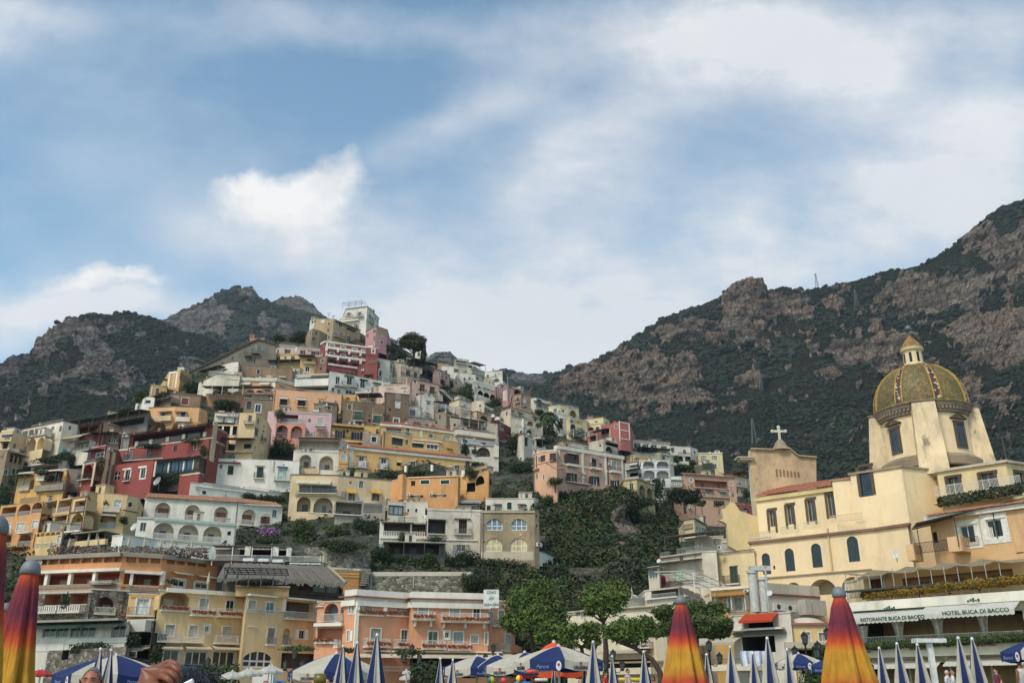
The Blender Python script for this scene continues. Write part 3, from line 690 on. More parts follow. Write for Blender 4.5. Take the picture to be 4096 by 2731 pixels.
  if fl:
   r=np.random.RandomState(int(x*7+y));k=int((b-a)*60);up=Vector((0,0,1))
   L=np.array([P+e*(a+(b-a)*r.rand())+up*(c+.12+.3*r.rand())+n*(out+.05+.12*r.normal())for _ in range(k)]);V,Fc=leafcloud(L,np.tile(np.array(n)+[0,0,.5],(k,1)),.11,5)
   np_mesh('flowers',V,Fc,leaf('flower'+fl,(.03,.05,.015),lin(fl)[:3],3),origin=s.th['o_'],parent=o)
 def L(s,x,y,w,h,col='d5d2c8',n0=.05,kind='bars',solid=None,th=.2):
  g,a,b,c,d=s.rect(x,y,w,h)
  y_=N(0,y+h)[1]
  g2,a,b,c,d=s.rectfree(x,y,w,h)
  if solid:mb=MB();mb.fr(g2['P'],g2['e'],g2['n'],a,b,c,d,n0-th,n0,plaster(solid,.4));mb.build('parapet',s.th)
  else:s.railing(g2,a,b,c,d-c,n0,col,None,kind)
 def rectfree(s,x,y,w,h):
  i,u,v=s.loc(x,y+h/2);g=s.segs[i];C=Vector((0,0,HC))
  def uv(xx,yy):
   d=ray(*N(xx,yy));t=(g['P']-C).dot(g['n'])/d.dot(g['n']);Q=C+d*t;return(Q-g['P']).dot(g['e']),Q.z-s.zb
  ym=y+h/2;r=(uv(x-w/2,ym)[0],uv(x+w/2,ym)[0],uv(x,y+h)[1],uv(x,y)[1]);g['busy'].append(r);return(g,*r)
 def NN(s,x,y,w,h,col='d8d0bc',out=1.3,val=.25,name='awning',st=None):
  g,a,b,c,d=s.rectfree(x,y,w,h);mb=MB();P,e,n=g['P'],g['e'],g['n'];up=Vector((0,0,1));m1=slats(col,2.2,'X')if st else cloth(col,.3)
  out=min(out,(d-c)*1.6+.4);v=min(val,(d-c)*.35);A_=P+e*a+up*d+n*.03;B_=P+e*b+up*d+n*.03;dn=-up*(d-c-v)+n*out
  mb.poly([A_,B_,B_+dn,A_+dn],m1);mb.poly([A_-up*.03,A_+dn-up*.03,B_+dn-up*.03,B_-up*.03],m1)
  k=max(3,int((b-a)/.35));q0=A_+dn;L=b-a
  for j in range(k):
   u0,u1=L*j/k,L*(j+1)/k
   mb.poly([q0+e*u0,q0+e*u0-up*v*.8,q0+e*(u0+u1)/2-up*v,q0+e*u1-up*v*.8,q0+e*u1],m1)
  mb.build(name,s.th)
 def FF(s,x,y,w,drop=2.4,out=2.5,col='2a211c',slope=.12,posts=3,th=.1,pc=None,lat=0,n0=0.0,name='canopy'):
  g,a,b,c,d=s.rectfree(x,y,w,2);mb=MB();P,e,n=g['P'],g['e'],g['n'];up=Vector((0,0,1));m1=slats(col,2.5,'X');drop=2.4
  q=[P+e*a+up*d+n*n0,P+e*b+up*d+n*n0,P+e*b+up*(d-slope*out)+n*(n0+out),P+e*a+up*(d-slope*out)+n*(n0+out)]
  if lat:
   for k in range(lat+1):
    u=a+(b-a)*k/lat;mb.tube([P+e*u+up*d+n*n0,P+e*u+up*(d-slope*out)+n*(n0+out)],.06,m1,4)
   for f_ in(0.02,.35,.7,1):mb.tube([q[0].lerp(q[3],f_),q[1].lerp(q[2],f_)],.06,m1,4)
  else:
   mb.poly(q[::-1],m1);mb.poly([p-up*th for p in q],m1)
   for i in range(4):j=(i+1)%4;mb.poly([q[i],q[j],q[j]-up*th,q[i]-up*th],m1)
  o=mb.build(name,s.th);pm=flat(pc or '4a4540',.5)
  for k in range(posts):pb=MB();p=q[3].lerp(q[2],(k+.03)/max(1,posts-.94))-n*.1;pb.fr(p,e,n,-.05,.05,-drop,0,-.05,.05,pm);pb.build('post',sub(o,s.th))
 def K(s,x,y,w,h,col=WH,out=.1,n0=-.05,name='moulding',mat=None):
  g,a,b,c,d=s.rectfree(x,y,w,h);mb=MB();mb.fr(g['P'],g['e'],g['n'],a,b,c,d,n0,out,mat or plaster(col,.3));mb.build(name,s.th)
 def Q(s,top,bot,out=.12,col=WH,name='moulding'):
  mb=MB()
  for i,g in enumerate(s.segs):mb.fr(g['P'],g['e'],g['n'],-out if i==0 else 0,g['L']+(out if i==len(s.segs)-1 else 0),s.H-bot,s.H-top,-.1,out-.004*i,plaster(col,.3))
  mb.build(name,s.th)
 def PP(s,x,y,w,h,col='1a1a1a',ring=WH):
  g,a,b,c,d=s.rect(x,y,w,h);mb=MB();P,e,n=g['P'],g['e'],g['n'];up=Vector((0,0,1));cu,cv=(a+b)/2,(c+d)/2;ru,rv=(b-a)/2,(d-c)/2
  f=lambda k,r,o:P+e*(cu+ru*r*math.cos(k*.3927))+up*(cv+rv*r*math.sin(k*.3927))+n*o
  for k in range(16):mb.poly([f(k,1,.05),f(k,1.3,.05),f(k+1,1.3,.05),f(k+1,1,.05)],flat(ring));mb.poly([f(k,1.3,.05),f(k,1.3,0),f(k+1,1.3,0),f(k+1,1.3,.05)],flat(ring))
  o=mb.build('round_window',s.th);q=MB();q.poly([f(k,1,.012)for k in range(16)],glass()if col=='1a1a1a' else flat(col));q.build('pane',sub(o,s.th))
 def X(s,x,y,w,h,col='cfcdc4'):
  g,a,b,c,d=s.rectfree(x,y,w,h);mb=MB();P,e,n=g['P'],g['e'],g['n'];up=Vector((0,0,1));mb.fr(P,e,n,a,b,c,d,.05,.4,flat(col,.5));r=min(b-a,d-c)*.36;cu=a+(b-a)*.4
  mb.poly([P+e*(cu+r*math.cos(k*.5236))+up*((c+d)/2+r*math.sin(k*.5236))+n*.405 for k in range(12)],flat('33322f'));mb.build('air_conditioner',s.th)
 def ROOF(s,rise=1.6,run=5,over=.45,col='a8583c',th=.14,cor=None):
  mb=MB();up=Vector((0,0,1));rt=rooftile(col);pts=s.pts;off=[]
  for i,p in enumerate(pts):
   ns=[s.segs[j]['n']for j in(i-1,i)if 0<=j<len(s.segs)];n=sum(ns,Vector((0,0,0)));n=n/max(.3,n.length);off.append(n)
  z0=s.zt+.02
  E=[Vector((p.x,p.y,z0))+o*over for p,o in zip(pts,off)];T_=[Vector((p.x,p.y,z0+rise))-o*run*(.8 if len(pts)>2 else 1)for p,o in zip(pts,off)]
  for i,g in enumerate(s.segs):
   k=max(2,int(g['L']/.45));a,b,c,d=E[i],E[i+1],T_[i+1],T_[i]
   for j in range(k):
    f0,f1,f2=j/k,(j+.5)/k,(j+1)/k;h=up*.09
    mb.poly([a.lerp(b,f0),a.lerp(b,f1)+h,d.lerp(c,f1)+h,d.lerp(c,f0)],rt);mb.poly([a.lerp(b,f1)+h,a.lerp(b,f2),d.lerp(c,f2),d.lerp(c,f1)+h],rt)
    mb.poly([a.lerp(b,f0)-up*.03,a.lerp(b,f2)-up*.03,a.lerp(b,f2),a.lerp(b,f1)+h,a.lerp(b,f0)],rt)
   mb.poly([a-up*.03,d-up*.03-up*0,c-up*.03,b-up*.03],plaster('a89a86'))
  mb.build('roof',s.th)
 def DOME(s,x,y,w,h,col='d5d0c4'):
  g,a,b,c,d=s.rectfree(x,y,w,h);r=(b-a)/2;p=g['P']+g['e']*(a+b)/2-g['n']*(r+.3);mb=MB()
  mb.lathe((p.x,p.y,s.zb+c),[(r*math.cos(q*math.pi/16),(d-c)*math.sin(q*math.pi/16))for q in range(9)],plaster(col,.4),20);mb.build('roof_vault',s.th,smooth=True)
CODES=dict(W='W',C='C',H='HOLE',S='S',O='O',A='A',R='RR',B='B',L='L',N='NN',F='FF',K='K',P='PP',X='X',D='DOME')
def val(v):
 try:return float(v)if '.' in v or(v.lstrip('-').isdigit()and len(v)<6)else v
 except ValueError:return v
def B(name,label,tops,yb,wall,items='',coping=(.18,.07,None),roof=None,q=(),**kw):
 h=House(name,label,tops,yb,wall,**kw)
 for it in items.replace('\n',';').split(';'):
  t=it.split()
  if not t:continue
  xs=t[1].split(',');ys=t[2].split(',');k=[x for x in t[3:]if '=' in x];a=[x.split(',')for x in t[3:]if '=' not in x]
  kws={}
  for x in k:
   n,v=x.split('=',1);n={'nd':'nd_'}.get(n,n)
   kws[n]=(None if v=='-' else v)if n in('col','gl','ic','door','rail','fr','slab','solid','kind','ring','pc','fl','name')else float(v)
   if n in('m','nd_','posts','br','lat'):kws[n]=int(kws[n])
  for i,x in enumerate(xs):getattr(h,CODES[t[0]])(float(x),float(ys[min(i,len(ys)-1)]),*[float(z[min(i,len(z)-1)])for z in a],**kws)
 for z in q:h.Q(*z)
 if roof:h.ROOF(**roof)
 h.finish(coping=coping);return h
def SLAB(name,label,pts,col,wins,depth,edge,bal=()):
 nat=[N(x,y)for x,y in pts];D=float(Dm(*nat[-2]))+3;C=Vector((0,0,HC));P=[at(x,y,D)for x,y in nat];t=thing(name,label,'house',(P[-1]+P[-2])/2);m=MB();w=plaster(col,.6);up=Vector((0,0,1));n=len(P)
 Q=[p+p.xy.to_3d().normalized()*depth for p in P];m.poly(P[::-1],w)
 for i in range(n):j=(i+1)%n;m.poly([P[i],P[j],Q[j],Q[i]],w)
 m.poly(Q,w);m.build('wall',t);m=MB();em=rooftile(edge);f=Vector((0,-.5,0))
 for p,q,r,z in zip(P[:n-3],P[1:n-2],Q,Q[1:]):m.poly([p+f,q+f,q+f+up*.45,p+f+up*.45],em);m.poly([p+f+up*.45,q+f+up*.45,z+up*.45,r+up*.45],em);m.poly([p+f,q+f,q,p],em)
 m.build('roof',t)
 for x,y,w_,h,c in wins:
  a,b=at(*N(x-w_/2,y+h),D),at(*N(x+w_/2,y),D);e=Vector((1,0,0));no=Vector((0,-1,0));m=MB()
  for q in((-.12,0,0,b.z-a.z),(b.x-a.x,b.x-a.x+.12,0,b.z-a.z),(-.12,b.x-a.x+.12,b.z-a.z,b.z-a.z+.12)):m.fr(a,e,no,*q,-.05,.1,flat('8a8070'))
  m.fr(a,e,no,0,b.x-a.x,0,b.z-a.z,-.05,.04,slats(c));m.build('window',t)
 for x,y,w_,h in bal:
  a,b=at(*N(x-w_/2,y+h),D),at(*N(x+w_/2,y),D);m=MB();m.fr(a,Vector((1,0,0)),Vector((0,-1,0)),0,b.x-a.x,-.2,0,0,1.2,plaster('6a6050',.5))
  for k in range(9):u=(b.x-a.x)*k/8;m.fr(a,Vector((1,0,0)),Vector((0,-1,0)),u-.03,u+.03,0,b.z-a.z,1.12,1.18,flat('4a443c'))
  m.fr(a,Vector((1,0,0)),Vector((0,-1,0)),0,b.x-a.x,b.z-a.z,b.z-a.z+.06,1.1,1.2,flat('4a443c'));m.build('balcony',t)
T(0,1600,2.94)
h=B('hotel','cream corner hotel with a blue band and dark lettering below its roof terrace',[(2,380),(150,368),(322,432)],640,'c9ae80','H 62 500 62 70; W 20 510 30 60; C 175 508 34 60 m=2; K 88 405 120 26 col=2c3a63; F 70 492 110 40 out=1.0 col=3a342c posts=0; L 85 350 130 22 solid=cdb58a; L 240 375 160 24 col=8a8478',dD=-2)
HOTEL_SIGN=(h,86,441,70,24)
B('house','cream house with two tall open arches below a white colonnaded terrace',[(326,436),(535,398)],612,'d6bd8c','A 368 452 98 150 dep=2.2 door=-; A 482 436 76 140 dep=2.2 door=-; K 440 424 180 12 col=3b4a6c; L 430 396 200 24 col=b5aa96',depth=7)
B('house','white house with a columned terrace and blue arched niches',[(250,346),(560,284),(748,246),(915,286)],545,'cfc8ba','R 400 340 270 84 dep=2.6 posts=3 nd=3 door=6f8ba6 dw=.12; C 712 302 30 66 m=2; C 620 310 44 46 gl=3f6288; W 822 300 34 52 gl=1a1512; H 612 362 10 36; L 560 258 360 26 col=9a958c',dD=4)
B('house','dark red upper house under a wide brown straw mat roof',[(775,330),(1205,262)],445,'8e3f38','R 985 318 330 84 ic=6a2d28 dep=2.6 nd=2 door=8b8a80 posts=2 pc=8e3f38; F 995 264 460 60 out=3.4 col=33231d posts=4; L 850 372 150 44 col=3a3330',dD=2)
B('house','bare peach plaster gable wall with a tiled edge',[(1110,322),(1222,258),(1560,372)],420,'bd8f70','K 1390 322 260 8 col=7d6a58',dD=1)
B('house','white house with a cream scalloped canopy and washing on its balcony',[(668,520),(1062,455)],612,'c4bcae','R 960 485 180 110 ic=b8b2a6 nd=3 door=2b3436 dw=.14 dep=1.6; R 780 520 190 80 dep=2 door=-; L 860 560 400 40 col=a9a398; N 790 428 170 62 col=cbbb93 out=2.2; N 970 400 190 70 col=cbbb93 out=2.4',dD=0)
B('house','brown terrace house with an arched window behind straw awnings',[(1090,400),(1425,388)],560,'8a6a58','C 1330 436 120 70 m=4; R 1170 430 150 90 ic=5d4a40 dep=2.5 door=-; F 1250 392 310 60 out=2.6 col=31241e posts=3; L 1190 500 190 40 col=3a3632; H 1425 450 32 60 col=22303a',dD=3)
B('house','grey rendered service block with air conditioners between red houses',[(1440,395),(1600,410)],580,'9a948c','X 1470 395 60 40; K 1520 440 120 8 col=6c665e',dD=0)
B('house','low tan stone house with a porch at the very left edge',[(-60,585),(92,582),(300,640)],900,'9b8263','W 68 812 44 62 gl=28323a; R 190 650 150 92 dep=2.4 door=3a2d25 nd=2 posts=2 pc=c6ad7e; F 190 640 190 60 out=1.6 col=2f2620 posts=0; K 190 745 240 10 col=8d7a60',dirt=.55)
B('house','mustard yellow house tangled in vine terraces',[(225,860),(430,842),(790,812)],1085,'cf9a3a','A 376 935 56 110 door=1c1c1c dep=.8; W 540 840 50 50; W 515 880 70 60 gl=d8d2c4; O 700 840 70 120 col=5a2a20; W 505 975 50 95 gl=6a5a40; H 860 880 30 60; L 300 862 130 52 col=a9a69e; B 520 905 90 45 solid=d5d0c6 out=1.0; F 300 880 200 60 out=2.2 col=6a6458 posts=3; F 620 850 260 60 out=2 col=3a3a28 posts=3; L 640 950 260 50 col=8a8680; K 600 1000 330 70 col=8a8172 out=.7; K 300 960 120 110 col=a89a86 out=.4',dD=-1)
B('house','whitewashed terrace house behind climbing vines',[(380,745),(700,700),(790,716)],850,'b3aca0','R 560 770 330 70 dep=2 door=2a2520 nd=3 dw=.1; B 590 712 370 48 kind=baluster col=cfcac0 out=1.6; W 250 790 36 50',dD=2,depth=8)
B('wall','leaning grey retaining wall beside the red tower house',[(775,800),(965,860)],1015,'8d857a','',cat='retaining wall',depth=3,coping=None,dirt=.6)
B('house','narrow red tower house trimmed in cream with small windows',[(1078,560),(1245,530),(1395,590)],1015,'94372f','W 1178 618 90 46 gl=22343a; W 1268 638 24 42 fw=.16; W 1250 770 34 50 fw=.16; C 1218 846 34 64 m=2; W 1232 676 20 40 fw=.14; K 1240 548 40 470 col=cdb38a out=.12; K 1310 600 40 420 col=cdb38a; B 1170 690 190 46 col=3a3430 out=1.2; F 1130 592 190 50 out=1.6 col=2a1c18 posts=0; X 1290 566 50 34',dD=-3)
B('house','small red house with one deep arch and an iron balcony',[(968,760),(1112,736)],1020,'94372f','A 1025 762 126 178 ic=8d3a33 dep=2.0 door=5a4038; K 968 760 18 255 col=cdb38a; K 1100 740 20 270 col=cdb38a; B 1010 880 140 56 col=2d2926 out=.8',dD=-5,depth=6)
T(0,1150)
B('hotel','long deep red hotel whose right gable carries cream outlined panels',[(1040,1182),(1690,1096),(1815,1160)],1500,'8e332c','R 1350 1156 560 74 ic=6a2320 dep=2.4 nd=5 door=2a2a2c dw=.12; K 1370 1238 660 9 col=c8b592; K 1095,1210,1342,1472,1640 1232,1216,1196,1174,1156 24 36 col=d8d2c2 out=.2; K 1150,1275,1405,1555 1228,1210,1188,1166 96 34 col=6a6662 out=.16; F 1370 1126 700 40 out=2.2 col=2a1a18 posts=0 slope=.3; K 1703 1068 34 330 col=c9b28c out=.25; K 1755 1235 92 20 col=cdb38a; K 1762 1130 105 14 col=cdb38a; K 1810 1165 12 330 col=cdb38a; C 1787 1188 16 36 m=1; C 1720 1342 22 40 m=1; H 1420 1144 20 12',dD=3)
B('hotel','middle storey of the red hotel with arched glass doors and a vine',[(955,1300),(1668,1246)],1420,'8e332c','C 1502 1262 76 96 m=4 gl=2c4452; C 1578 1268 50 80 m=3 gl=2c4452; O 1385 1286 60 70 col=20302c sw=.4; O 1120 1312 56 62 col=20302c sw=.4; O 1012 1330 40 56 col=20302c sw=.4; K 1385,1120 1276,1304 70 9 col=cdbf9e out=.16; B 1140 1345 420 40 col=5b5652 out=1.4; B 1500 1322 200 34 col=34302c out=.8',dD=-1,depth=5)
B('hotel','lowest red front of the hotel with white baroque window surrounds',[(905,1420),(1232,1380)],1566,'96362e','C 936 1470 48 72 m=2; W 1020 1462 36 78 fw=.3; W 1145 1446 34 76 fw=.3; K 1020,1145 1444,1428 66 14 col=d8d0c0 out=.18; B 1018 1520 50 26 col=2c2825 out=.5; K 1240 1390 14 120 col=cdb38a',dD=-4,depth=6)
B('conservatory','dark framed glass conservatory with white curtains on the red hotel',[(1222,1390),(1600,1350),(1640,1362)],1500,'4a3a34','W 1262,1330,1395,1458,1520,1575 1404,1398,1390,1382,1376,1372 58 92 gl=34505f m=2 fw=.05 col=2f3338; K 1345,1465,1545 1400,1386,1376 12 80 col=d6d2c8 out=-.08 n0=-.12; F 1430 1364 430 20 out=.8 col=2c2622 posts=0; L 1420 1462 400 34 col=2c2a2a n0=.3',dD=-4,depth=5,cat='conservatory')
B('house','rounded red base below the glass conservatory',[(1440,1500),(1590,1478),(1625,1492)],1568,'96362e','K 1530 1490 140 8 col=cdb38a',dD=-5,depth=4,cat='annex')
B('house','ochre and white house with tall panelled pilasters high on the left ridge',[(1350,676),(1418,668),(1450,655),(1540,716)],800,'c9963e','K 1352 684 10 120 col=ded8c8; K 1412 680 12 120 col=ded8c8; K 1385 672 60 14 col=ded8c8; W 1372 690 26 110 gl=c9963e fw=.2; K 1480 700 90 60 col=8a6f50',dD=4)
B('house','lower ochre wing with a white parapet beside a glass roof',[(1205,776),(1340,790)],856,'c9963e','K 1270 780 130 8 col=ded8c8; K 1212 790 10 70 col=ded8c8; F 1310 742 60 40 out=3 col=55675f posts=2',dD=5)
B('house','stepped white house with round arches left of the ochre house',[(1085,934),(1170,864),(1240,876)],990,'d2cfc8','A 1160 950 60 40 door=-; H 1105 945 14 34; H 1180 900 50 26 col=33504a; A 1215 925 50 34 door=-; A 1120 960 40 30 door=-',dD=5)
B('house','tall peach house with loggia arches below and a brown rendered upper floor',[(1192,960),(1400,948),(1598,956),(1660,985)],1150,'d49c5c','O 1306 1002 62 60 col=ded8c8 fr=d8d2c4; O 1462 994 64 70 col=ded8c8 fr=d8d2c4; A 1268 1080 120 68 door=8a4a34 dep=2.2 rise=.8; A 1412 1074 140 62 dep=2.4 door=b57a38 rise=.8; B 1290 1036 190 34 solid=cdae84 out=1.1; B 1470 1042 110 32 solid=cfc2a8 out=1.1; N 1325,1448 990 100 16 col=6c6660 st=1; K 1400 1070 420 9 col=b88a54',dD=0)
B('house','brown rendered top storey with one red shuttered window',[(1368,842),(1610,862),(1665,905)],960,'8c6c4c','S 1480 884 56 52 col=8a4030; W 1622 930 20 46 gl=6a3a2c; K 1490 948 250 12 col=7a624a',dD=1.5,dirt=.55,depth=9)
B('house','balcony wing with a brown awning beside the brown top storey',[(1206,920),(1372,866)],965,'9a8468','R 1290 900 140 56 dep=2.4 ic=8a6f55 door=-; L 1285 918 150 40 col=8a7a66; F 1300 872 150 40 out=2.4 col=4a3428 posts=2',dD=1)
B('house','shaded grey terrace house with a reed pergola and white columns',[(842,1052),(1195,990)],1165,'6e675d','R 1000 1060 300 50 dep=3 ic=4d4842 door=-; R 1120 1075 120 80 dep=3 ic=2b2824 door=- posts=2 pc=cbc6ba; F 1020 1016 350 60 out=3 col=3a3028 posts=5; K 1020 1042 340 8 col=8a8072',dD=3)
B('house','small cream shed roof above the grey pergola terrace',[(858,1035),(885,1006),(950,1022)],1060,'b79a78','',dD=8,depth=5)
T(0,1947)
B('hotel','stepped yellow hotel wing with three storeys of white balustraded balconies',[(350,122),(585,82)],400,'cfae70','R 400,515 118,104 98,100 100,96 ic=b99a66 dep=2.4 rail=d8d3c8 door=d8d3c6 dw=.22; R 368,485 232,218 92,92 96,92 ic=b99a66 dep=2.4 rail=d8d3c8 door=d8d3c6 dw=.22; K 460 226 230 8 col=c8a468; K 440 330 260 30 col=cfae70 out=.6',dD=0)
B('hotel','orange balcony wing at the left end of the yellow hotel',[(8,152),(145,138),(345,118)],490,'cf8f3e','R 70 162 110 84 ic=b98140 dep=2.2 rail=d8d3c8 door=-; A 195,298 138,124 96,82 92,88 ic=b98140 dep=2.2 rail=d8d3c8 door=- rise=.7; W 60 292 52 60 gl=c8c6c0; W 165 288 60 60 gl=c8c6c0; W 282 270 42 56 gl=c8c6c0; B 98 338 104 42 col=d8d3c8 out=.8; B 215 326 104 42 col=d8d3c8 out=.8; A 85,198 388,378 104,104 90,90 ic=b98140 dep=2 rail=d8d3c8 rise=.8 door=-',dD=1)
B('hotel','yellow hotel middle bay with round arches and a stone archway below',[(588,88),(700,70)],440,'cfae70','R 640 110 86 80 ic=b99a66 dep=2.2 rail=d8d3c8 door=-; A 615 210 86 120 ic=b99a66 dep=2.2 rail=d8d3c8 door=-; K 620 196 110 10 col=3a3026 out=.1',dD=-1,depth=6)
B('hotel','yellow hotel corner block with white louvred doors and awning arches',[(690,66),(835,50),(1024,64),(1110,108)],395,'cfae70','W 722 86 44 52 gl=c9c9c4 m=2; W 940 104 54 62 gl=c9c9c4 m=2; S 1040 122 32 38 col=6a4030; A 862 212 130 122 ic=b99a66 dep=1.8 door=d8d3c6 dx=.2 rise=.7 rail=d8d3c8; N 862 206 136 32 col=d5cbb4 out=.9; B 880 158 160 40 kind=baluster col=d8d3c8 out=1.0; K 700 140 16 200 col=cfae70 out=.9; K 1040 190 120 8 col=5a4a3a',dD=-2)
B('house','low stone arcade under the yellow hotel',[(500,362),(632,350)],470,'7a6f5f','A 556 366 92 88 dep=2.2 ic=4c4238 door=- rail=d8d3c8',wmat=stone('857867',1.6),dD=-4,depth=5)
B('house','yellow ground storey with scalloped eaves beside the stone arcade',[(280,372),(500,352)],485,'d0ae6a','A 300,340,382,424,466 364,360,356,352,348 38 34 dep=.6 door=-; W 360 392 50 62 gl=c9c9c4; W 474 388 26 56 gl=c9c9c4; L 380 448 200 26 col=d8d3c8',dD=-3,depth=5)
B('pavilion','glazed terrace with a flat pale roof below the yellow hotel corner',[(640,372),(845,350)],470,'6a655c','R 740 362 190 58 dep=3 ic=3a3834 door=- posts=2; F 745 360 250 50 out=1.2 col=b7b2a6 posts=0; K 740 428 240 44 col=d0b478 out=.5',dD=-5,depth=5,cat='pavilion')
B('villa','white villa with wavy tile roof, brown shutters and a row of round arches',[(1165,84),(1910,124),(2262,162)],330,'d4d0c6','''A 1302,1540,1768,1992 124,142,158,178 122,118,108,112 122 rise=1 dep=1.5 door=8a4a2a dw=.72 dh=.72 ring=d4d0c6; O 2120 236 72 56 col=7a4428 fr=8a5436; L 1290,1525,1745,1975 208,222,240,262 86,90,84,86 42 col=d8d5cc n0=-.3; K 2130 210 60 6; K 1700 120 1100 8 col=c2bcae; B 1985 268 160 44 out=1.0 slab=d0ccc2''',dD=2,roof=dict(rise=1.6,run=5,over=.5,col='9a6a4c'))
B('villa','lower white arcade of the villa with flags and potted plants',[(1100,244),(1240,246),(1895,292)],470,'d0cdc3','''A 1308,1510,1702 284,298,312 172,166,152 132 dep=2.4 door=4a4a48 dw=.3 rail=d8d5cc; K 1560 278 660 14 col=8fb0ac out=.2; K 1165 240 130 14 col=8fb0ac out=.2; L 1300,1500,1690 376,388,404 190,190,170 46 col=d8d5cc n0=.4; L 1520 226 640 48 col=d8d5cc n0=.1''',dD=-1.5,depth=4)
B('terrace','curved white terrace wall with portholes under the villa',[(900,392),(985,382),(1240,420),(1790,470)],545,'d2d2cc','P 1202,1316,1410,1510,1614,1672 432,440,447,456,466,484 9 9; C 995 400 12 24 m=1',cat='terrace wall',dD=-8,depth=6)
B('hotel','orange cliff hotel with a scalloped corbel frieze under its flower terrace',[(262,556),(985,525),(1305,545),(1755,602)],800,'cc8440','''R 625 690 700 100 ic=b5602a dep=3.0 nd=3 door=d0ccc2 dw=.14; R 1145 690 310 104 ic=a85a28 dep=3.0 nd=2 door=d5d2ca dw=.2; K 385,572,765 670 24 116 col=d6d2c6 out=.35 n0=-.1 name=column; K 1050,1296 676 24 112 col=d6d2c6 out=.35 n0=-.1 name=column; K 640 662 680 24 col=d2cec2 out=.6; K 1145 676 300 22 col=d2cec2 out=.6; L 640 780 690 50 col=b5b2a6 n0=.4; L 1150 790 290 56 col=b5b2a6 n0=.4; K 640 832 690 8 col=a8a296 out=.6; A 340,430,518,606,694,782,870,950 556,552,548,544,540,538,536,534 74 66 dep=.6 door=- rise=.6; A 1050,1150,1245 540,542,546 78,76,74 64 dep=.6 door=- rise=.6; A 1370,1450,1535,1620 556,562,570,578 66 60 dep=.6 door=- rise=.6; B 890 756 260 60 col=c0bdb2 out=1.2 slab=7a7468; W 1430 748 90 46 fw=.24 gl=22282c; W 1610 770 96 40 fw=.24 gl=22282c; K 1430 728 110 16 col=ddd6c6 out=.16; K 1610 750 110 16 col=ddd6c6 out=.16; N 1440,1645 680,708 150,170 26 col=d3c7b4 out=1.2; P 312 588 44 34 col=d5cfc0''',q=[(0,.45,.5,'8c8478'),(3.55,3.8,.2,'c88036')],D=112,depth=12,sink=.6)
B('house','rough stone arch bay with wall plants under the orange hotel',[(735,815),(1035,830)],1035,'6d675c','A 836 876 150 140 ic=8a5a34 dep=2.2 door=c8c5bc dx=.25 rail=b9b4a8; B 838 962 170 50 col=c9c5ba out=.5; K 776 830 8 200 col=3a352f; K 985 840 8 170 col=3a352f; K 984 1012 40 18 col=9a5440',wmat=stone('716b60',2.0),D=106.5,depth=6)
B('house','ivy grown stone storey with two recessed orange balconies',[(300,850),(735,838)],1045,'66615a','R 425 860 150 144 ic=a8622e dep=2.2 door=c9c6bc dx=.3 rail=d5d0c6 dw=.2; R 625 852 145 144 ic=a8622e dep=2.2 door=c9c6bc rail=d5d0c6 dw=.3; B 405 958 170 46 kind=baluster col=d5d0c6 out=.9 slab=c0b8a8; B 590 952 175 48 kind=baluster col=d5d0c6 out=.9 slab=c0b8a8',wmat=stone('6a645a',2.4),D=108,depth=6)
B('house','yellow balcony bay beside the stone arch',[(1035,850),(1262,858)],1040,'d0a65c','W 1140 895 96 130 gl=c3c8c6 m=2 fw=.2; H 1148 902 44 120; B 1130 966 228 64 col=8a8680 out=1.3; K 1150 862 210 22 col=c8923e',D=106,depth=6)
B('restaurant','glazed restaurant bay with a green roof and pale green window frames',[(290,1100),(560,1092),(1022,1078)],1250,'c2c0b6','W 400,510 1092,1092 104 108 col=a9b3a8 gl=2a3c40 m=2 fw=.08; W 605,705,825,950 1090,1092,1098,1104 76,118,128,110 110 col=a9b3a8 gl=2a3c40 m=2 fw=.08; K 780 1206 470 40 col=c9c8c0 out=.1; F 640 1062 760 20 out=1.4 col=24382c posts=0 slope=.6; K 640 1064 740 18 col=8a8478 out=1.2; K 400 1252 220 60 col=c2c4c0 out=.05',D=102.5,depth=8,cat='restaurant',zb=None)
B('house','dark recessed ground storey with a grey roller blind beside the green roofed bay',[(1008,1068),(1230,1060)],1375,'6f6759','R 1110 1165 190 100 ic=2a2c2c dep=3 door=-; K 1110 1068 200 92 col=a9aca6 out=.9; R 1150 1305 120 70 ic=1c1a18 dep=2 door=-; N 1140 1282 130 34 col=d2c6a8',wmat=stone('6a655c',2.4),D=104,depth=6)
B('wall','rubble stone base wall at the left end of the promenade',[(290,1312),(560,1300),(1010,1275)],1420,'6f6a60','R 528 1290 60 90 ic=1c1a18 dep=2 door=-',cat='stone wall',wmat=stone('746c60',1.8),D=103,depth=5,coping=None)
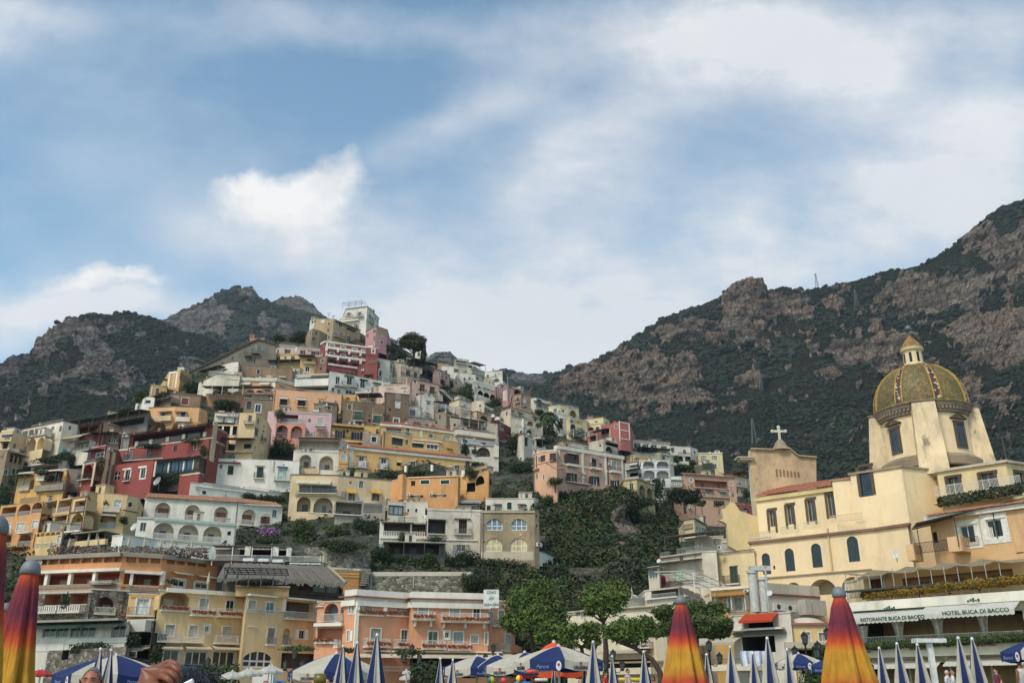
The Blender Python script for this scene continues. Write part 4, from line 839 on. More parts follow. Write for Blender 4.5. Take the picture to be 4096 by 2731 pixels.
B('hotel','pale yellow seafront hotel with bellied balconies and cream awnings',[(1282,822),(1985,868)],1480,'d3b274','''A 1398 838 232 145 ic=c49f5e dep=2.2 rise=.45 door=cfccc4 dw=.34 dh=.68 rail=-; B 1394 950 222 36 col=b9b3a8 out=.3 fl=a3402c
S 1632 892 68 86; W 1840 906 62 86 gl=24302f m=2; B 1606,1824 966,976 186 60 col=cfcac0 out=1.0 fl=a3402c; S 1358 1102 72 88; S 1546 1110 68 86; S 1815 1116 68 86; S 2026,1 1124 66 86; W 1654 1112 26 44 fw=.3; W 2168 1126 62 130 gl=c9b484; A 2293 1130 62 130 dep=.5 door=8b857c dw=.9; B 1330,1520,1794,2000 1176,1180,1190,1198 188 58 col=cfcac0 out=1.0; B 2164 1202 78 56 col=9a958c out=.4; B 2292 1206 66 56 col=9a958c out=.4
W 1565,1785 1310 180 130 m=3 gl=2a3236; W 1365 1304 120 110 m=2 gl=2a3236; C 2060 1316 240 130 m=4 gl=2a3236 rise=.6; N 1350,1565,1785,2050 1262,1264,1266,1272 170,205,205,270 40 col=dcd2b4 out=1.6; L 1660 1418 640 40 col=8a857c n0=.5; K 1670 1440 660 24 col=5a6a3a out=.9; K 1650 826 640 34 col=d6d0c2 out=.3''',D=104,depth=14)
T(960,1150)
B('house','tall white house crowning the hilltop with a trellis roof terrace',[(850,172),(1018,150),(1110,275)],345,'cfccc4','O 870,955 200,196 40,40 34 col=b5b2aa gl=15181b; W 872,950 290,288 60,54 22 gl=d0cec6 m=4; B 870,950 222,222 70,80 16 col=8a8884 out=1.2; K 900 240 170 8 col=cfccc4 out=.8; K 880 268 150 8 out=1.0; B 1040 262 40 22 col=4a4846 out=.8; H 925 262 40 9; L 930 158 150 14 col=8fa09c; F 935 140 150 20 out=4 col=a8a8a8 posts=4 lat=9 slope=.02; C 1040 215 24 30 m=1; W 1062 240 18 26',dD=8)
B('house','lower white stair wing left of the hilltop house',[(800,250),(850,190),(870,200)],320,'c4c1ba','',dD=10,depth=6)
B('house','weathered ochre house below the hilltop with grey domed apse',[(610,250),(750,250),(850,290),(965,335)],420,'b0936a','W 660 256 26 26 gl=d5d3cc; W 712 278 16 24; W 804 282 30 34 m=2 gl=40443c; C 872 388 32 40 m=2; W 770 350 40 26 gl=9aa09c; B 790 384 90 20 col=3a3834 out=1; C 682 372 20 44; H 612 352 16 22; K 850 300 180 8 col=4a3a2e out=.5; H 890 330 70 18',dD=5)
B('house','ruined brown apse wall below the ochre hilltop house',[(545,350),(580,330),(640,345),(700,380)],450,'8f7a5c','C 612 350 18 26 gl=1a1512 m=1; H 590 400 16 20',dD=3,dirt=.6)
B('house','small white sheds left of the ochre hilltop house',[(560,262),(612,240)],300,'c6c3bb','H 580 264 14 22; H 598 256 10 24',dD=9,depth=5)
B('house','pink house with an unpainted brown top storey by the hilltop',[(1008,352),(1090,300),(1178,338)],470,'b98084','C 1020 374 16 26 gl=58606a m=1; C 1078 388 24 38 m=2 gl=58606a; W 1080 332 34 28; W 1140 350 18 34 fw=.2; S 1133 428 24 40 col=4a2a22; K 1140 322 74 60 col=9a7b58 out=.06',dD=4)
B('house','dim stone range with a glazed verandah right of the pink hilltop house',[(1172,396),(1260,432)],490,'7d7264','W 1190,1222,1246 402,410,420 26,26,20 40 m=3 gl=4a4640 col=a8a39a; F 1220 462 90 20 col=4a342c out=2.5',dD=6)
B('house','white gabled house half hidden behind the umbrella pine',[(1385,498),(1450,488),(1500,530)],590,'c5c2ba','W 1430 520 20 30; W 1500 545 10 20',dD=12,depth=8)
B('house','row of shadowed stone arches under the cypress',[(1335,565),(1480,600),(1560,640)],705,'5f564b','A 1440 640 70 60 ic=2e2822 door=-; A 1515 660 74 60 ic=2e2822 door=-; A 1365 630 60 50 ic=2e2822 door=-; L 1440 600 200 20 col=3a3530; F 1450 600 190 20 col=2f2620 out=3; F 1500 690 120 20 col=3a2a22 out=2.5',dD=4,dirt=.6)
B('hotel','crimson hotel with white balconies and arches on three storeys',[(648,452),(682,424),(1010,478),(1060,472)],640,'8e343a','W 735,824,916,990 458,472,488,500 36 38 fw=.22 gl=3c2620; W 735,824,916,992 520,536,552,566 36 36 fw=.22 gl=3c2620; A 738,830,924 572,590,606 80,82,82 44 ic=7a2228 dep=1.6 door=d5d2ca dw=.5 dh=.62; K 850 496 340 18 col=d4cfc8 out=.9; K 850 560 340 16 col=d4cfc8 out=.9; K 840 624 320 14 col=d4c4c0 out=.3; L 735,824,916,990 474,488,504,516 70 20 col=7a6a6a n0=.85; L 735,824,916,990 538,554,570,582 70 18 col=7a6a6a n0=.85; K 690,780,870,960 484,496,512,526 16 26 col=d4cfc8 out=.95; K 690,780,870,960 548,562,576,592 16 24 col=d4cfc8 out=.95; K 690 440 14 190 col=d4cfc8 out=.12',q=[(-.3,.3,.2,'c9c4ba')])
B('house','red tower with a white star window beside the crimson hotel',[(1012,478),(1110,488)],700,'963a42','W 1066 496 18 24 fw=.35; C 1076 564 20 26 m=2; W 1040 624 40 44 gl=2c1c18 fw=0; B 1045 650 90 22 col=6a6662 out=.9; K 1060 540 96 6 col=7a2228',dD=-2)
B('house','deep red stepped lower wall of the crimson hotel',[(945,640),(975,585),(1100,600)],715,'84302f','X 986 654 20 14',dD=-3,depth=5)
B('house','long pink house with brown shutters and a planted roof terrace',[(290,492),(330,462),(690,506)],580,'c7aaa2','O 380 496 44 32 col=5a2f26; O 500 502 40 34 col=5a2f26; O 602 508 64 30 col=5a2f26; X 552 486 22 16; L 380,560 452,464 120,150 22 col=a5a8a4; K 450 470 14 40 col=d8d4cc; K 500 474 380 10 col=b09a90',dD=2)
B('house','yellow house with dark green doors above a black awning',[(250,532),(486,526)],600,'d0b06c','W 305,422 550,548 32 48 gl=14201c fw=.0; W 364 550 20 24 gl=2c3a34; K 370 536 236 6 col=a5844c; F 380 592 280 30 out=3 col=1d1815 posts=4',dD=-1)
B('house','ochre lower wing with a dark awning and brick end wall',[(486,552),(606,556),(698,546)],682,'c49c58','F 540 552 130 40 out=2.4 col=2e2620 posts=2; H 555 570 40 24; W 540 632 34 40 gl=20262a fw=.2; K 560 596 100 20 col=d3b46e out=.8',dD=-2)
B('house','bare brick house with two little windows under the crimson hotel',[(606,556),(698,545)],682,'8a5a45','W 660 570 22 30 fw=.1; H 646 640 14 16',dD=-3,depth=6,dirt=.6)
SLAB('house','long grey stone house climbing the ridge with turquoise shutters',[(-425,692),(-330,648),(-220,596),(-110,545),(-30,500),(60,458),(150,420),(222,440),(288,462),(286,640),(-425,800)],'71685a',[(188,468,26,36,'4a9a90'),(128,462,20,46,'5aa498'),(75,486,20,34,'4a8a84'),(0,524,20,28,'4a7a74'),(-60,552,20,26,'3a5a54'),(-140,592,18,26,'2f4a46'),(-210,624,18,26,'2f4a46'),(-295,668,20,36,'22302e'),(118,560,16,44,'2a2420')],14,'4e4034',[(128,508,66,22),(70,530,60,20)])
B('house','small red and cream attic house behind the grey stone house',[(82,410),(200,405)],440,'a8694a','K 140 406 120 8 col=c0a98a',dD=12,depth=6)
B('house','white sloping wall with an arched gate below the grey stone house',[(-220,640),(-70,570,-5),(-10,590)],700,'cbc6bc','C -120 650 44 34 gl=1c1a18; F -200 655 160 40 out=2.5 col=2a221d posts=3; L -180 700 200 30 col=d5d2ca',dD=-1,depth=6)
B('house','white terrace corner with a pergola frame beside a brown house',[(-330,760),(-180,690),(0,700)],790,'cbc3b2','L -130 672 240 40 col=d2cfc7; K -60 730 90 6 col=b5a890; H -300 740 14 30',dD=-2,depth=7)
B('house','long weathered brown house with peeling plaster and cream awnings',[(-40,625),(410,655),(420,640)],735,'8f7250','O -5 648 60 56 col=8f9c92 gl=2a2622; N 236,340 704,710 56,56 20 col=d8cdb4 out=1.2; H 100 712 40 16; K 200 632 420 8 col=6a5238; K 78 630 24 90 col=7d6a54',dirt=.65)
B('house','arched white kiosk with a glazed front right of the brown house',[(414,678),(480,672)],735,'c5beb0','A 446 680 60 46 ic=a5b0b8 dep=.6 door=8b96a2 dw=.8 dh=.7 rise=.7',dD=-1,depth=5)
B('house','peach hotel front with cream quoins and angled awnings',[(-120,742),(-50,722),(300,728),(440,768)],815,'d09a72','N 50,200 756,758 80,80 34 col=d8d0bc out=1.5; K -72,270 740,740 24 80 col=d5d0c4; N 340 786 50 12 col=cfc6b4; W 360 790 44 26 gl=c8c4ba',q=[(.1,.9,.35,'b9b4aa')],dD=-2)
B('house','white house with a long blank balcony parapet and a striped awning',[(450,700),(720,690)],830,'c9c8c4','R 580 715 250 40 ic=b0ada6 dep=2.2 door=-; R 580 800 260 30 ic=8a8882 dep=2.2 door=3a3a38 nd=4 dw=.1; K 585 742 268 56 col=cfcecb out=1.4; N 640 690 160 24 col=cbc4b0 out=1.4; L 510 724 110 16 col=7f9a92 n0=1.4',dD=-1)
B('house','white house with black shuttered doors and thin canopies',[(718,668),(945,712),(1200,760)],850,'cac9c5','W 782,876,980 712,716,738 32,40,34 60 gl=1b2022 fw=.0; B 876 762 130 30 col=4a4a48 out=.9; L 980 770 40 30 col=5a5a58; K 872,988 708,736 76,66 6 col=3a3632 out=.5; W 745,790 800,818 26,24 40 gl=1b2022; W 870 820 50 34 gl=15181a; N 1090 760 70 16 col=3a3632; K 800 790 100 8 col=9a958c out=1; L 790 756 30 30 col=c5c2bc n0=.4',dD=0)
B('house','pale stone house with a green railed terrace right of the red tower',[(1105,562),(1200,580),(1240,640)],735,'c2bcae','C 1124 664 20 44 gl=20302c m=1; W 1140 695 20 30; W 1196 705 22 36; K 1140 700 24 8; L 1120 715 140 26 col=6a7a74',dD=1)
B('house','low barrel vaulted cream house under the trees',[(1205,590),(1320,605)],650,'bfae8c','D 1262 572 116 30 col=bfae8c; H 1270 630 20 16',dD=4,depth=7)
B('house','peach house with arched green shutters',[(1232,640),(1290,626),(1440,665)],745,'bf9478','S 1346 664 38 44 col=2f5a4c; S 1402 682 30 44 col=2f5a4c; K 1346 656 44 6 col=8a5f48; K 1402 676 36 6 col=8a5f48; L 1360 690 150 24 col=4a4844; K 1262 640 50 90 col=a8a192',dD=1)
B('house','pink house with brown double doors and iron balconies',[(1382,736),(1590,776)],920,'c09a8e','W 1457,1537 776,796 34,34 58 gl=3a2a1a col=8a6a34; K 1457,1537 766,786 48,46 8 col=9a8478; B 1457,1537 812,830 56 26 col=3a3834 out=.6; W 1400 735 20 30 gl=4a4440',dD=-1)
B('house','pale pink house with a white pergola frame on its roof',[(1040,830),(1160,756),(1360,778)],862,'cfb4a8','S 1100 808 26 40 col=b5a898; K 1200 806 50 6 col=b09080; R 1310 800 50 40 dep=1.5 ic=c5c2bc door=7a7670; F 1250 760 200 30 out=5 col=d8d5cc lat=6 slope=.05 posts=2 pc=d8d5cc',dD=-1)
B('house','apricot house with two small black iron balconies',[(275,812),(815,852)],985,'d3996c','N 350,490 874,884 74,78 22 col=d5d0c4 out=.6; R 348 896 58 50 ic=2a2622 dep=1.2 door=-; R 492 904 60 50 ic=2a2622 dep=1.2 door=-; B 348,490 918,924 70,74 28 col=2c2a28 out=.7; W 640 904 24 20 gl=3a3a3a; K 650,350,492 890,868,878 54,70,70 6 col=a86a48; P 590,436 918,912 6 6; K 545 816 540 6 col=a8744e; C 765 906 26 44 gl=5a5a58',dirt=.2)
B('house','mustard house with a blind arched recess beside the apricot house',[(812,850),(925,858)],940,'c99a4a','A 862 878 40 34 ic=b5653e dep=.3 door=-',dD=1,depth=6)
B('house','cream wing with a peach blind arch and a curved brown mat',[(925,840),(1045,836)],910,'c9a88a','A 985 858 60 44 ic=c08a64 dep=.3 door=-; F 1050 880 190 40 out=3 col=33241c slope=-.1 posts=3',dD=1)
B('house','brown windowless house beside a terrace of white parasols',[(38,885),(275,898)],1000,'7d6a52','W 144 936 44 60 gl=1c262c fw=.2; K 150 888 240 8 col=6a5a48',dD=0,dirt=.6)
B('terrace','roof terrace with a dark canopy and reed screens on the brown house',[(-270,850),(40,852),(285,856)],890,'a5744e','L 160 838 240 46 col=4a4642; F -110 806 330 30 out=3.5 col=5a5a44 posts=5 pc=cfccc4; F 160 806 240 40 out=3.5 col=4a463e posts=4',dD=-1,cat='terrace',depth=8)
B('house','rough brown stone hut wedged against the apricot house',[(595,930),(700,920),(780,930)],1040,'7a664e','W 715 948 30 30 gl=22282a fw=.05; X 690 930 26 20; K 720 920 130 8 col=5a5248 out=.3',dD=-3,dirt=.6,depth=6)
B('house','tall brown stone house with two green glazed balcony doors',[(830,905),(1160,935)],1085,'7d6346','W 943 994 44 64 gl=3a5a4a m=2 col=2f5a48; W 1098 1020 44 66 gl=3a5a4a m=2 col=2f5a48; B 943,1098 1040,1066 86 26 col=2c2a26 out=.8; K 945,1100 984,1016 80,80 7 col=b0a898; K 898,1060 920,960 5 150 col=a8a292 out=.15; H 1036,1190 1018,1018 10 12; A 945 1068 80 30 dep=.4 door=-',dirt=.65)
B('house','tall square brown tower house with one white window',[(1160,838),(1355,858)],1090,'7c6145','W 1262 912 34 48 gl=c0bdb4 fw=.12 col=d8d5cc; K 1265 848 44 50 col=8a8074; W 1250 1048 40 40 gl=3a1e18 fw=.3; H 1322,1190 1046,1020 12 12; H 1325,1228 925,905 7 8',dirt=.65,dD=1)
B('house','lilac pink house with a magenta loggia and white railing',[(225,990),(300,985),(735,1005),(762,1060)],1200,'c29aa4','R 395 1016 140 60 ic=9a4a70 dep=2 door=-; S 478 1024 50 52 col=c5c0b8; L 425 1050 200 32 col=c9c4be n0=.1; C 557 1050 24 26 m=2; S 645 1040 48 60 col=c9c6be; B 640 1086 80 22 col=c9c4be out=.8; N 640 1120 70 20 col=c8b4b0; X 552 1146 34 26; W 630 1168 50 34 gl=8a96a0; K 490 1000 440 7 col=b0a8a0; K 650 1150 120 50 col=b07a62 out=.03',dirt=.2)
B('house','salmon double arched ground storey of the lilac house',[(288,1086),(528,1096)],1205,'cd7f60','A 336 1100 92 104 ic=a85a40 dep=2.2 door=5f6a78 rise=1; A 452 1106 88 100 ic=a85a40 dep=2.2 door=5f6a78',dD=-2,depth=5)
T(960,1150)
B('house','small white house with three door openings under the brown terrace',[(-200,996),(-2,1006)],1100,'cfccc4','O -128,-40 1040,1044 30,30 46 col=cfccc4; X -90,-50,-10 1008,1010,1010 22 16; K -100 1030 180 5 col=b5b0a6 out=.6; L -128,-40 1066,1068 50 20 col=6a6a68; F -140 1086 200 40 out=2 col=2e2220 posts=3',dD=1)
B('house','cream house with white curtained openings and stepped balconies',[(-200,1095),(-10,1100),(0,1002),(130,1002),(215,1060)],1370,'cfb07c','R -110 1106 170 70 ic=3a3430 dep=2.5 door=-; K -140,-70,-10 1106,1106,1106 14,20,12 70 col=d5d2c8 out=-.1 n0=-.2 ; W 80,130 1022,1120 26,28 50,66 gl=20262a col=b5a890; B 75 1070 80 20 col=7a7468 out=.8; W 186 1138 16 22; C 222 1044 16 24 m=1; H 130 1130 20 40; R -70,60 1250,1250 60 60 ic=2a3a3a dep=1 door=-; F 0 1216 260 60 out=3 col=2a211c posts=3; W -60,90 1330,1330 70,80 40 gl=2a2e30 m=3; K 0 1310 220 12 col=d6b886 out=.8',dD=0,depth=9)
B('house','white house with a broad roofed terrace over two round arches',[(468,1210),(805,1216),(860,1290)],1340,'c4beb4','R 630 1222 320 76 ic=b9b2a8 dep=2.4 door=c9c6be nd=2 dw=.14 rail=-; L 620 1278 350 28 col=a8a298 n0=.05; F 640 1206 340 30 out=1.2 col=3a2c26 posts=3; H 600,665 1244,1244 10 10; K 620 1304 372 12 col=c9c2b4 out=.3',dD=1,depth=8)
B('house','lower storey of two white arches with a red door',[(430,1310),(795,1318)],1490,'c9c4ba','A 522 1336 96 108 dep=2 door=6a2f24 dx=0; A 690 1346 112 110 dep=2.2 door=6a2f24 dw=.34 dh=.5; L 540 1430 130 22 col=5a5652; L 690 1436 110 22 col=5a5652; K 560 1450 150 40 col=cdb082 out=.3',dD=-1)
B('house','mustard slip house with one casement between white arches and villa',[(795,1326),(870,1330)],1500,'c9953f','W 830 1340 40 44 gl=a8b0b4; K 830 1406 74 6 col=a87a38; H 822 1450 20 24',dD=-1,depth=6)
B('house','long yellow villa with a red tile roof, quoined corner and laundry balconies',[(868,1262),(905,1270),(1852,1365)],1475,'cc9f4e','O 972,1150,1384,1546,1738 1350,1366,1390,1404,1420 72,80,80,78,76 70,72,60,56,50 col=b9b09c gl=15181b; H 1270 1400 36 24; N 1272,1680 1386,1424 34,30 16 col=d8d0b8 out=.5; K 970,1148 1342,1358 86,80 6 col=a8743a out=.2; K 890 1290 34 170 col=d2ccbe out=.08; A 1252 1366 96 90 dep=.15 rise=.3 door=-; B 975,1145 1400,1414 96 40 col=8a867c out=.8; L 1384,1546,1738 1418,1426,1440 80 30 col=a8a294',q=[(.1,.75,.3,'c6c2b8')],roof=dict(rise=1.5,run=5,over=.5,col='a8502e'))
B('house','upper yellow house with a red tile roof and a glazed roof terrace',[(1130,1085),(1295,1095),(1712,1152)],1225,'cf9f48','R 1290 1126 240 44 ic=a5a198 dep=1.5 door=-; L 1290 1148 250 30 col=b0aca2 n0=.3; O 1528 1170 60 60 col=b5b2a0; S 1652 1186 60 44 col=b5b2a0; H 1452 1180 16 16; K 1450 1140 20 60 col=d2ccbe; L 1560 1196 120 36 col=8a8a80 n0=.6',q=[(.1,.7,.3,'cfc9ba')],roof=dict(rise=1.3,run=4,over=.4,col='a8502e'),dD=1)
B('house','yellow house with dark green roller blinds in long windows',[(1148,1150),(1378,1190),(1590,1210),(1758,1240)],1310,'cd9c4c','S 1258 1204 88 56 col=1d3a34 fw=0; K 1260 1194 92 9 col=d5d0c4 out=.25; S 1424 1244 92 36 col=1d3a34 fw=0; W 1538 1256 92 36 gl=20282a m=3; K 1425,1538 1238,1248 96,96 8 col=d5d0c4 out=.25; N 1675 1286 50 10 col=7a3a28 out=.3; K 1500 1222 230 8 col=c9c2b2 out=.3',dD=-1)
B('house','yellow balcony house with a dark porch and red brown shutters',[(722,1082),(1090,1112)],1230,'cfa24c','O 800 1142 80 60 col=5a2a20 gl=15181a; O 935 1156 90 60 col=5a2a20 gl=15181a; L 890 1196 250 30 col=3a3834 n0=.2; X 737 1158 26 18; F 860 1116 260 20 out=1.6 col=3a3026 posts=0; K 860 1226 270 14 col=cfae62 out=.9',dD=0)
B('house','weathered grey plaster house with one black window',[(985,1160),(1135,1176)],1240,'9b8a78','W 1072 1192 40 44 gl=14130f fw=.2 m=1',dD=-1,dirt=.65)
B('house','ochre house corner under the brown tower with a drainpipe',[(1080,1105),(1135,1090)],1170,'bf9440','C 1100 1130 20 34 gl=1a1512; K 1122 1100 6 60 col=8a8478 out=.15',dD=0,depth=5)
T(960,1150)
B('house','long whitewashed house with green shuttered doors and a blue striped blind',[(-230,1364),(240,1376),(478,1390)],1570,'d3d1cb','S 160 1436 52 82 col=26463c fw=.06; B 152 1480 82 46 col=3a3834 out=.6; W 340 1450 74 90 gl=9ab0a8 m=2 fw=.12; N 340 1430 84 14 col=35508a out=.3; K 160 1424 74 6 col=a5937c out=.3; B 336 1510 130 34 col=b9b6b0 out=.9; P 348 1412 6 10; K 268 1380 6 90 col=b9b6ae out=.2; S -258 1410 40 72 col=26463c fw=.05; W -210,-152 1410,1412 24 34 gl=20382f; S -75 1424 46 72 col=26463c fw=.05; K -140 1396 290 8 col=7a3a30 out=.5; X -45 1378 20 16',dD=0)
T(700,1500,2.94)
B('terrace','white stepped terrace with an arbour and a small green shuttered window',[(185,1262),(330,1275),(760,1330),(1250,1395)],1430,'d2d0ca','S 336 1360 60 40 col=26463c; K 340 1350 72 6; L 600 1290 330 44 col=b5b2aa; L 1040 1335 380 34 col=c9c6be; R 640 1240 280 60 ic=9a968e dep=2 door=3a3a38 nd=2 dw=.1; K 500 1330 560 10 col=dcdad4 out=.2',dD=-4,cat='terrace',depth=7)
T(960,1150)
T(960,1947)
B('house','cream house with a glassed balcony over two open round arches',[(410,-100),(790,-94),(1240,-50)],215,'cdb58a','N 500,590,685 -52,-48,-44 92,92,90 38 col=d8d2bc out=1.5; W 520,620,720 -10,-8,-6 90,90,100 52 gl=3a4a4a m=3 fw=.05 col=6a6a64; B 630 20 310 34 col=6a6862 out=.9; A 510 78 108 120 ic=b0a080 dep=2 door=3a3a38; A 665 84 154 132 ic=b5ad9c dep=2.2 door=6a625a dw=.2; K 620 60 360 12 col=d4bd92 out=.3; N 885,1082 16,18 76,84 44 col=c9a040 out=1.1 st=1; O 890 50 50 56 col=3a5a50 gl=1c2022; O 1082 48 60 60 col=3a5a50 gl=1c2022; X 948 92 30 22; K 825 40 30 50 col=8a8a84 out=.3; H 885 -45 16 18',dD=0,depth=9)
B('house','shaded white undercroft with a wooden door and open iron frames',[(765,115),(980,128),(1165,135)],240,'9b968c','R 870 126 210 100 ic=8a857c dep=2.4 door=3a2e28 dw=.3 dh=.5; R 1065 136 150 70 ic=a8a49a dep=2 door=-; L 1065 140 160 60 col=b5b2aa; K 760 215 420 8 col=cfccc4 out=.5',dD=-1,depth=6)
T(960,1150)
B('house','apricot house below the terrace with green windows',[(1215,1546),(1320,1520),(1745,1504),(1760,1560)],1705,'cb8b3e','S 1480 1540 68 30 col=26463c; S 1640 1540 68 30 col=26463c; H 1385 1545 34 40; O 1415 1660 100 60 col=22302c gl=3a2a1c; O 1600 1656 100 50 col=22302c gl=3a2a1c; X 1352,1532 1646,1640 26 20; K 1300 1500 40 200 col=cb8b3e out=.7; A 1275 1656 50 50 dep=1 door=3a3026; W 1290 1590 30 50 gl=2a2420; K 1550 1510 400 8 col=e0b070 out=.2',dD=-1)
B('house','ochre side block with a black arch and roof columns right of the apricot house',[(1745,1500),(1885,1490),(1990,1460)],1640,'c8923e','A 1920 1506 70 70 ic=1c1a18 dep=2 door=-; R 1850 1560 70 80 ic=2a2420 dep=2 door=-; K 1920 1440 130 20 col=b5873e out=.3; L 1620 1470 260 36 col=3a3834; K 1330,1540,1790 1428,1420,1464 16,16,26 50 col=d5d2ca out=.5',dD=0,depth=7)
T(960,1947)
B('house','cracked white house with a dark casement and an oval window',[(1185,112),(1310,122),(1505,118)],280,'c3bcae','W 1248 150 116 72 gl=8a9498 m=3 col=3a3630 fw=.08; P 1410 170 22 36; H 1346 176 16 20; H 1491 168 20 56; K 1328 200 40 26 col=b5503c out=.02; K 1480 225 14 30 col=d5d2ca',dirt=.5,dD=2)
B('house','white balustraded loggia with square columns and a slatted roof',[(1120,278),(1500,288)],425,'c9c4b6','R 1255 290 210 100 ic=6a6458 dep=2.4 door=2a2826 nd=3 dw=.2 dh=.6; R 1430 296 110 96 ic=6a6458 dep=2.4 door=2a2826; L 1245,1428 352,356 205,100 42 kind=baluster col=dcd8ca n0=-.02; F 1260 282 260 20 out=.9 col=4a4640 posts=0; K 1310 392 380 24 col=cfcabb out=.2',dD=0,depth=6)
B('house','white house with a brown shuttered balcony window and a draped roof terrace',[(1500,176),(1650,184),(1935,190)],520,'c2bbae','W 1604 104 0 0; S 1782 262 66 112 col=2c221e fw=.1; K 1782 252 130 8 col=6a4f3c out=.3; B 1782 338 136 40 col=7a766e out=.6; R 1574 262 140 118 ic=4a463f dep=2 door=22262a dw=.4; K 1574 246 140 14 col=b5b0a4 out=.4; K 1574 376 140 8 col=b5b0a4 out=.5; O 1770 462 140 52 col=b9b4aa gl=4a4438 fr=b9b4aa; R 1580 450 110 60 ic=5a5a58 dep=1.2 door=-; K 1700 420 400 8 col=d2cdc0 out=.2; H 1560 315 30 60'.replace('W 1604 104 0 0; ',''),dirt=.6,dD=-1,depth=9)
B('house','roof storey with arched glazing and a scalloped cloth awning',[(1508,102),(1700,100),(1920,104)],190,'bdb6a6','C 1604 108 148 62 m=3 rise=.5 gl=4a5258; R 1810 112 200 70 ic=9a9488 dep=2.2 door=3a3834 nd=2 dw=.1; N 1815 100 220 40 col=a89f92 out=1.2; B 1795 150 260 36 col=4a4742 out=.5',dD=1,depth=6)
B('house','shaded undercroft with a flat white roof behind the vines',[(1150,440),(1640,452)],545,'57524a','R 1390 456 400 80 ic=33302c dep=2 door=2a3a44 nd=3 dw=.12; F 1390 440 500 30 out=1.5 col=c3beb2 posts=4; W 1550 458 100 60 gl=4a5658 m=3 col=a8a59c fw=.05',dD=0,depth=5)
T(1920,1947)
B('house','stained tan house with four arched white windows and blue curtains',[(15,190),(436,190),(472,196)],590,'a08a68','C 116,312 254,254 128,130 92,92 m=3 rise=.9 gl=6a7a88; C 110,310 408,408 134,136 108,108 m=3 rise=.95 gl=c2ac7a; W 140 282 40 62 gl=1f2c4a fw=0 m=1; W 288 280 44 64 gl=1f2c4a fw=0 m=1; P 212 274 12 12; H 28,35 300,436 10 10; K 226 196 424 10 col=b8aa90 out=.2; K 218 516 420 70 col=b8aa90 out=.03; K 325 376 16 14 col=cdb078; H 452,455 222,300 12,12 24 ; X 462 446 26 30'.replace('W 140 282 40 62 gl=1f2c4a fw=0 m=1; W 288 280 44 64 gl=1f2c4a fw=0 m=1; ',''),dirt=.75,dD=-1)
B('house','white roof storey with potted plants above the stained tan house',[(45,92),(440,92),(468,100)],190,'c6c3ba','S 148,345 144,142 60,60 46 col=a8aaa0; K 140,332 134,134 66,66 8 col=8a6a58 out=.3; H 70 150 30 40',dD=1,depth=7)
B('balcony','cantilevered white concrete walkway off the tan house corner',[(425,512),(500,528),(634,585)],625,'cfcfcb','X 470 450 26 30',cat='walkway',dD=-2,depth=3,sink=0)
T(960,1947)
B('wall','rubble stone retaining wall under the long plant terrace',[(1040,692),(1860,690)],830,'7a7468','K 1450 678 820 34 col=b5aea0 out=.05; H 1150,1265,1315,1470,1585,1660 725,722,790,720,788,718 8 10; K 1390 720 5 90 col=b5b2aa out=.15; K 1044 700 22 120 col=b8ae9c out=.1',cat='retaining wall',wmat=stone('7d776a',1.7),D=128,depth=8,coping=None)
B('wall','tall stone retaining wall behind the curtained restaurant terrace',[(520,478),(890,482),(1045,500)],650,'7a7468','K 760 500 20 130 col=6a655c; H 462,500 530,540 10 10',cat='retaining wall',wmat=stone('787265',1.9),D=136,depth=8,coping=None)
B('staircase','narrow stone flight of steps between the orange block and the wall',[(968,650),(1045,720)],810,'6a655c','K 1010,1004,998,992,986,980 690,708,726,744,762,780 50 10 col=8a857a out=.4; L 1005 660 60 120 col=8a8880 n0=.8',cat='steps',wmat=stone('6a655c',2.2),D=127,depth=5,coping=None)
B('house','plain orange block with a ribbed cornice beside the steps',[(715,650),(955,662),(990,668)],845,'c07f22','',q=[(.1,.35,.12,'d6a04a'),(.45,.7,.1,'d09840'),(.8,1.05,.08,'c88e34')],D=125,depth=9,coping=(.25,.2,'d0ccc2'))
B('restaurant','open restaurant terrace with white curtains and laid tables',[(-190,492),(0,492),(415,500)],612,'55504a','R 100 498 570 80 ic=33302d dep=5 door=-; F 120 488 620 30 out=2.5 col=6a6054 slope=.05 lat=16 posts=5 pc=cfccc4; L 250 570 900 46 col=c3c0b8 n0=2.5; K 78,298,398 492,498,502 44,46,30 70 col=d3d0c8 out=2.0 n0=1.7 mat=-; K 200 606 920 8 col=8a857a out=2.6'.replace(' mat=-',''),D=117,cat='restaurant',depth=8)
h=B('pavilion','long pavilion with a grey reed thatched roof and wooden shutters',[(-120,742),(410,744),(826,776)],860,'57483a','W 520,640,740 764,772,778 110,110,90 70 gl=4a3c30 m=1 col=6a5a48 fw=.05; H 800 790 26 70; K 620 852 430 10 col=6a645a out=.3; L 620 842 440 26 col=4a4844 n0=.4',D=110,cat='pavilion',depth=9)
THATCH=h
B('house','yellow roof garden storey under a black iron pergola',[(-30,792),(395,800)],850,'c69f58','K 180 798 440 10 col=9a5a44 out=.25; F 150 700 480 90 out=4.5 col=2c2926 lat=9 slope=-.03 posts=6; L 100 770 10 10',D=106,depth=5,sink=.3)
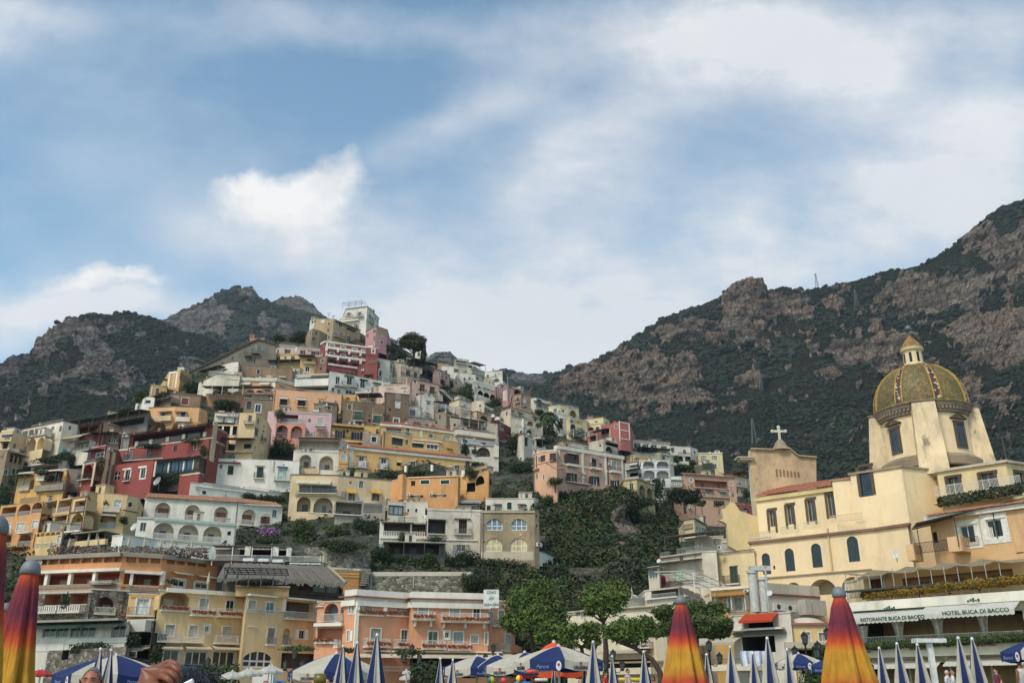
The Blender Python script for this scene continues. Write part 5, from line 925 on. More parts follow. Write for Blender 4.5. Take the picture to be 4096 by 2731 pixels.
B('hotel','yellow hotel wing with a pergola beam, corner column and white shuttered window',[(60,860),(340,888),(625,910)],1480,'d3b274','S 96 906 58 70; W 240 922 64 90 gl=6a8a96 m=2; R 470 918 230 136 ic=c9a868 dep=1.6 door=-; S 438 948 74 104; L 180 980 280 34 col=d8d4ca n0=.1; B 472 1002 250 54 col=cfcac0 out=.7; K 348 892 26 104 col=d8d4ca out=.2; K 610 910 28 370 col=d8d4ca out=.12; W 250 1126 62 130 gl=8b857c m=1; A 372 1130 62 132 dep=.5 door=8b857c dw=.9; B 242,370 1202,1206 74,66 56 col=9a958c out=.35; W 492 1146 44 66 m=2 fw=.1; K 455,530 1136,1140 28 84 col=d8d4ca out=.1; C 140 1316 240 130 m=4 gl=2a3236 rise=.6; R 480 1330 300 120 ic=2a2c2c dep=3 door=-; K 350 880 580 14 col=dcd8ce out=.5; K 95 1112 68 8',D=104.5,depth=12)
B('hotel','salmon link between the yellow and pink hotels with a tall arched balcony door',[(622,918),(838,912)],1480,'d08a5c','A 730 930 110 150 ic=c07a58 dep=1.0 door=5a6468 dw=.9 dh=.95; L 715 1018 150 62 col=c9c4bc n0=.5; R 720 1130 200 104 ic=c07a58 dep=1.0 door=-; S 730 1150 78 76; B 700 1214 190 26 col=c5bfb4 out=.3 fl=a3402c; K 725 1090 220 26 col=d3cfc6 out=.8; B 805 1014 60 66 col=c9c4bc out=.8; B 820 1222 84 52 col=c9c4bc out=1; K 640 954 60 5 out=.2; C 820 962 28 50 m=1; K 660 930 40 6; S 815 1150 14 70',D=106.5,depth=9)
B('hotel','coral pink seafront hotel with white parapet and bellied balconies',[(840,880),(935,872),(1355,900),(1375,890),(1985,905)],1480,'d08a5c','''S 1020 926 74 72; S 1290 934 76 76; R 1042 908 0 0; S 1466 928 76 106; S 1718 938 76 108; W 1893 948 54 96 gl=22302e m=2; B 1044,1262 990,996 196,186 30 col=b9b2a8 out=.3 fl=a3402c; B 1463 1000 184 58 col=d2cec4 out=1.1 fl=a3402c; B 1792 1012 378 66 col=d2cec4 out=1.1 fl=a3402c
S 1086 1134 78 84 col=c9c6be; W 1328 1142 76 100 gl=3a5a52 m=2; W 1544 1154 76 100 gl=2c3a38 m=2; W 1655 1160 30 44 fw=.25; S 1746 1160 76 90 col=c5cac6; S 1876 1186 56 60; S 2012 1166 60 90; B 1076,1320,1540,1744 1212,1220,1230,1238 188 62 col=d2cec4 out=1.1 fl=a3402c
K 940,1158 896,904 26,26 90 col=d8d4ca out=.25; K 928 980 28 300 col=d8d4ca out=.15; K 1460 1062 170 12 col=d0ccc2 out=.8; K 1398,1524,1628,1798,1948 1070,1072,1082,1086,1090 16 44 col=d8d4ca out=.5; S 880,906 930,930 14,20 80; S 866 1150 16 80; K 895 1150 16 80; R 1540 1370 1180 110 ic=3c3530 dep=3 door=-; F 1550 1330 1250 40 out=2.4 col=cfc5ae posts=0 slope=.2; K 1540 1312 1100 10 col=d0c8b8 out=.6; L 1500 1440 1200 40 col=8a857c n0=2'''.replace('R 1042 908 0 0; ',''),D=105.5,depth=13,q=[(.4,1.0,.3,'d4d0c6'),(-.75,.35,.05,'d0d0cc')],coping=(.1,.5,'a8603f'))
B('hotel','rear salmon wing of the pink hotel with white shuttered windows',[(1975,930),(2120,950),(2200,1150)],1480,'d08a5c','W 2000 996 40 70 gl=8a9496; W 2090 986 46 90 gl=9aa8aa; B 2025 1054 86 54 col=b9b2a8 out=.8; S 2140 1180 46 80; B 2110 1254 140 52 col=c9c4bc out=.9; K 2060 1100 70 10 col=d8d4ca out=.5; K 2210 1270 60 60 col=d08a5c out=.3',D=112,depth=9)
B('house','pink parapet hut behind the hotel sign board',[(1985,905),(2118,912)],960,'c06a4c','',D=114,depth=4)
def thatch():
 m=MB();mt=slats('6e675c',1.4,'X');b=[at(*N(x,y),D)for x,y,D in((-180,722,106.8),(410,742,108.2),(846,772,109.6))];t=[at(*N(x,y),D)for x,y,D in((-120,612,112),(300,622,112.6),(706,645,113))];up=Vector((0,0,1));r=random.Random(3);K=30
 for i in range(2):
  for k in range(K):
   f0,f1=k/K,(k+1)/K;dz=up*r.uniform(0,.16);dn=Vector((0,-.1,-r.uniform(0,.3)))
   P=[b[i].lerp(b[i+1],f0)+dn+dz,b[i].lerp(b[i+1],f1)+dn+dz,t[i].lerp(t[i+1],f1)+dz,t[i].lerp(t[i+1],f0)+dz]
   m.poly(P,mt);m.poly([p-up*.4 for p in P][::-1],mt);m.poly([P[0]-up*.4,P[1]-up*.4,P[1],P[0]],mt)
   for a,c in((0,3),(1,2)):m.poly([P[a]-up*.4,P[c]-up*.4,P[c],P[a]],mt)
 m.build('thatched_roof',THATCH.th)
 m=MB();m.tube([b[2]+up*.1,t[2]+up*.15],.18,flat('9a8c74',.9),6);m.build('ridge_pole',THATCH.th)
T(960,1947);thatch()
T(1500,1400,3.97)
B('house','small ochre attic house on the skyline of the right shoulder',[(985,205),(1170,230)],285,'c09040','C 1050 240 50 24 m=2; K 1080 222 180 6',dD=6,depth=8)
B('house','grey white skyline house with a flat roof and a railed verandah',[(1260,152),(1485,182)],285,'aea89a','R 1370 170 170 36 ic=7a756a dep=2 door=3a3834 nd=2; L 1370 195 170 32 col=c0bcb2; N 1370 205 170 24 col=b5b0a4 out=.6; K 1470 150 8 50 col=8a8680',dD=4)
B('house','white house with a glass balcony and a yellow gable stripe',[(1040,248),(1250,262),(1330,270)],480,'c8c6c0','R 1290 300 80 50 ic=8a9a94 dep=1.5 door=-; L 1290 300 84 60 col=8fa8a0 n0=.2; W 1290 425 30 50 gl=6a7a84; K 1285 262 80 40 col=c9a050 out=.05; L 1335 470 90 36 col=9a9890; X 1300 395 24 20',dD=2)
B('house','white cube house with small balconies right of the yellow gabled house',[(1340,360),(1480,372),(1600,392)],545,'cac8c2','W 1420,1500 440,430 30,34 40; B 1460 480 100 34 col=6a6864; X 1420 430 22 18; H 1545 450 20 24',dD=1)
B('house','grey house with a long glazed verandah and an open fabric roof',[(1460,290),(1540,285),(1745,345)],460,'b5ae9e','W 1620 300 150 70 gl=8a8a80 m=6 fw=.05; F 1560 232 190 60 out=4 col=8a7c6c posts=3; W 1615 425 60 40 gl=1c1c1c; C 1715 422 26 40 m=2; K 1640 392 220 8 col=9a9284 out=.3',dD=2)
B('house','white end house on the skyline with a dark mossy flank',[(1745,350),(2030,326),(2105,400)],540,'c9c6be','W 1790,1912,1960 390,376,362 34,22,18 46,36,28; L 1830 420 220 24 col=5a5652; A 1930 450 90 60 ic=b9b6ae door=- dep=1.2; K 2060 360 70 150 col=4a463c out=.04',dD=2)
B('house','cream curved wall house below the white end house',[(1740,448),(1880,468),(2010,530)],560,'b8aa90','C 1825 490 18 46 m=1 gl=4a3a30; W 1868 500 24 40 gl=2a2622',dD=0)
B('house','dusty pink house with one broad arch and dark windows',[(948,300),(1040,320),(1190,400)],520,'b58e84','W 1032,1140 355,415 34,32 50 gl=2c2420; A 1060 455 110 90 ic=8a5a50 dep=1.5 door=-; K 1120 400 10 120 col=a07a70',dD=0)
B('house','tan retaining house behind the shrubs of the right shoulder',[(1195,440),(1380,520)],600,'b0987c','H 1290 500 20 40',dD=-1)
B('house','long white terraced house with scalloped parapet and dark arches',[(1560,500),(1920,600)],640,'ccc9c2','A 1655,1790 570,610 60,70 44,46 ic=2a2a24 dep=1.2 door=-; L 1740 520 300 30 solid=ccc9c2; K 1880 650 40 40 col=b58a2c out=.4',dD=0,depth=7)
B('house','white arcade with three black arches above the pink terraces',[(1590,590),(1960,690)],775,'ccc9c2','A 1675,1770,1872 645,676,706 86,92,96 70,76,80 ic=22221e dep=2 door=-',dD=-1,depth=6)
B('house','rose pink house with dark square windows at the right end of the ridge',[(1915,580),(2050,612)],780,'b5828a','W 1966 618 30 36 gl=1a1612; W 1972 710 22 60 gl=2c2c2a; W 2020 640 18 40',dD=-1)
B('house','rose and white terrace house with a brown arch beside the rose house',[(2035,640),(2110,612),(2210,640)],830,'b57c84','W 2155,2165 640,705 30,18 30; S 2175 760 44 60 col=7a5040; K 2060 650 60 150 col=c9c4ba out=.05; R 2130 620 40 24 dep=1 door=-',dD=-2)
B('house','tumbledown brown stone house with a big dark arch',[(2060,575),(2200,595),(2350,640)],830,'8f705a','A 2260 630 120 110 ic=4a3428 dep=2.2 door=-; H 2250 770 60 50',dirt=.65,dD=1)
T(1920,1150)
B('house','square brown stone house with a small window and a little gable',[(262,862),(330,848),(405,864)],975,'9a7a5e','W 354 892 20 26 gl=c0beb6; C 362 950 24 20 m=1; K 330 946 90 8 col=8a7058',dirt=.6,dD=2)
B('house','white arched cottages behind the brown stone house',[(408,885),(450,882),(545,912)],960,'bfbcb2','A 470 892 60 34 ic=6a6a64 dep=1 door=-; W 440 905 14 26; W 480,515 930,928 30 30 gl=3a4044; L 500 945 90 16 col=6a6862; F 490 925 140 20 out=1.2 col=8a8478 posts=0',dD=2)
B('house','little orange hut on the ridge right of the white cottages',[(500,925),(540,920),(580,930)],965,'c0925c','H 540 935 12 12',dD=3,depth=5)
B('house','curved cream house with a round arched loggia and rooftop railing',[(550,955),(625,942),(700,952),(790,975)],1060,'c9bd98','W 600 968 30 36 gl=5a6468; W 664 978 24 20 m=2; A 745 982 54 58 ic=a08a5e dep=1.5 door=6a5a3a; P 718,765 992,1000 6 14; L 670 932 230 18 col=8a8680; K 665 966 44 6 col=a89878; H 775 1040 12 12',dD=0)
B('house','white house under the palm with brown shuttered windows',[(560,995),(735,1030)],1140,'c6c3bc','S 585,652 1036,1046 24,28 26,30 col=6a4a30; H 582 1090 16 16; H 575 1115 30 8; S 652 1078 24 10 col=c5c2ba fw=0',dD=-1)
B('house','pale yellow house with a blue arch and roof railing below the curved house',[(690,1044),(720,1040),(860,1068)],1150,'c9ba82','S 734 1058 26 24 col=4a3a30; A 742 1092 48 60 ic=5a6a74 dep=1 door=2a3a44 dw=.8; H 788 1070 20 10; L 760 1064 110 20 col=8a8470',dD=-2)
B('house','pale yellow stepped house with sweeping parapets and red arches',[(835,1052),(985,1034),(1035,1058)],1160,'c9ba84','W 836,930,866 1076,1066,1080 22,24,24 24,24,10 gl=4a4640; A 888,940 1116,1112 46,32 36,30 ic=8a3a30 dep=1 door=-; K 905 1084 120 7 col=d5cba4 out=.2',dD=-1)
B('house','brick red house with white outlined panels on its big side wall',[(970,1110),(1118,1066),(1196,1082)],1235,'ad5450','K 1118 1066 7 160 col=d5c8be out=.08; K 1194 1084 7 130 col=d5c8be; K 1158 1080 80 6 col=d5c8be; K 1158 1140 80 7 col=d5c8be; K 1158 1208 80 6 col=d5c8be; W 1090 1100 22 20 gl=2a1a18; K 1040 1130 6 80 col=d5c8be; R 975 1150 120 34 ic=4a2c28 dep=2 door=-; L 980 1176 110 24 col=a8a8a4 n0=.2; F 975 1144 130 20 out=2 col=3a2a26 posts=2; W 868 1176 10 16',dD=-2)
B('house','low coral wing of the brick red house',[(860,1148),(910,1140),(1040,1150)],1205,'b55a52','W 868 1168 10 16 gl=2a1a18',dD=-3,depth=5)
T(1500,1400,3.97)
B('house','white house with a grey sloping carport roof and a black lantern',[(1005,625),(1080,640),(1240,790)],860,'c4bfb6','R 1110 745 180 90 ic=7a746a dep=3 door=-; K 1035 660 12 40 col=3a3834 out=.3; F 1100 735 220 20 out=1 col=8a847a posts=0',dD=0,depth=6)
B('house','white cube house with a mansard corner and a brown awning',[(640,740),(715,708),(945,748)],930,'c8c5be','W 845 832 50 36 gl=5a5a54; K 845 808 70 8 col=6a5a4a out=.3; F 1010 836 180 20 out=2.5 col=33261f posts=2; W 830 905 30 20',dD=-1)
B('house','white stair cottage with a tiny arched window beside the brown tower',[(545,610),(625,650)],880,'cac6be','A 582 845 36 30 ic=2a2622 dep=.5 door=-; H 560 660 14 36; K 580 800 80 8 col=b5b0a6',dD=1,depth=6)
B('house','white gabled house with two curtained windows and a yellow parapet',[(540,880),(720,905),(938,962)],1120,'cac7c0','W 594 955 76 80 gl=7a746a col=8a7a64 m=3; W 820 985 70 90 gl=4a3a30; N 816 985 80 30 col=d0c8b4 out=.8; B 815 1050 110 34 col=4a4844 out=.6; K 735 905 400 8 col=c0a878; P 712,822 935,965 12 14',dD=0)
B('house','bare stone terrace wall with pots below the white gabled house',[(530,1050),(960,1110)],1200,'9a8e80','L 800 1150 540 50 solid=a89c8e; K 630,690,815,915 1130,1140,1165,1185 44 30 col=9a5a44 out=.5',dD=-1,depth=5,dirt=.65)
B('house','barrel fronted cream house with one white door on the right shoulder',[(1180,830),(1335,778),(1525,830)],970,'c9bba4','W 1425 870 44 60 gl=8a9098; W 1385 885 24 30; K 1450 925 150 6 col=8a8070',dD=0)
B('house','narrow cream tower house with a ramp parapet',[(1530,830),(1600,770),(1735,800)],960,'c6b9a2','K 1600 700 14 70 col=c9bda8; L 1670 760 120 40 col=8a8680',dD=1,depth=6)
B('house','tan house with an arched triple window beside the stone buttress',[(1290,930),(1345,918),(1535,960)],1075,'b09074','C 1435 995 80 60 m=4 gl=5a6066 rise=.6; W 1060 985 100 40',dD=-1)
B('house','bare stone buttress house with a pergola frame on its roof',[(960,1000),(1130,965),(1330,1030)],1250,'9a8872','A 1060 930 100 50 dep=1 door=-; A 1200 965 110 50 ic=8a8880 dep=1 door=-; F 1140 925 240 20 out=2.5 col=cfd2d2 lat=6 slope=.05 posts=3 pc=cfd2d2; K 1150 1040 40 180 col=8a7862',dD=-1,dirt=.65)
B('house','peach house with a wide low arch right of the tan house',[(1535,985),(1620,968),(1860,1045)],1130,'bf9c80','A 1730 1050 120 60 ic=6a5a4a dep=1 door=- rise=.7; P 1640 1060 8 14; K 1730 1036 130 7 col=8a6a50',dD=-1)
B('house','long cream terrace house with a flat awning on thin white poles',[(1120,1080),(1400,1090),(1960,1180)],1280,'c2b6a2','R 1400 1130 560 100 ic=a8a296 dep=2 door=5a3226 nd=3 dw=.16 dh=.55; F 1430 1106 600 90 out=2.4 col=7a7264 posts=5 pc=d0cdc4; W 1780 1148 50 60 gl=1c2a34; H 1903 1190 10 24; L 1450 1060 260 36 col=b5b5b0; P 1830 1160 6 6',dD=-1)
B('house','white terrace slab over a blue doored house with a blue balcony',[(1260,1240),(1890,1320)],1420,'c9c2b4','K 1570 1330 620 70 col=c9c2b4 out=2.0',dD=-2,depth=8)
B('house','white house front with blue doors under the broad terrace slab',[(1340,1400),(1960,1480)],1560,'c3c3c2','W 1430,1720 1370,1420 60,60 90 gl=3a5a7a col=4a6a8a m=2; B 1700 1470 480 50 col=6a86a8 out=1.0; L 1450 1480 90 40 col=7a96b0; H 1580 1440 8 8',dD=-2.5,depth=6)
T(960,1150)
B('house','white buttressed cellar with one big vaulted arch',[(1780,1265),(2070,1268)],1360,'c0baae','A 1945 1276 110 76 ic=8a857a dep=2.4 door=3a4a3a; K 2050 1268 40 90 col=c9c2b4 out=.4; H 1880 1270 14 16',dD=-3,depth=6)
T(1920,1150)
B('house','dark red house with white arched windows and bulging white chimneys',[(95,1056),(155,1090),(298,1146)],1195,'7c2a34','W 172 1100 24 40 gl=4a5a54; A 224 1096 34 40 ic=8a8680 dep=.6 door=-; C 222 1150 30 30 m=1; L 230 1128 130 14 solid=7c2a34; D 125,172 1006,1030 26 30 col=c9c6be',dD=0)
B('house','white and black barrel roofed row with round white chimneys',[(75,1010),(200,1050),(330,1110)],1140,'b5afa4','R 200 1060 150 30 ic=3a3632 dep=2 door=-; K 220 1075 220 6 col=2a2622; D 275 1064 32 30 col=c9c6be; X 40,60,90 945,955,968 18 14',dD=2,depth=6)
B('house','cream hotel row with grey canopied windows on the right shoulder',[(170,985),(250,955),(483,1030)],1080,'bfb49c','W 250,318,440 990,1012,1046 22 26 gl=2a3a34; N 252,320,440 975,998,1032 44 14 col=5a544a out=.8; L 340 1035 200 20 col=8a8474; P 345 1030 14 16',dD=0)
B('house','cream arched ground storey of the hotel row',[(250,1040),(505,1085)],1150,'c6bca6','A 402,465 1068,1084 50,46 40,36 ic=a89a84 dep=1.2 door=-; K 340 1050 8 70 col=d0ccc2 out=.6; L 380 1110 200 20 col=d0ccc2',dD=-1)
B('house','white gateway house with scrolled iron and arches by the trees',[(310,1130),(345,1108),(440,1150)],1200,'bcb8ae','A 395 1138 44 50 ic=2a3028 dep=1 door=-; W 330 1140 20 26',dD=-1,depth=5)
B('house','white cottage with a tall dark green door beside an orange lit porch',[(312,1180),(350,1168),(414,1196)],1320,'c0b8a8','S 368 1198 26 70 col=20303a fw=.04; X 372 1186 18 14; W 420 1222 20 34 gl=20303a; K 415 1300 60 6 col=a8a296; R 470 1240 60 40 ic=6a3a28 dep=2 door=-',dD=-2)
B('house','shed with a dark sloping porch right of the green doored cottage',[(412,1210),(450,1215),(520,1255)],1310,'bdb8ae','R 480 1238 60 40 ic=4a2c22 dep=2 door=-; F 482 1232 80 20 out=2 col=3a302a posts=2; W 428 1222 18 34 gl=20303a',dD=-2,depth=5)
B('palazzo','pale pink palazzo with white pilasters, stone balconies and brown shutters',[(600,1262),(620,1255),(1145,1345)],1640,'c0957c','''W 732 1334 74 76 gl=2c1c16 col=3a241a; O 732 1334 120 76 col=3a221a gl=241a16; S 912 1370 40 72 col=3a221a fw=.2; W 1073 1388 36 68 gl=8a94a0 m=2 fw=.15; K 732,912,1083 1322,1354,1362 64,60,74 9 col=b5a898 out=.4; B 730 1392 86 24 col=4a403a slab=cfc8ba out=.9 th=.5; B 918 1408 84 34 col=4a403a slab=cfc8ba out=.9 th=.5; B 1078 1442 80 26 col=5a504a slab=cfc8ba out=.8 th=.5; O 732 1484 84 70 col=3a221a gl=241a16; O 912 1512 84 70 col=3a221a gl=241a16; O 1078 1540 70 60 col=3a221a gl=241a16; K 732,912 1478,1502 66 8 col=b5a898 out=.4; P 728,912 1452,1486 24 10 col=d0c8ba
K 634 1262 12 310 col=cfc8ba out=.12; K 822 1285 14 280 col=cfc8ba out=.14; K 822 1478 30 14 col=cfc8ba out=.4; K 1004 1320 14 260 col=cfc8ba out=.12; K 1138 1350 14 260 col=cfc8ba out=.12; K 770 1418 270 14 col=cfc8ba out=.1; K 1070 1470 130 14 col=cfc8ba out=.1; X 1032 1404 22 18; K 1022 1330 4 240 col=3a2a22 out=.15; B 775 1528 190 36 col=4a3a34 out=.8''',q=[(.1,.9,.2,'cfc8ba')],dD=0,depth=14)
B('palazzo','peach corner pavilion of the palazzo with ribbon windows',[(430,1330),(520,1302),(612,1300)],1640,'d09a76','W 512 1342 52 44 gl=2a2a28 m=3 fw=.05 col=5a5048; W 474 1356 16 34 gl=2a2a28 fw=.03; W 584 1328 44 64 gl=2a221e m=2 col=4a3a30; L 590 1368 64 26 col=3a302a n0=.3; K 500 1400 170 6 col=b5805c; C 454 1488 14 40 m=1; W 510 1496 14 40 gl=4a2a22; K 456 1450 40 10 col=b5704e out=.5; K 454 1345 4 110 col=4a342a; K 650 1440 50 10 col=b06a4a out=.4',dD=-1,depth=8)
B('house','cream flat roofed house with a lattice pergola frame above the palazzo',[(660,1240),(720,1230),(880,1262)],1300,'bdb19c','W 850 1270 24 14; F 750 1180 190 70 out=5 col=cfd0c4 lat=3 slope=.0 posts=3 pc=cfd0c4',dD=4,depth=8)
B('house','white roofed house with a deep black arch and brown awnings behind the palazzo',[(870,1240),(985,1205),(1105,1240)],1345,'bdb4a4','A 1032 1272 52 60 ic=14181a dep=2 door=-; N 1060 1230 100 24 col=bcb6a8 out=1.4; R 1060 1246 110 24 ic=2a2824 dep=1.5 door=-; L 1060 1310 110 30 col=4a4844 n0=.8',dD=3,depth=8)
B('villa','white villa with portholes and a low red tile roof on a vine terrace',[(1150,1225),(1195,1200),(1515,1240)],1300,'cfcac0','P 1248,1320,1384,1468 1222,1230,1240,1248 9 9; O 1258,1320,1388,1470 1248,1258,1262,1272 50,46,46,44 30 col=1f2426 gl=15181a; K 1255,1325,1390,1470 1238,1248,1254,1264 44 4 col=a8a296 out=.2; W 1175 1254 18 34 gl=20282a; F 1380 1290 260 20 out=3 col=2c3822 posts=4; R 1545 1284 50 30 ic=3a3834 dep=2 door=-',dD=2,roof=dict(rise=1.4,run=6,over=.5,col='966048'),q=[(0,.5,.25,'bfbab0')])
B('house','white cube house with a brown door over two dark arches',[(1515,1262),(1690,1272),(1740,1290)],1400,'cbc5bc','W 1637 1296 24 34 gl=3a1e18 fw=.2; S 1716 1308 16 20 col=4a241e fw=.05; A 1600,1664 1342,1344 48 46 ic=6a6862 dep=1.6 door=-; L 1640 1316 110 18 col=6a6660 n0=.3; P 1632 1345 6 6; L 1700 1385 120 16 col=5a5854; K 1600 1340 170 7 col=b5b0a6 out=.2',dD=1)
B('house','yellow house with two white arched windows and a chimney',[(1742,1328),(1938,1326)],1450,'c6b684','C 1788,1876 1346,1346 44 34 m=3 rise=.6 gl=6a7478; W 1880 1410 28 50 gl=3a1e18; K 1840 1320 200 8 col=c9c4b6 out=.2; D 1842 1308 14 20 col=cfccc4; K 1788,1876 1340,1340 54 5 col=d5d0c4',dD=1)
B('house','ivy clad hut with a black window below the yellow house',[(1722,1425),(1800,1398),(1862,1405)],1475,'5a5a44','W 1830 1420 10 14; K 1820 1404 80 70 col=26381c out=.2',dD=-1,depth=6)
B('house','small yellow house with a fan window and a railed roof terrace',[(1165,1350),(1210,1338),(1400,1352)],1400,'c9a550','C 1254 1358 40 30 m=3; L 1300 1318 200 26 col=8a8a86; K 1330 1356 160 10 col=a08a60',dD=0)
B('house','grey plaster cottage with a pale window beside the fan window house',[(1400,1332),(1440,1325),(1545,1345)],1420,'a8a296','W 1502 1350 26 26 gl=9aa09c; K 1500 1344 36 5 col=7a7468; H 1540 1400 14 20; L 1540 1395 60 20 solid=c5c0b6',dD=0,dirt=.6)
B('house','bright white house with two tiers of big round arches',[(1262,1392),(1300,1365),(1518,1385)],1540,'ccd0d6','A 1348,1462 1372,1384 94,98 76,74 ic=b5bac4 dep=2.4 door=22282e dw=.26 dh=.34 rise=.7; A 1348,1462 1462,1464 98,98 66,64 ic=b5bac4 dep=2 door=- rise=.5; L 1400 1434 220 18 col=d5d8dc n0=.05; K 1408 1450 220 10 col=d5d8dc out=.15; C 1282 1395 10 40 m=1',dD=-1)
B('house','white balcony house with a striped awning left of the tiered arches',[(1150,1405),(1262,1390)],1520,'bfbcb4','N 1235 1404 60 22 col=d0ccc0 out=1; R 1235 1420 56 34 ic=5a4a40 dep=1.4 door=-; B 1236 1425 70 20 col=8a8a88 out=.8; L 1180 1420 60 24 col=8a8a88; R 1240 1480 80 60 ic=22262a dep=2 door=-; A 1180 1475 40 50 ic=6a6862 dep=1 door=-; F 1230 1456 120 20 out=1.5 col=3a2a22 posts=2',dD=-2)
B('house','white house with a brown door and ramp wall under the tiered arches',[(1400,1540),(1525,1536)],1680,'c5c6c8','W 1470 1548 26 46 gl=2a1e1c; B 1500 1570 100 26 col=5a5854 out=.7; A 1500 1610 60 60 ic=a8aab0 dep=1 door=-; K 1460 1536 140 8; L 1570 1510 80 24 solid=cfd0d2',dD=-3,depth=6)
T(2480,1720,4.52)
B('house','dark porch house with a glazed veranda and blue washing',[(925,905),(1215,915)],1160,'8a8478','W 1065 940 270 70 gl=8a948c m=6 fw=.05; R 1080 1060 260 80 ic=3a3a38 dep=2 door=2a2420; B 1090 1000 290 30 col=6a4a40 out=.8; K 1140,1170 1108,1110 26,22 34 col=4060a0 out=-.5 n0=-.6',dD=-1,depth=7)
B('house','terracotta pink house with a long loggia and red tile roof',[(1150,800),(1215,800),(1950,850),(2085,850)],1430,'b58a6e','W 1285 875 50 54 gl=8a8a84 fw=.2; R 1650 910 590 130 ic=b07a60 dep=2.2 door=2a3430 nd=2 dw=.1 rail=6a4a40 dx=.1; P 1645 858 16 14; A 1410 1060 120 130 ic=9a5a44 dep=1.6 door=8a8a84; W 1590,1865 1110,1120 120,110 100 gl=7a8488 m=4; N 1840 1090 150 34 col=b5aaa4 out=1; N 1600 1078 160 24 col=4a3028 out=1; L 1700 1170 560 50 solid=b58a6e n0=.4; C 2045 1130 40 80 m=2; K 1985 980 24 330 col=c0a090 out=.3; K 1650 1045 620 12 col=c9968a out=.3; R 1480 1270 160 60 dep=1 ic=6a4434 door=-; R 1790 1280 190 60 dep=1 ic=6a4434 door=-; W 2015 945 50 50 gl=7a8488',dD=-1,roof=dict(rise=1.3,run=5,over=.5,col='966048'))
B('house','cream and white arched house with a rose tile roof behind the facade',[(1940,800),(2040,830),(2420,890)],1200,'bfa07a','W 2165 940 50 60 gl=1c1c1e; B 2200 990 250 40 col=5a544c out=.8; K 2055,2270 840,870 24,20 190 col=cfcabd; K 2200 860 330 10 col=cfcabd; W 2400 960 20 60',dD=2,roof=dict(rise=1.0,run=4,over=.4,col='9a5248'))
B('house','yellow gabled house with two arched windows at the edge of the wood',[(60,910),(300,880),(612,990)],1370,'b8a06c','A 405 1000 110 220 ic=a8956c dep=1.2 door=6a7074 dw=.5 dh=.9 rail=5a564c dx=-.1; A 540 1052 106 220 ic=a8956c dep=1.2 door=6a7074 dw=.5 dh=.9 rail=5a564c dx=-.1; H 122 1050 16 60',dD=9,dirt=.5)
B('house','peach block house behind the flat topped pine',[(1000,1200),(1360,1250)],1560,'c09070','H 1330 1110 20 60; X 1255 1390 40 30; A 1190 1280 90 110 ic=9a9088 dep=1 door=5a6064; W 1185 1390 50 60',dD=-4,depth=8)
B('house','low dark red chapel wall with a round headed window',[(2120,1330),(2420,1360)],1540,'8a3a34','A 2275 1410 110 110 ic=5a2a26 dep=.4 door=9aa4a8 dw=.8 dh=.8; R 2180 1220 160 90 dep=1.5 ic=1a1614 door=-',D=205,depth=6)
T(1920,1947)
B('house','cream stair house with a row of small arches at the foot of the wood',[(1632,262),(1712,248),(1808,300)],372,'c2ae80','A 1730,1746,1762,1778,1794 262,268,276,284,292 12 18 dep=.5 door=-; W 1735,1757,1782,1798 314,320,326,332 14 34; K 1660 330 90 7 col=8a7a5c out=.2; L 1660 300 90 40 col=5a5448',D=175,depth=8)
B('wall','dark dry stone retaining wall in the wooded gully',[(708,645),(1020,650)],780,'4c463e','',cat='retaining wall',wmat=stone('5a5348',1.6),D=150,depth=5,coping=None)
B('staircase','white walled ramp descending below the dry stone wall',[(722,748),(800,800)],830,'8a8a88','',cat='ramp',D=148,depth=2,coping=None)
B('tower','round stump of stone wall behind the tan house',[(478,388),(520,384),(556,392)],540,'5a5448','',cat='stone wall',wmat=stone('5e574c',1.8),D=168,depth=6,coping=None)
B('house','shabby white corner house with a laundry balcony and mesh railed roof',[(1445,560),(1775,500),(1890,512)],800,'c3bba8','''C 1610 552 30 44 m=2; R 1580 590 300 180 ic=a8a8a4 dep=2.2 door=2a2e30 nd=2 dw=.14 dh=.8 dx=.1; W 1392 650 70 80 gl=5a605e m=2; F 1600 590 360 60 out=1.2 col=4a443c posts=0; L 1600 745 300 40 col=5a5650 n0=.1; L 1480 520 80 44 col=8f918c n0=0; L 1680 480 210 44 col=8f918c; K 1760 660 60 100 col=8f8676 out=.03; K 1610 545 330 8 col=7a5a44 out=.3; X 1918 470 30 30''',D=128,dirt=.55,depth=12)
B('house','glazed bay with grey casements at the corner of the shabby white house',[(1345,645),(1430,632)],800,'bdb5a2','W 1385 650 70 84 gl=6a706e m=3 fw=.05; F 1390 640 130 20 out=.8 col=4a443c posts=0',D=126.5,depth=5)
B('house','white upper flat with a brown corrugated canopy behind the laundry house',[(1640,420),(1775,402),(1945,392)],520,'c5c2b8','F 1770 378 280 40 out=5 col=5a4a3c posts=3; W 1885 410 30 50 gl=8a8a84; L 1810 426 90 50 col=a8a8a4 n0=.3',D=136,depth=8)
B('house','long plain white wall with a wire fence behind the church arcade',[(1880,420),(2140,405)],520,'c4c4be','L 2040 440 200 60 col=8a8a86',D=133,depth=6)
B('house','cream house with one dark balcony door beside the arcade',[(1885,545),(2190,480)],790,'d0b885','W 2032 634 52 130 gl=20241f col=5a564a m=2; B 2018 708 130 66 col=4a463c out=.6; K 2032 625 70 7 col=a89870; K 1892 545 10 240 col=b5a278 out=.15; K 2040 512 310 6 col=8a5a44 out=.25',D=124,depth=9)
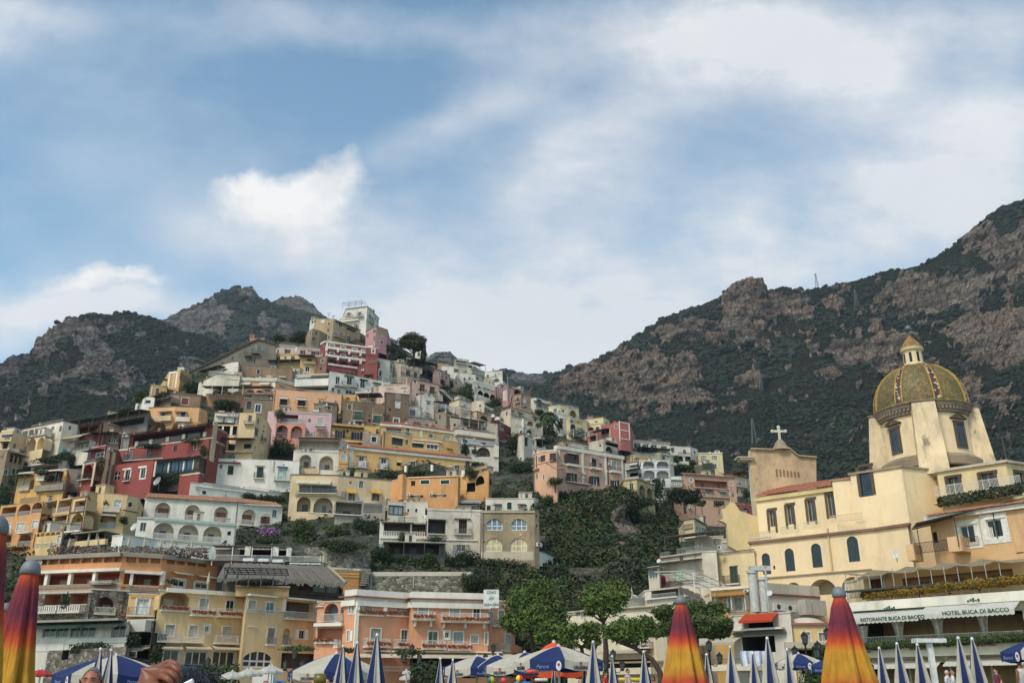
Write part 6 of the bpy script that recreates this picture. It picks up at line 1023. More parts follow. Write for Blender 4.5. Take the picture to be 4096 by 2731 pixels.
B('house','white terraced restaurant with a pergola of white beams and planters',[(1318,830),(1590,800),(1880,905)],960,'c3bdb0','R 1480 810 220 70 ic=8a857a dep=2 door=-; F 1640 772 480 40 out=4.5 col=d0ccc2 lat=10 slope=.02 posts=5 pc=d0ccc2; L 1480 850 200 44 col=a8a8a4 n0=.3; L 1720 880 240 40 col=a8a8a4 n0=.5; K 1500 880 330 10 out=.4 col=cfcabf',D=119,depth=8)
B('house','long cream seafront house with round windows under a tiled ledge',[(690,1000),(800,962),(1390,950),(1480,930)],1480,'c9bfa4','''C 895 1066 40 60 m=2; C 1000 1062 34 40 m=2 gl=9a9a94; P 1106 1070 34 40; X 1308 1018 46 40; L 740 990 120 40 col=5a564a; W 1110 1225 34 24; W 1020 1040 26 60 gl=8a9094; B 810 1060 90 50 solid=c9bfa4 out=.5; A 1320 1260 80 70 dep=1 door=-; K 1080 975 620 8 col=8a6a50 out=.35; N 1180 1300 380 34 col=bdb5a4 out=1.5; R 1120 1380 480 70 ic=4a443c dep=3 door=2a2824 nd=4 dw=.1; K 1250 1395 520 14 col=8a7458 out=1.2; R 1320 1215 130 60 ic=6a6a64 dep=1 door=-; B 1320 1240 140 40 col=5a5a58; C 1450 1110 50 60 m=2; H 900 1240 60 50; W 830 1005 40 70 gl=b5b0a4; K 1180 1450 560 50 col=c9c0a4 out=2.2''',D=112,depth=14)
B('house','white sun terrace with a domed awning and flower boxes',[(1180,880),(1380,905)],975,'c9c5ba','L 1280 880 210 44 col=a8a8a2 n0=.3; D 1270 840 150 50 col=d0d0cc',D=117,depth=8)
B('house','mustard yellow house with white double shutters under an ochre awning',[(1850,815),(2185,790)],1075,'c9a04a','S 2045 888 110 96 col=c5c5c0 fw=.2; N 2000 840 330 40 col=b58a50 out=1.5; W 1960 900 20 20; L 2090 985 170 40 col=4a4844 n0=.6; X 2140 820 40 30; K 1910,2040,2150 860,860,860 6 130 col=d0d0cc out=1.0; K 2010 800 330 20 col=cfcac0 out=.3',D=114,depth=8)
B('house','white kitchen house with big steel flue ducts and an orange awning',[(2010,1030),(2340,1010),(2480,1000)],1480,'c2beb4','N 2260 1008 270 84 col=c2451f out=1.6; R 2270 1080 240 50 ic=2a2824 dep=2 door=-; K 2240 1130 420 16 col=cfccc4 out=1.0; B 2090 1080 100 70 solid=cfccc4 out=.8; R 2300 1190 400 130 ic=2a2a28 dep=4 door=-; K 2250 1160 420 16 col=5a5a56 out=.6; L 2050 1370 300 40 col=6a6a66 n0=.8; R 1950 1240 330 90 ic=3a3a38 dep=3 door=-; N 1810,2010 1205,1195 130,190 70 col=c9c2ae out=2.0; K 2060 1420 400 50 col=c9c5b8 out=1.5; K 2170 1040 70 10',D=104,depth=14)
T(2920,1150)
CH_Y='e2c898'
DD=117.0
cc=at(2920+1535/2,1648,DD);R0=5.82
church=thing('church','cream church with a majolica tiled dome, lantern and round drum','church',(cc.x,DD,8))
def dome_mat():
 m,nt,b=newmat('majolica');tc=nd(nt,'ShaderNodeTexCoord');ob=tc.outputs['Object']
 sp=nd(nt,'ShaderNodeSeparateXYZ');nt.links.new(ob,sp.inputs[0])
 at2=nd(nt,'ShaderNodeMath',operation='ARCTAN2');nt.links.new(sp.outputs[1],at2 .inputs[0]);nt.links.new(sp.outputs[0],at2 .inputs[1])
 def mm(op,a,b_=None,c=None):
  n=nd(nt,'ShaderNodeMath',operation=op)
  for i,v in enumerate((a,b_,c)):
   if v is None:continue
   if hasattr(v,'node'):nt.links.new(v,n.inputs[i])
   else:n.inputs[i].default_value=v
  return n.outputs[0]
 u=mm('MULTIPLY',at2 .outputs[0],22.0);v=mm('MULTIPLY',sp.outputs[2],3.4)
 cv=nd(nt,'ShaderNodeCombineXYZ');nt.links.new(u,cv.inputs[0]);nt.links.new(v,cv.inputs[1])
 br=nd(nt,'ShaderNodeTexBrick');nt.links.new(cv.outputs[0],br.inputs['Vector']);br.inputs['Scale'].default_value=1
 br.inputs['Brick Width'].default_value=1.3;br.inputs['Row Height'].default_value=.8;br.inputs['Mortar Size'].default_value=.09
 br.inputs['Color1'].default_value=(0,0,0,1);br.inputs['Color2'].default_value=(1,1,1,1);br.inputs['Mortar'].default_value=(.5,.5,.5,1);br.inputs['Mortar Smooth'].default_value=.2
 rnd=nd(nt,'ShaderNodeTexWhiteNoise',noise_dimensions='2D')
 sn=nd(nt,'ShaderNodeVectorMath',operation='SNAP');nt.links.new(cv.outputs[0],sn.inputs[0]);sn.inputs[1].default_value=(1.3,.8,1);nt.links.new(sn.outputs[0],rnd.inputs['Vector'])
 a=mm('FRACT',mm('MULTIPLY_ADD',u,.16,mm('MULTIPLY',v,.20)));c=mm('FRACT',mm('MULTIPLY_ADD',u,.16,mm('MULTIPLY',v,-.20)))
 dia=mm('MINIMUM',mm('ABSOLUTE',mm('SUBTRACT',a,.5)),mm('ABSOLUTE',mm('SUBTRACT',c,.5)))
 k=mm('MULTIPLY_ADD',rnd.outputs['Value'],.55,mm('MULTIPLY',dia,1.7))
 r=ramp(nt,k,[(.26,lin('6e5a30')),(.36,lin('94763a')),(.56,lin('5c6440')),(.70,lin('4c6040')),(.84,lin('9c7a3a'))])
 r.color_ramp.interpolation='CONSTANT'
 mo=ramp(nt,br.outputs['Fac'],[(.2,(1,1,1)),(.8,(.45,.4,.33))])
 x=mixc(nt,1,r.outputs[0],mo.outputs[0],'MULTIPLY')
 n=noise(nt,ob,.5,4);g=ramp(nt,n.outputs[0],[(.35,(.62,.6,.56)),(.7,(1.08,1.05,1))]);x=mixc(nt,1,x,g.outputs[0],'MULTIPLY')
 nt.links.new(x,b.inputs['Base Color']);b.inputs['Roughness'].default_value=.62
 bump(nt,b,mo.outputs[0],.04,.6)
 return m
def rib_mat():
 m,nt,b=newmat('majolica_rib');tc=nd(nt,'ShaderNodeTexCoord');v=nd(nt,'ShaderNodeTexVoronoi');v.inputs['Scale'].default_value=4.2;nt.links.new(tc.outputs['Object'],v.inputs['Vector'])
 sv=nd(nt,'ShaderNodeSeparateColor');nt.links.new(v.outputs['Color'],sv.inputs[0])
 r=ramp(nt,sv.outputs[0],[(0,lin('4a2a22')),(.62,lin('b5ad9c')),(.8,lin('5a3428'))]);r.color_ramp.interpolation='CONSTANT'
 nt.links.new(r.outputs[0],b.inputs['Base Color']);b.inputs['Roughness'].default_value=.45;return m
wallm=plaster(CH_Y,.3);stn=flat('5a4a3a',.9);darkst=plaster('8a7862',.7)
SCD=.9
def build_dome():
 dm,rm,ym=dome_mat(),rib_mat(),flat('b8922e',.5)
 Hd=at(cc.x and 2920+1470/2,1465,DD).z-cc.z
 prof=[]
 for k in range(25):
  w=math.pi/2*k/24*.955;prof.append((R0*1.02*math.cos(w)**.93,Hd*math.sin(w)/math.sin(math.pi/2*.955)))
 base=(cc.x,DD,cc.z)
 m=MB();m.lathe(base,[(R0*1.07,-.25),(R0*1.05,0)]+prof,dm,96);o=m.build('dome',church,smooth=False)
 o2=o;o2 .location=(cc.x-church['o_'][0],0,cc.z-church['o_'][2])
 for vtx in o2 .data.vertices:vtx.co-=Vector(o2 .location)
 dome=sub(o,church)
 for i in range(8):
  w0=R(45*i+41);mb=MB()
  for(half,out,mt)in((.066,.10,rm),(.010,.15,ym)):
   for sgn in((0,)if half>.05 else(-1,1)):
    wc=w0+sgn*.075
    for(r0,z0),(r1,z1)in zip(prof[:-1],prof[1:]):
     f=lambda r,z,a,ex:(base[0]+(r+ex)*math.cos(wc+a),base[1]+(r+ex)*math.sin(wc+a),base[2]+z+ex*.4)
     mb.poly([f(r0,z0,-half,out),f(r0,z0,half,out),f(r1,z1,half,out),f(r1,z1,-half,out)],mt)
     for e in(-half,half):mb.poly([f(r0,z0,e,-.1),f(r0,z0,e,out),f(r1,z1,e,out),f(r1,z1,e,-.1)],mt)
  ro=mb.build('rib',dome);ro.location=-Vector(o2 .location)
 zt=cc.z+Hd;m=MB();lw=plaster('d2bd8c',.3)
 m.lathe((cc.x,DD,zt-.25),[(1.75,0),(1.75,.3),(1.5,.45),(1.38,.5),(1.34,2.45),(1.62,2.55),(1.7,2.75),(1.55,2.85),(1.62,3.0),(1.6,3.15),(.2,3.2)],lw,24)
 L=m.build('lantern',church);Lp=sub(L,church)
 for k in range(8):
  w=R(45*k+8);wx,wy=math.cos(w),math.sin(w);m=MB();e=Vector((-wy,wx,0));n=Vector((wx,wy,0));m.fr(Vector((cc.x+1.33*wx,DD+1.33*wy,zt+.35)),e,n,-.19,.19,0,1.55,-.1,.045,glass('14161a'));m.build('window',Lp)
 m=MB();m.lathe((cc.x,DD,zt+2.85),[(1.7,0),(1.55,.12),(.95,1.0),(.35,1.75),(.12,2.05)],rooftile('8f6a38'),16);m.build('lantern_cap',Lp)
 m=MB();m.tube([(cc.x,DD,zt+4.7),(cc.x,DD,zt+6.2)],.05,flat('4a4a48'),6);m.lathe((cc.x,DD,zt+6.1),[(.02,-.5)]+[(.48*math.cos(a),.48*math.sin(a))for a in np.linspace(-1.45,1.45,9)]+[(.02,.5)],flat('5d6a66',.4),14);m.tube([(cc.x,DD,zt+6.5),(cc.x,DD,zt+8.6)],.025,flat('4a4a48'),4);m.build('finial',church)
 zb=at(3690,1850,DD).z-1.5;zr=cc.z-.25;h=zr-zb;m=MB()
 m.lathe((cc.x,DD,zb),[(6.15,0),(6.15,1.4),(5.95,1.55),(5.9,h-1.4),(6.1,h-1.3)],wallm,64);d=m.build('drum',church);dp=sub(d,church)
 m=MB();m.lathe((cc.x,DD,zb+h-1.35),[(6.0,0),(6.25,.1),(6.3,.5),(6.65,.9),(6.75,1.2),(6.9,1.36)],darkst,64)
 for k in range(72):
  w=2*math.pi*k/72;e=Vector((-math.sin(w),math.cos(w),0));n=Vector((math.cos(w),math.sin(w),0));m.fr(Vector((cc.x,DD,zb+h-.9))+n*6.3,e,n,-.14,.14,0,.45,-.1,.28,darkst)
 m.build('cornice',dp)
 m=MB();m.lathe((cc.x,DD,zb),[(6.9,0),(6.9,1.0),(6.2,1.5)],plaster('8d7a5c',.6),48);m.build('skirting',dp)
 for k in range(4):
  w=R(-112+90*k);n=Vector((math.cos(w),math.sin(w),0));e=Vector((-n.y,n.x,0));m=MB();up=Vector((0,0,1));P=Vector((cc.x,DD,zb))
  lo=[(-1.95,5.4,-1.5),(1.95,5.4,-1.5),(1.9,8.5,-1.5),(-1.9,8.5,-1.5)];hi=[(-1.65,5.4,h+.1),(1.65,5.4,h+.1),(1.5,7.35,h-.15),(-1.5,7.35,h-.15)]
  q=lambda t:P+e*t[0]+n*t[1]+up*t[2]
  pm=plaster('dcc296',.6)
  for i in range(4):j=(i+1)%4;m.poly([q(lo[i]),q(lo[j]),q(hi[j]),q(hi[i])],pm)
  m.poly([q(t)for t in hi],darkst);m.fr(P+up*(h-.1),e,n,-1.75,1.75,0,.14,5.4,7.55,darkst);m.build('buttress',dp)
  w=R(-112+45+90*k);n=Vector((math.cos(w),math.sin(w),0));e=Vector((-n.y,n.x,0));Q=P+n*5.86+up*(h*.30)
  m=MB()
  for a_,b_,c_,d_ in((-.95,-.62,0,3.0),(.62,.95,0,3.0),(-.95,.95,2.9,3.25),(-.95,.95,-.25,0)):m.fr(Q,e,n,a_,b_,c_,d_,-.3,.22,stn)
  m.fr(Q,e,n,-1.35,1.35,3.5,3.65,-.2,.5,stn)
  for sg in(-1,1):m.poly([Q+e*sg*1.35+up*3.65+n*.5,Q+up*4.25+n*.5,Q+up*4.05+n*.5,Q+e*sg*1.0+up*3.65+n*.5],stn);m.poly([Q+e*sg*1.4+up*3.65+n*.5,Q+up*4.28+n*.5,Q+up*4.28-n*.1,Q+e*sg*1.4+up*3.65-n*.1],stn)
  m.poly([Q+e*-1.2+up*3.65+n*.3,Q+e*1.2+up*3.65+n*.3,Q+up*4.2+n*.3],plaster('8d7c60'))
  f=m.build('window',dp);m=MB();m.fr(Q,e,n,-.62,.62,0,2.9,-.3,.1,glass('2c3a48'));m.fr(Q,e,n,-.03,.03,0,2.9,.1,.14,stn);m.fr(Q,e,n,-.62,.62,1.8,1.86,.1,.14,stn);m.build('pane',sub(f,church))
build_dome()
ztp_=at(2920+1470/2,1465,DD).z-church['o_'][2]
def all_under(o):return[o]+[x for c in o.children for x in all_under(c)]
for top_ in church['ob'].children:
 nm=top_.name.split('.')[0]
 if nm=='dome':continue
 for o_ in all_under(top_):
  for v_ in o_.data.vertices:
   v_.co.x*=SCD;v_.co.y*=SCD
   if nm in('lantern','finial'):v_.co.z=ztp_+(v_.co.z-ztp_)*SCD
ck=dict(th=church,cat='church',dirt=.2)
B('x','',[(960,1492),(1362,1388),(1660,1462)],1800,CH_Y,'W 1085 1430 96 240 gl=26303c m=2 col=3a3028 fw=.0',D=113,depth=11,part='transept_wall',coping=(.25,.2,'9a8464'),**ck)
B('x','',[(815,1542),(962,1482)],1800,CH_Y,'',D=114.6,depth=9,part='transept_shoulder',coping=(.2,.15,'9a8464'),**ck)
T(2920,1947)
n_=B('x','',[(206,78),(980,-172)],330,CH_Y,'W 338,482,648,808 190,148,104,56 44,48,52,56 170,180,184,190 gl=343c40 m=2 col=cdb884 fw=0 inset=.35; K 312,364 172,164 14,14 190 col=4a3d32 out=.12; K 456,510 130,120 15,15 200 col=4a3d32 out=.12; K 618,676 86,76 16,16 205 col=4a3d32 out=.12; K 776,838 38,28 17,17 210 col=4a3d32 out=.12; K 338,482,648,808 168,124,80,30 66,70,76,80 18 col=4a3d32 out=.13; K 1105 0 4 4',D=128,depth=13,part='nave_wall',roof=dict(rise=3.0,run=6,over=.5,col='9c5a42'),q=[(.1,.6,.3,'cbb070')],**ck)if False else None
h=House('x','',[(206,78),(940,-132)],330,CH_Y,D=128,depth=13,part='nave_wall',**ck)
for x,y,w,hh in((338,186,44,172),(482,144,48,184),(648,100,52,190),(808,52,54,196)):
 h.W(x,y,w,hh,'cdb884','343c40',2,0,inset=.35)
 h.K(x-w/2-8,y-4,15,hh+8,'4a3d32',.12,mat=stn);h.K(x+w/2+8,y-4,15,hh+8,'4a3d32',.12,mat=stn);h.K(x,y-18,w+32,18,'4a3d32',.13,mat=stn)
h.Q(.15,.7,.3,'cbb070');h.ROOF(2.2,6,.5,'9c5a42');h.finish(coping=None)
T(2920,1150)
hh_=House('x','',[(960,1492),(1362,1388),(1660,1462)],1800,CH_Y,D=113,depth=.2,part='stone_frame',**ck)
for a in((1032,1440,24,230),(1140,1412,24,240),(1085,1410,120,22)):hh_.K(*a,mat=stn,out=.15)
T(2920,1947)
B('x','',[(168,446),(1152,238),(1420,300)],900,'dec292','C 290,478,693,985 528,490,450,392 66,74,80,90 170,184,194,206 m=2 gl=1c2830 col=2e3c3a; A 742 735 230 170 ic=c2b290 dep=2.6 door=- ; A 508,985 762,716 120,180 90,190 ic=c2b290 dep=2.2 door=-; H 354,222 628,640 14 30; K 660 690 960 8 col=b5a078 out=.25; K 803 330 10 350 col=c2a868 out=.2; B 240 345 170 60 slab=c0aa78 out=.1; L 280,470,650,930 352,312,272,214 150,150,140,260 60 col=cdbb96 n0=-.2',D=121,depth=9,part='aisle_wall',coping=(.3,.3,'8a6048'),**ck)
def west_front():
 D=131.0;pts=[(160,1296),(240,1298),(345,1303),(380,1283),(425,1278),(470,1292),(545,1352),(690,1364),(695,1900),(215,1960),(185,1700),(165,1480)]
 P=[at(2920+x/2,1150+y/2,D)for x,y in pts];e=(P[7]-P[0]);e.z=0;e.normalize();n=Vector((e.y,-e.x,0));m=MB();w=plaster('cbaa7c',.6)
 Q=[p-n*-1.2 for p in P];Q=[p+Vector((0,1.2,0))for p in P]
 m.poly(P,w);m.poly(Q[::-1],w)
 for i in range(len(P)):j=(i+1)%len(P);m.poly([P[j],P[i],Q[i],Q[j]],plaster('c9c0ae',.5))
 o=m.build('west_front',church);wp=sub(o,church)
 m=MB();up=Vector((0,0,1))
 for p,q in zip(P[:7],P[1:8]):m.poly([p+Vector((0,-.35,.0)),q+Vector((0,-.35,0)),q+Vector((0,-.35,.22)),p+Vector((0,-.35,.22))],plaster('b09a78',.6));m.poly([p+Vector((0,-.35,.22)),q+Vector((0,-.35,.22)),q+Vector((0,1.3,.22)),p+Vector((0,1.3,.22))],plaster('b09a78',.6));m.poly([p+Vector((0,-.35,0)),q+Vector((0,-.35,0)),q,p],plaster('b09a78',.6))
 m.build('coping',wp)
 m=MB()
 for k in range(7):
  c=at(2920+(372+k*29)/2,1150+(1458+k*4)/2,D);h2=1.0-.06*k
  m.poly([c+e*a+up*b+Vector((0,-.03,0))for a,b in[(-.15,-h2),(.15,-h2),(.15,0)]+[(.15*math.cos(t),.15*math.sin(t))for t in(.6,1.2,1.9,2.5)]+[(-.15,0)]],plaster('8a6a48',.5))
 m.build('slit_niches',wp)
 m=MB();c=P[0]+Vector((-.2,0,-1.6));m.fr(c,e,n,-1.5,.5,0,.3,-1.2,.5,plaster('c9bda2',.5));m.fr(c,e,n,-1.9,.6,.3,.45,-1.4,.7,plaster('c9bda2',.5));m.build('side_cornice',wp)
 b0=at(2920+415/2,1150+1285/2,D)+Vector((0,.6,0));m=MB();cm=plaster('cfc9ba',.4)
 m.lathe(b0,[(1.5,-.2),(1.0,.3),(.75,.9),(.5,1.2),(.45,1.35),(.01,1.4)],plaster('a8957a',.6),10)
 z=b0+up*1.3;H_=at(2920+404/2,1150+1108/2,D).z-z.z
 m.fr(z,e,n,-.16,.16,0,H_-.15,-.14,.14,cm);m.fr(z,e,n,-.95,.95,H_*.62,H_*.62+.3,-.13,.13,cm)
 for a,b in((-.98,H_*.62+.15),(.98,H_*.62+.15),(0,H_)):m.lathe(z+e*a+up*b,[(.02,-.28)]+[(.26*math.cos(t),.26*math.sin(t))for t in(-1,-.5,0,.5,1)]+[(.02,.28)],cm,8)
 m.build('cross',wp)
west_front()
T(1920,1947)
def gable_wall():
 D=129.;pts=[(1930,178),(1965,172),(1985,140),(2010,118),(2040,130),(2080,190),(2190,228),(2260,235),(2280,560),(2140,560),(1990,470),(1975,300),(1955,280),(1910,265),(1950,250)]
 P=[at(1920+x/2,1947+y/2,D)for x,y in pts];m=MB();w=plaster('d2b87a',.3);Q=[p+Vector((0,1,0))for p in P];m.poly(P,w);m.poly(Q[::-1],w)
 for i in range(len(P)):j=(i+1)%len(P);m.poly([P[j],P[i],Q[i],Q[j]],plaster('c9b890',.4))
 m.build('scroll_gable',church)
gable_wall()
T(2920,1150)
B('house','cream house with stone framed windows and a white roof railing right of the dome',[(1655,1470),(2200,1390),(2900,1490)],1760,'cfb77c','W 1790 1510 90 150 gl=3a3a30 m=2 col=cdb884 fw=0 inset=.4; W 2065 1478 110 140 gl=3a3a30 m=2 col=cdb884 fw=0 inset=.4; W 2320 1480 60 120 gl=3a3a30 m=2 col=4a3d32 fw=.3; K 1738,1846 1508,1492 22 150 col=4a3d32 out=.2; K 2000,2130 1478,1462 24 150 col=4a3d32 out=.2; K 1790,2065 1498,1466 130,150 18 col=4a3d32 out=.22; L 2010 1560 700 80 col=d5d2c8 n0=1.4; K 2000 1690 700 14 col=c9b07a out=1.5',D=108,depth=12,coping=(.3,.3,'b5aa94'))
T(2920,1947)
B('house','peach house with white scrolled windows, plant balconies and a tiled eave',[(1590,236),(2950,46)],620,'cc9e62','W 1905 308 110 140 gl=14181a m=2 fw=.6; W 2120 262 120 140 gl=14181a m=2 fw=.6; H 1620 360 80 90; K 1905 280 150 20 col=d5d0c4 out=.14; K 2120 236 170 18 col=d5d0c4 out=.14; K 1510 470 60 130 col=d2a872 out=1.8; K 1865 410 110 120 col=d2a872 out=1.9; L 1680 446 270 90 col=2a2826 n0=1.7; L 1990 410 120 80 col=2a2826 n0=1.7; W 1640 410 80 130 gl=5a6a70 m=2; H 2320 520 60 10',D=97,depth=10,roof=dict(rise=1.0,run=4,over=.7,col='a86a4a'),q=[(.05,.5,.4,'d2ccc0')])
B('balcony','white walled balcony with black ironwork jutting from the peach house',[(2022,322),(2340,268),(2600,240)],455,'d5d2c8','L 2210 300 260 110 col=2a2826 n0=.05; K 2200 400 300 14 col=d5d2c8',D=93,depth=4,cat='balcony',sink=0,coping=None)
def pergola(name,label,P0,P1,depth,h0,col='2a2724'):
 m=MB();t=thing(name,label,'pergola',P0);pm=flat(col,.5);up=Vector((0,0,1));d=(P1-P0);L=d.length;e=d.normalized();n=Vector((e.y,-e.x,0))
 for k in range(4):
  a=P0+e*L*k/3;m.tube([a,a-up*h0],.05,pm,5);m.tube([a,a-n*depth],.05,pm,5)
 m.tube([P0,P1],.06,pm,5);m.tube([P0-n*depth,P1-n*depth],.06,pm,5);m.tube([P0-n*depth/2,P1-n*depth/2],.04,pm,5);m.build('frame',t)
 m=MB();m.poly([P0-n*.3+up*.08,P0-n*depth+up*.08,P1 .lerp(P0,.45)-n*depth+up*.08,P1 .lerp(P0,.45)-n*.3+up*.08],slats('4a4034',2.5,'X'));m.build('reed_mat',t)
pergola('pergola','black iron pergola frame with reed mats over the peach balconies',at(2920+1490/2,1947+290/2,94),at(2920+2400/2,1947+80/2,91),4,3.2)
h=House('restaurant','two storey terrace restaurant with white lettered awnings and curtains',[(985,955),(2950,822)],1600,'bfb79e',D=84,depth=12,cat='restaurant')
h.RR(1700,1020,1330,230,'3a3028',6,None);h.RR(1700,1400,1300,200,'2a2c24',6,None)
rest=h
for i,(x,y)in enumerate(((1085,1110),(1365,1080),(1680,1050),(2040,1015))):
 g,a,b,c,d=h.rectfree(x,y,84 if i else 70,190);m=MB();cm=flat('cfccc0',.9);P,e,n=g['P'],g['e'],g['n'];up=Vector((0,0,1));k=14
 for j in range(k):
  f=lambda t,v:P+e*((a+b)/2+(b-a)*(t-.5)*(1-.5*abs(math.sin(v*2.2))*(v>.0))*1.2)+up*(d-(d-c)*v)+n*(.25+.08*math.cos(t*40))
  for v0 in np.linspace(0,.875,8):m.poly([f(j/k,v0),f((j+1)/k,v0),f((j+1)/k,v0+.125),f(j/k,v0+.125)],cm)
 m.build('curtain',h.th)
h.L(1700,1175,1330,60,'c9c6ba',.35);h.K(1700,1262,1400,90,'c5bda8',1.2,name='fascia');h.K(1700,880,1420,75,'d2cfc4',.9,name='awning_housing')
h.NN(1298,975,610,125,'d0cec4',2.4,.42);h.NN(1980,905,760,150,'d0cec4',2.4,.42)
h.K(1300,1100,6,6);h.Q(-1.35,-1.2,.4,'3a3630')
h.NN(1420,1375,600,80,'d5d2c6',2.6,.1);h.NN(2080,1352,640,80,'d5d2c6',2.6,.1)
for x in(1120,1450,1780,2110):h.K(x,1400,16,200,'8a8578',.2,name='pillar')
h.finish(coping=None)
def plane_D(h,px,py,off):
 g=max(h.segs,key=lambda g:g['L']);d=ray(px,py);t=(g['P']+g['n']*off-Vector((0,0,HC))).dot(g['n'])/d.dot(g['n']);return d.y*t
h2=House('terrace','upper dining terrace shaded by a beige sail cloth on thin poles',[(1060,700),(2950,514)],880,'c9a468',D=88,depth=8,cat='terrace')
h2 .RR(1830,690,900,150,'a8803e',.8,'3a4a3e',3,dw=.1);h2 .S(1180,735,100,120,'6a4428');h2 .NN(1165,695,230,50,'d0c4ac',1.5);h2 .K(1800,862,1300,10,'b5a078',.5)
g,a,b,c,d=h2 .rectfree(1740,632,1330,60);P,e,n=g['P'],g['e'],g['n'];up=Vector((0,0,1));m=MB();cl=cloth('b5a688',.55)
for i in range(14):
 for j in range(4):
  f=lambda i,j:P+e*(a+(b-a)*i/14)+up*(d-.25*j/4-.35*math.sin(math.pi*((i%3)/3))*(j>0))+n*(j*1.1)
  m.poly([f(i,j),f(i+1,j),f(i+1,j+1),f(i,j+1)],cl)
m.build('sail_cloth',h2 .th);m=MB();pm=flat('a8a49a',.4)
for i in range(13):q=P+e*(a+(b-a)*(i+.3)/13)+n*4.2;m.tube([q+up*(d-.3),q+up*(c-3.0)],.035,pm,5)
m.build('poles',h2 .th);h2 .L(1750,790,1330,70,'2e2c28',3.0);h2 .finish(coping=None)
def duct(px,py,D,w,h,lab):
 p=at(px,py,D);t=thing('flue_duct',lab,'duct',p);m=MB();s=flat('b9b7af',.6)
 for a,k in((0,1),(w*.62,.82)):m=MB();m.tube([(p.x+a,p.y,p.z),(p.x+a,p.y,p.z+h*k)],w*.28,s,14);m.tube([(p.x+a,p.y,p.z+h*k),(p.x+a,p.y,p.z+h*k+.3)],w*.36,s,14);m.build('shaft',t)
 m=MB();m.box((p.x+w*.5,p.y-.1,p.z+h+.5),(w*1.3,w*.6,.5),s);m.build('cowl',t)
duct(2920+205/2,1947+1000/2,103.5,1.7,4.1,'pair of fat pale grey flue ducts on the kitchen house roof')
p=at(2920+300/2,1947+850/2,103);m=MB();m.tube([(p.x,p.y,p.z-2),(p.x,p.y,p.z+2.8)],.12,flat('b5b5b0',.3,.7),8);m.tube([(p.x,p.y,p.z+2.8),(p.x,p.y,p.z+2.9)],.2,flat('b5b5b0',.3,.7),8);tag(m.build('chimney_pipe',None,p),'slim steel chimney pipe rising beside the grey flue duct','chimney pipe')
B('house','low white annex with drum tanks and a vaulted roof below the arcade',[(250,850),(720,880)],1120,'b5aea0','K 570,630,685 905,910,915 50 120 col=a8a49c out=1.2; K 480 860 460 14 col=7a3a30 out=.2; X 380 930 90 60; C 500 770 10 10; X 470 940 80 60',D=108,depth=8)
B('house','pale yellow house with a barrel roof and wall lamps by the promenade',[(430,1110),(500,1085),(790,1105)],1480,'cbae6c','D 630 1030 330 70 col=b9b4a8; W 612 1160 70 120 gl=9a9c94 m=2; W 740 1165 56 70 gl=8a8c88 m=2; K 640 1086 300 16 col=9a5044 out=.3; K 600 1240 330 50 col=a8a090 out=.6; R 620 1300 320 120 ic=2a2a26 dep=3 door=-',D=100,depth=8)
B('house','cream link house with curved white trim beside the terrace restaurant',[(920,760),(980,715),(1100,690)],1300,'cdb684','K 935 770 10 120 col=cfcabd; W 932 800 14 80 gl=4a3428; A 905 960 60 110 dep=1 door=-',D=95,depth=6)
from mathutils.bvhtree import BVHTree
def town_tree():
 V,Fc=[],[];bpy.context.view_layer.update()
 for o in COL.objects:
  if o.type!='MESH' or o.name.split('.')[0]in('haze','mountain','forest','ground'):continue
  k=len(V);M=o.matrix_world;V+=[M@v.co for v in o.data.vertices];Fc+=[tuple(i+k for i in p.vertices)for p in o.data.polygons]
 return BVHTree.FromPolygons(V,Fc)
TOWN=town_tree()
def hit_D(px,py):
 d=ray(px,py).normalized();h=TOWN.ray_cast(Vector((0,0,HC)),d)
 return h[0].y if h[0]else None
GD=leaf('dark',(.008,.015,.007),(.040,.056,.020),.5)
GM=leaf('mid',(.013,.025,.009),(.066,.092,.028),.6)
GL=leaf('pine',(.020,.040,.008),(.125,.18,.042),.5)
GO=leaf('olive',(.022,.028,.015),(.095,.105,.055),.6)
GR=leaf('rust',(.04,.022,.012),(.15,.10,.035),.6)
GP=leaf('bougainvillea',(.10,.03,.10),(.42,.22,.40),1.2)
GY=leaf('marigold',(.020,.032,.008),(.34,.20,.03),2.2)
BARK=flat('4a3d30',.95,0,.4,6)
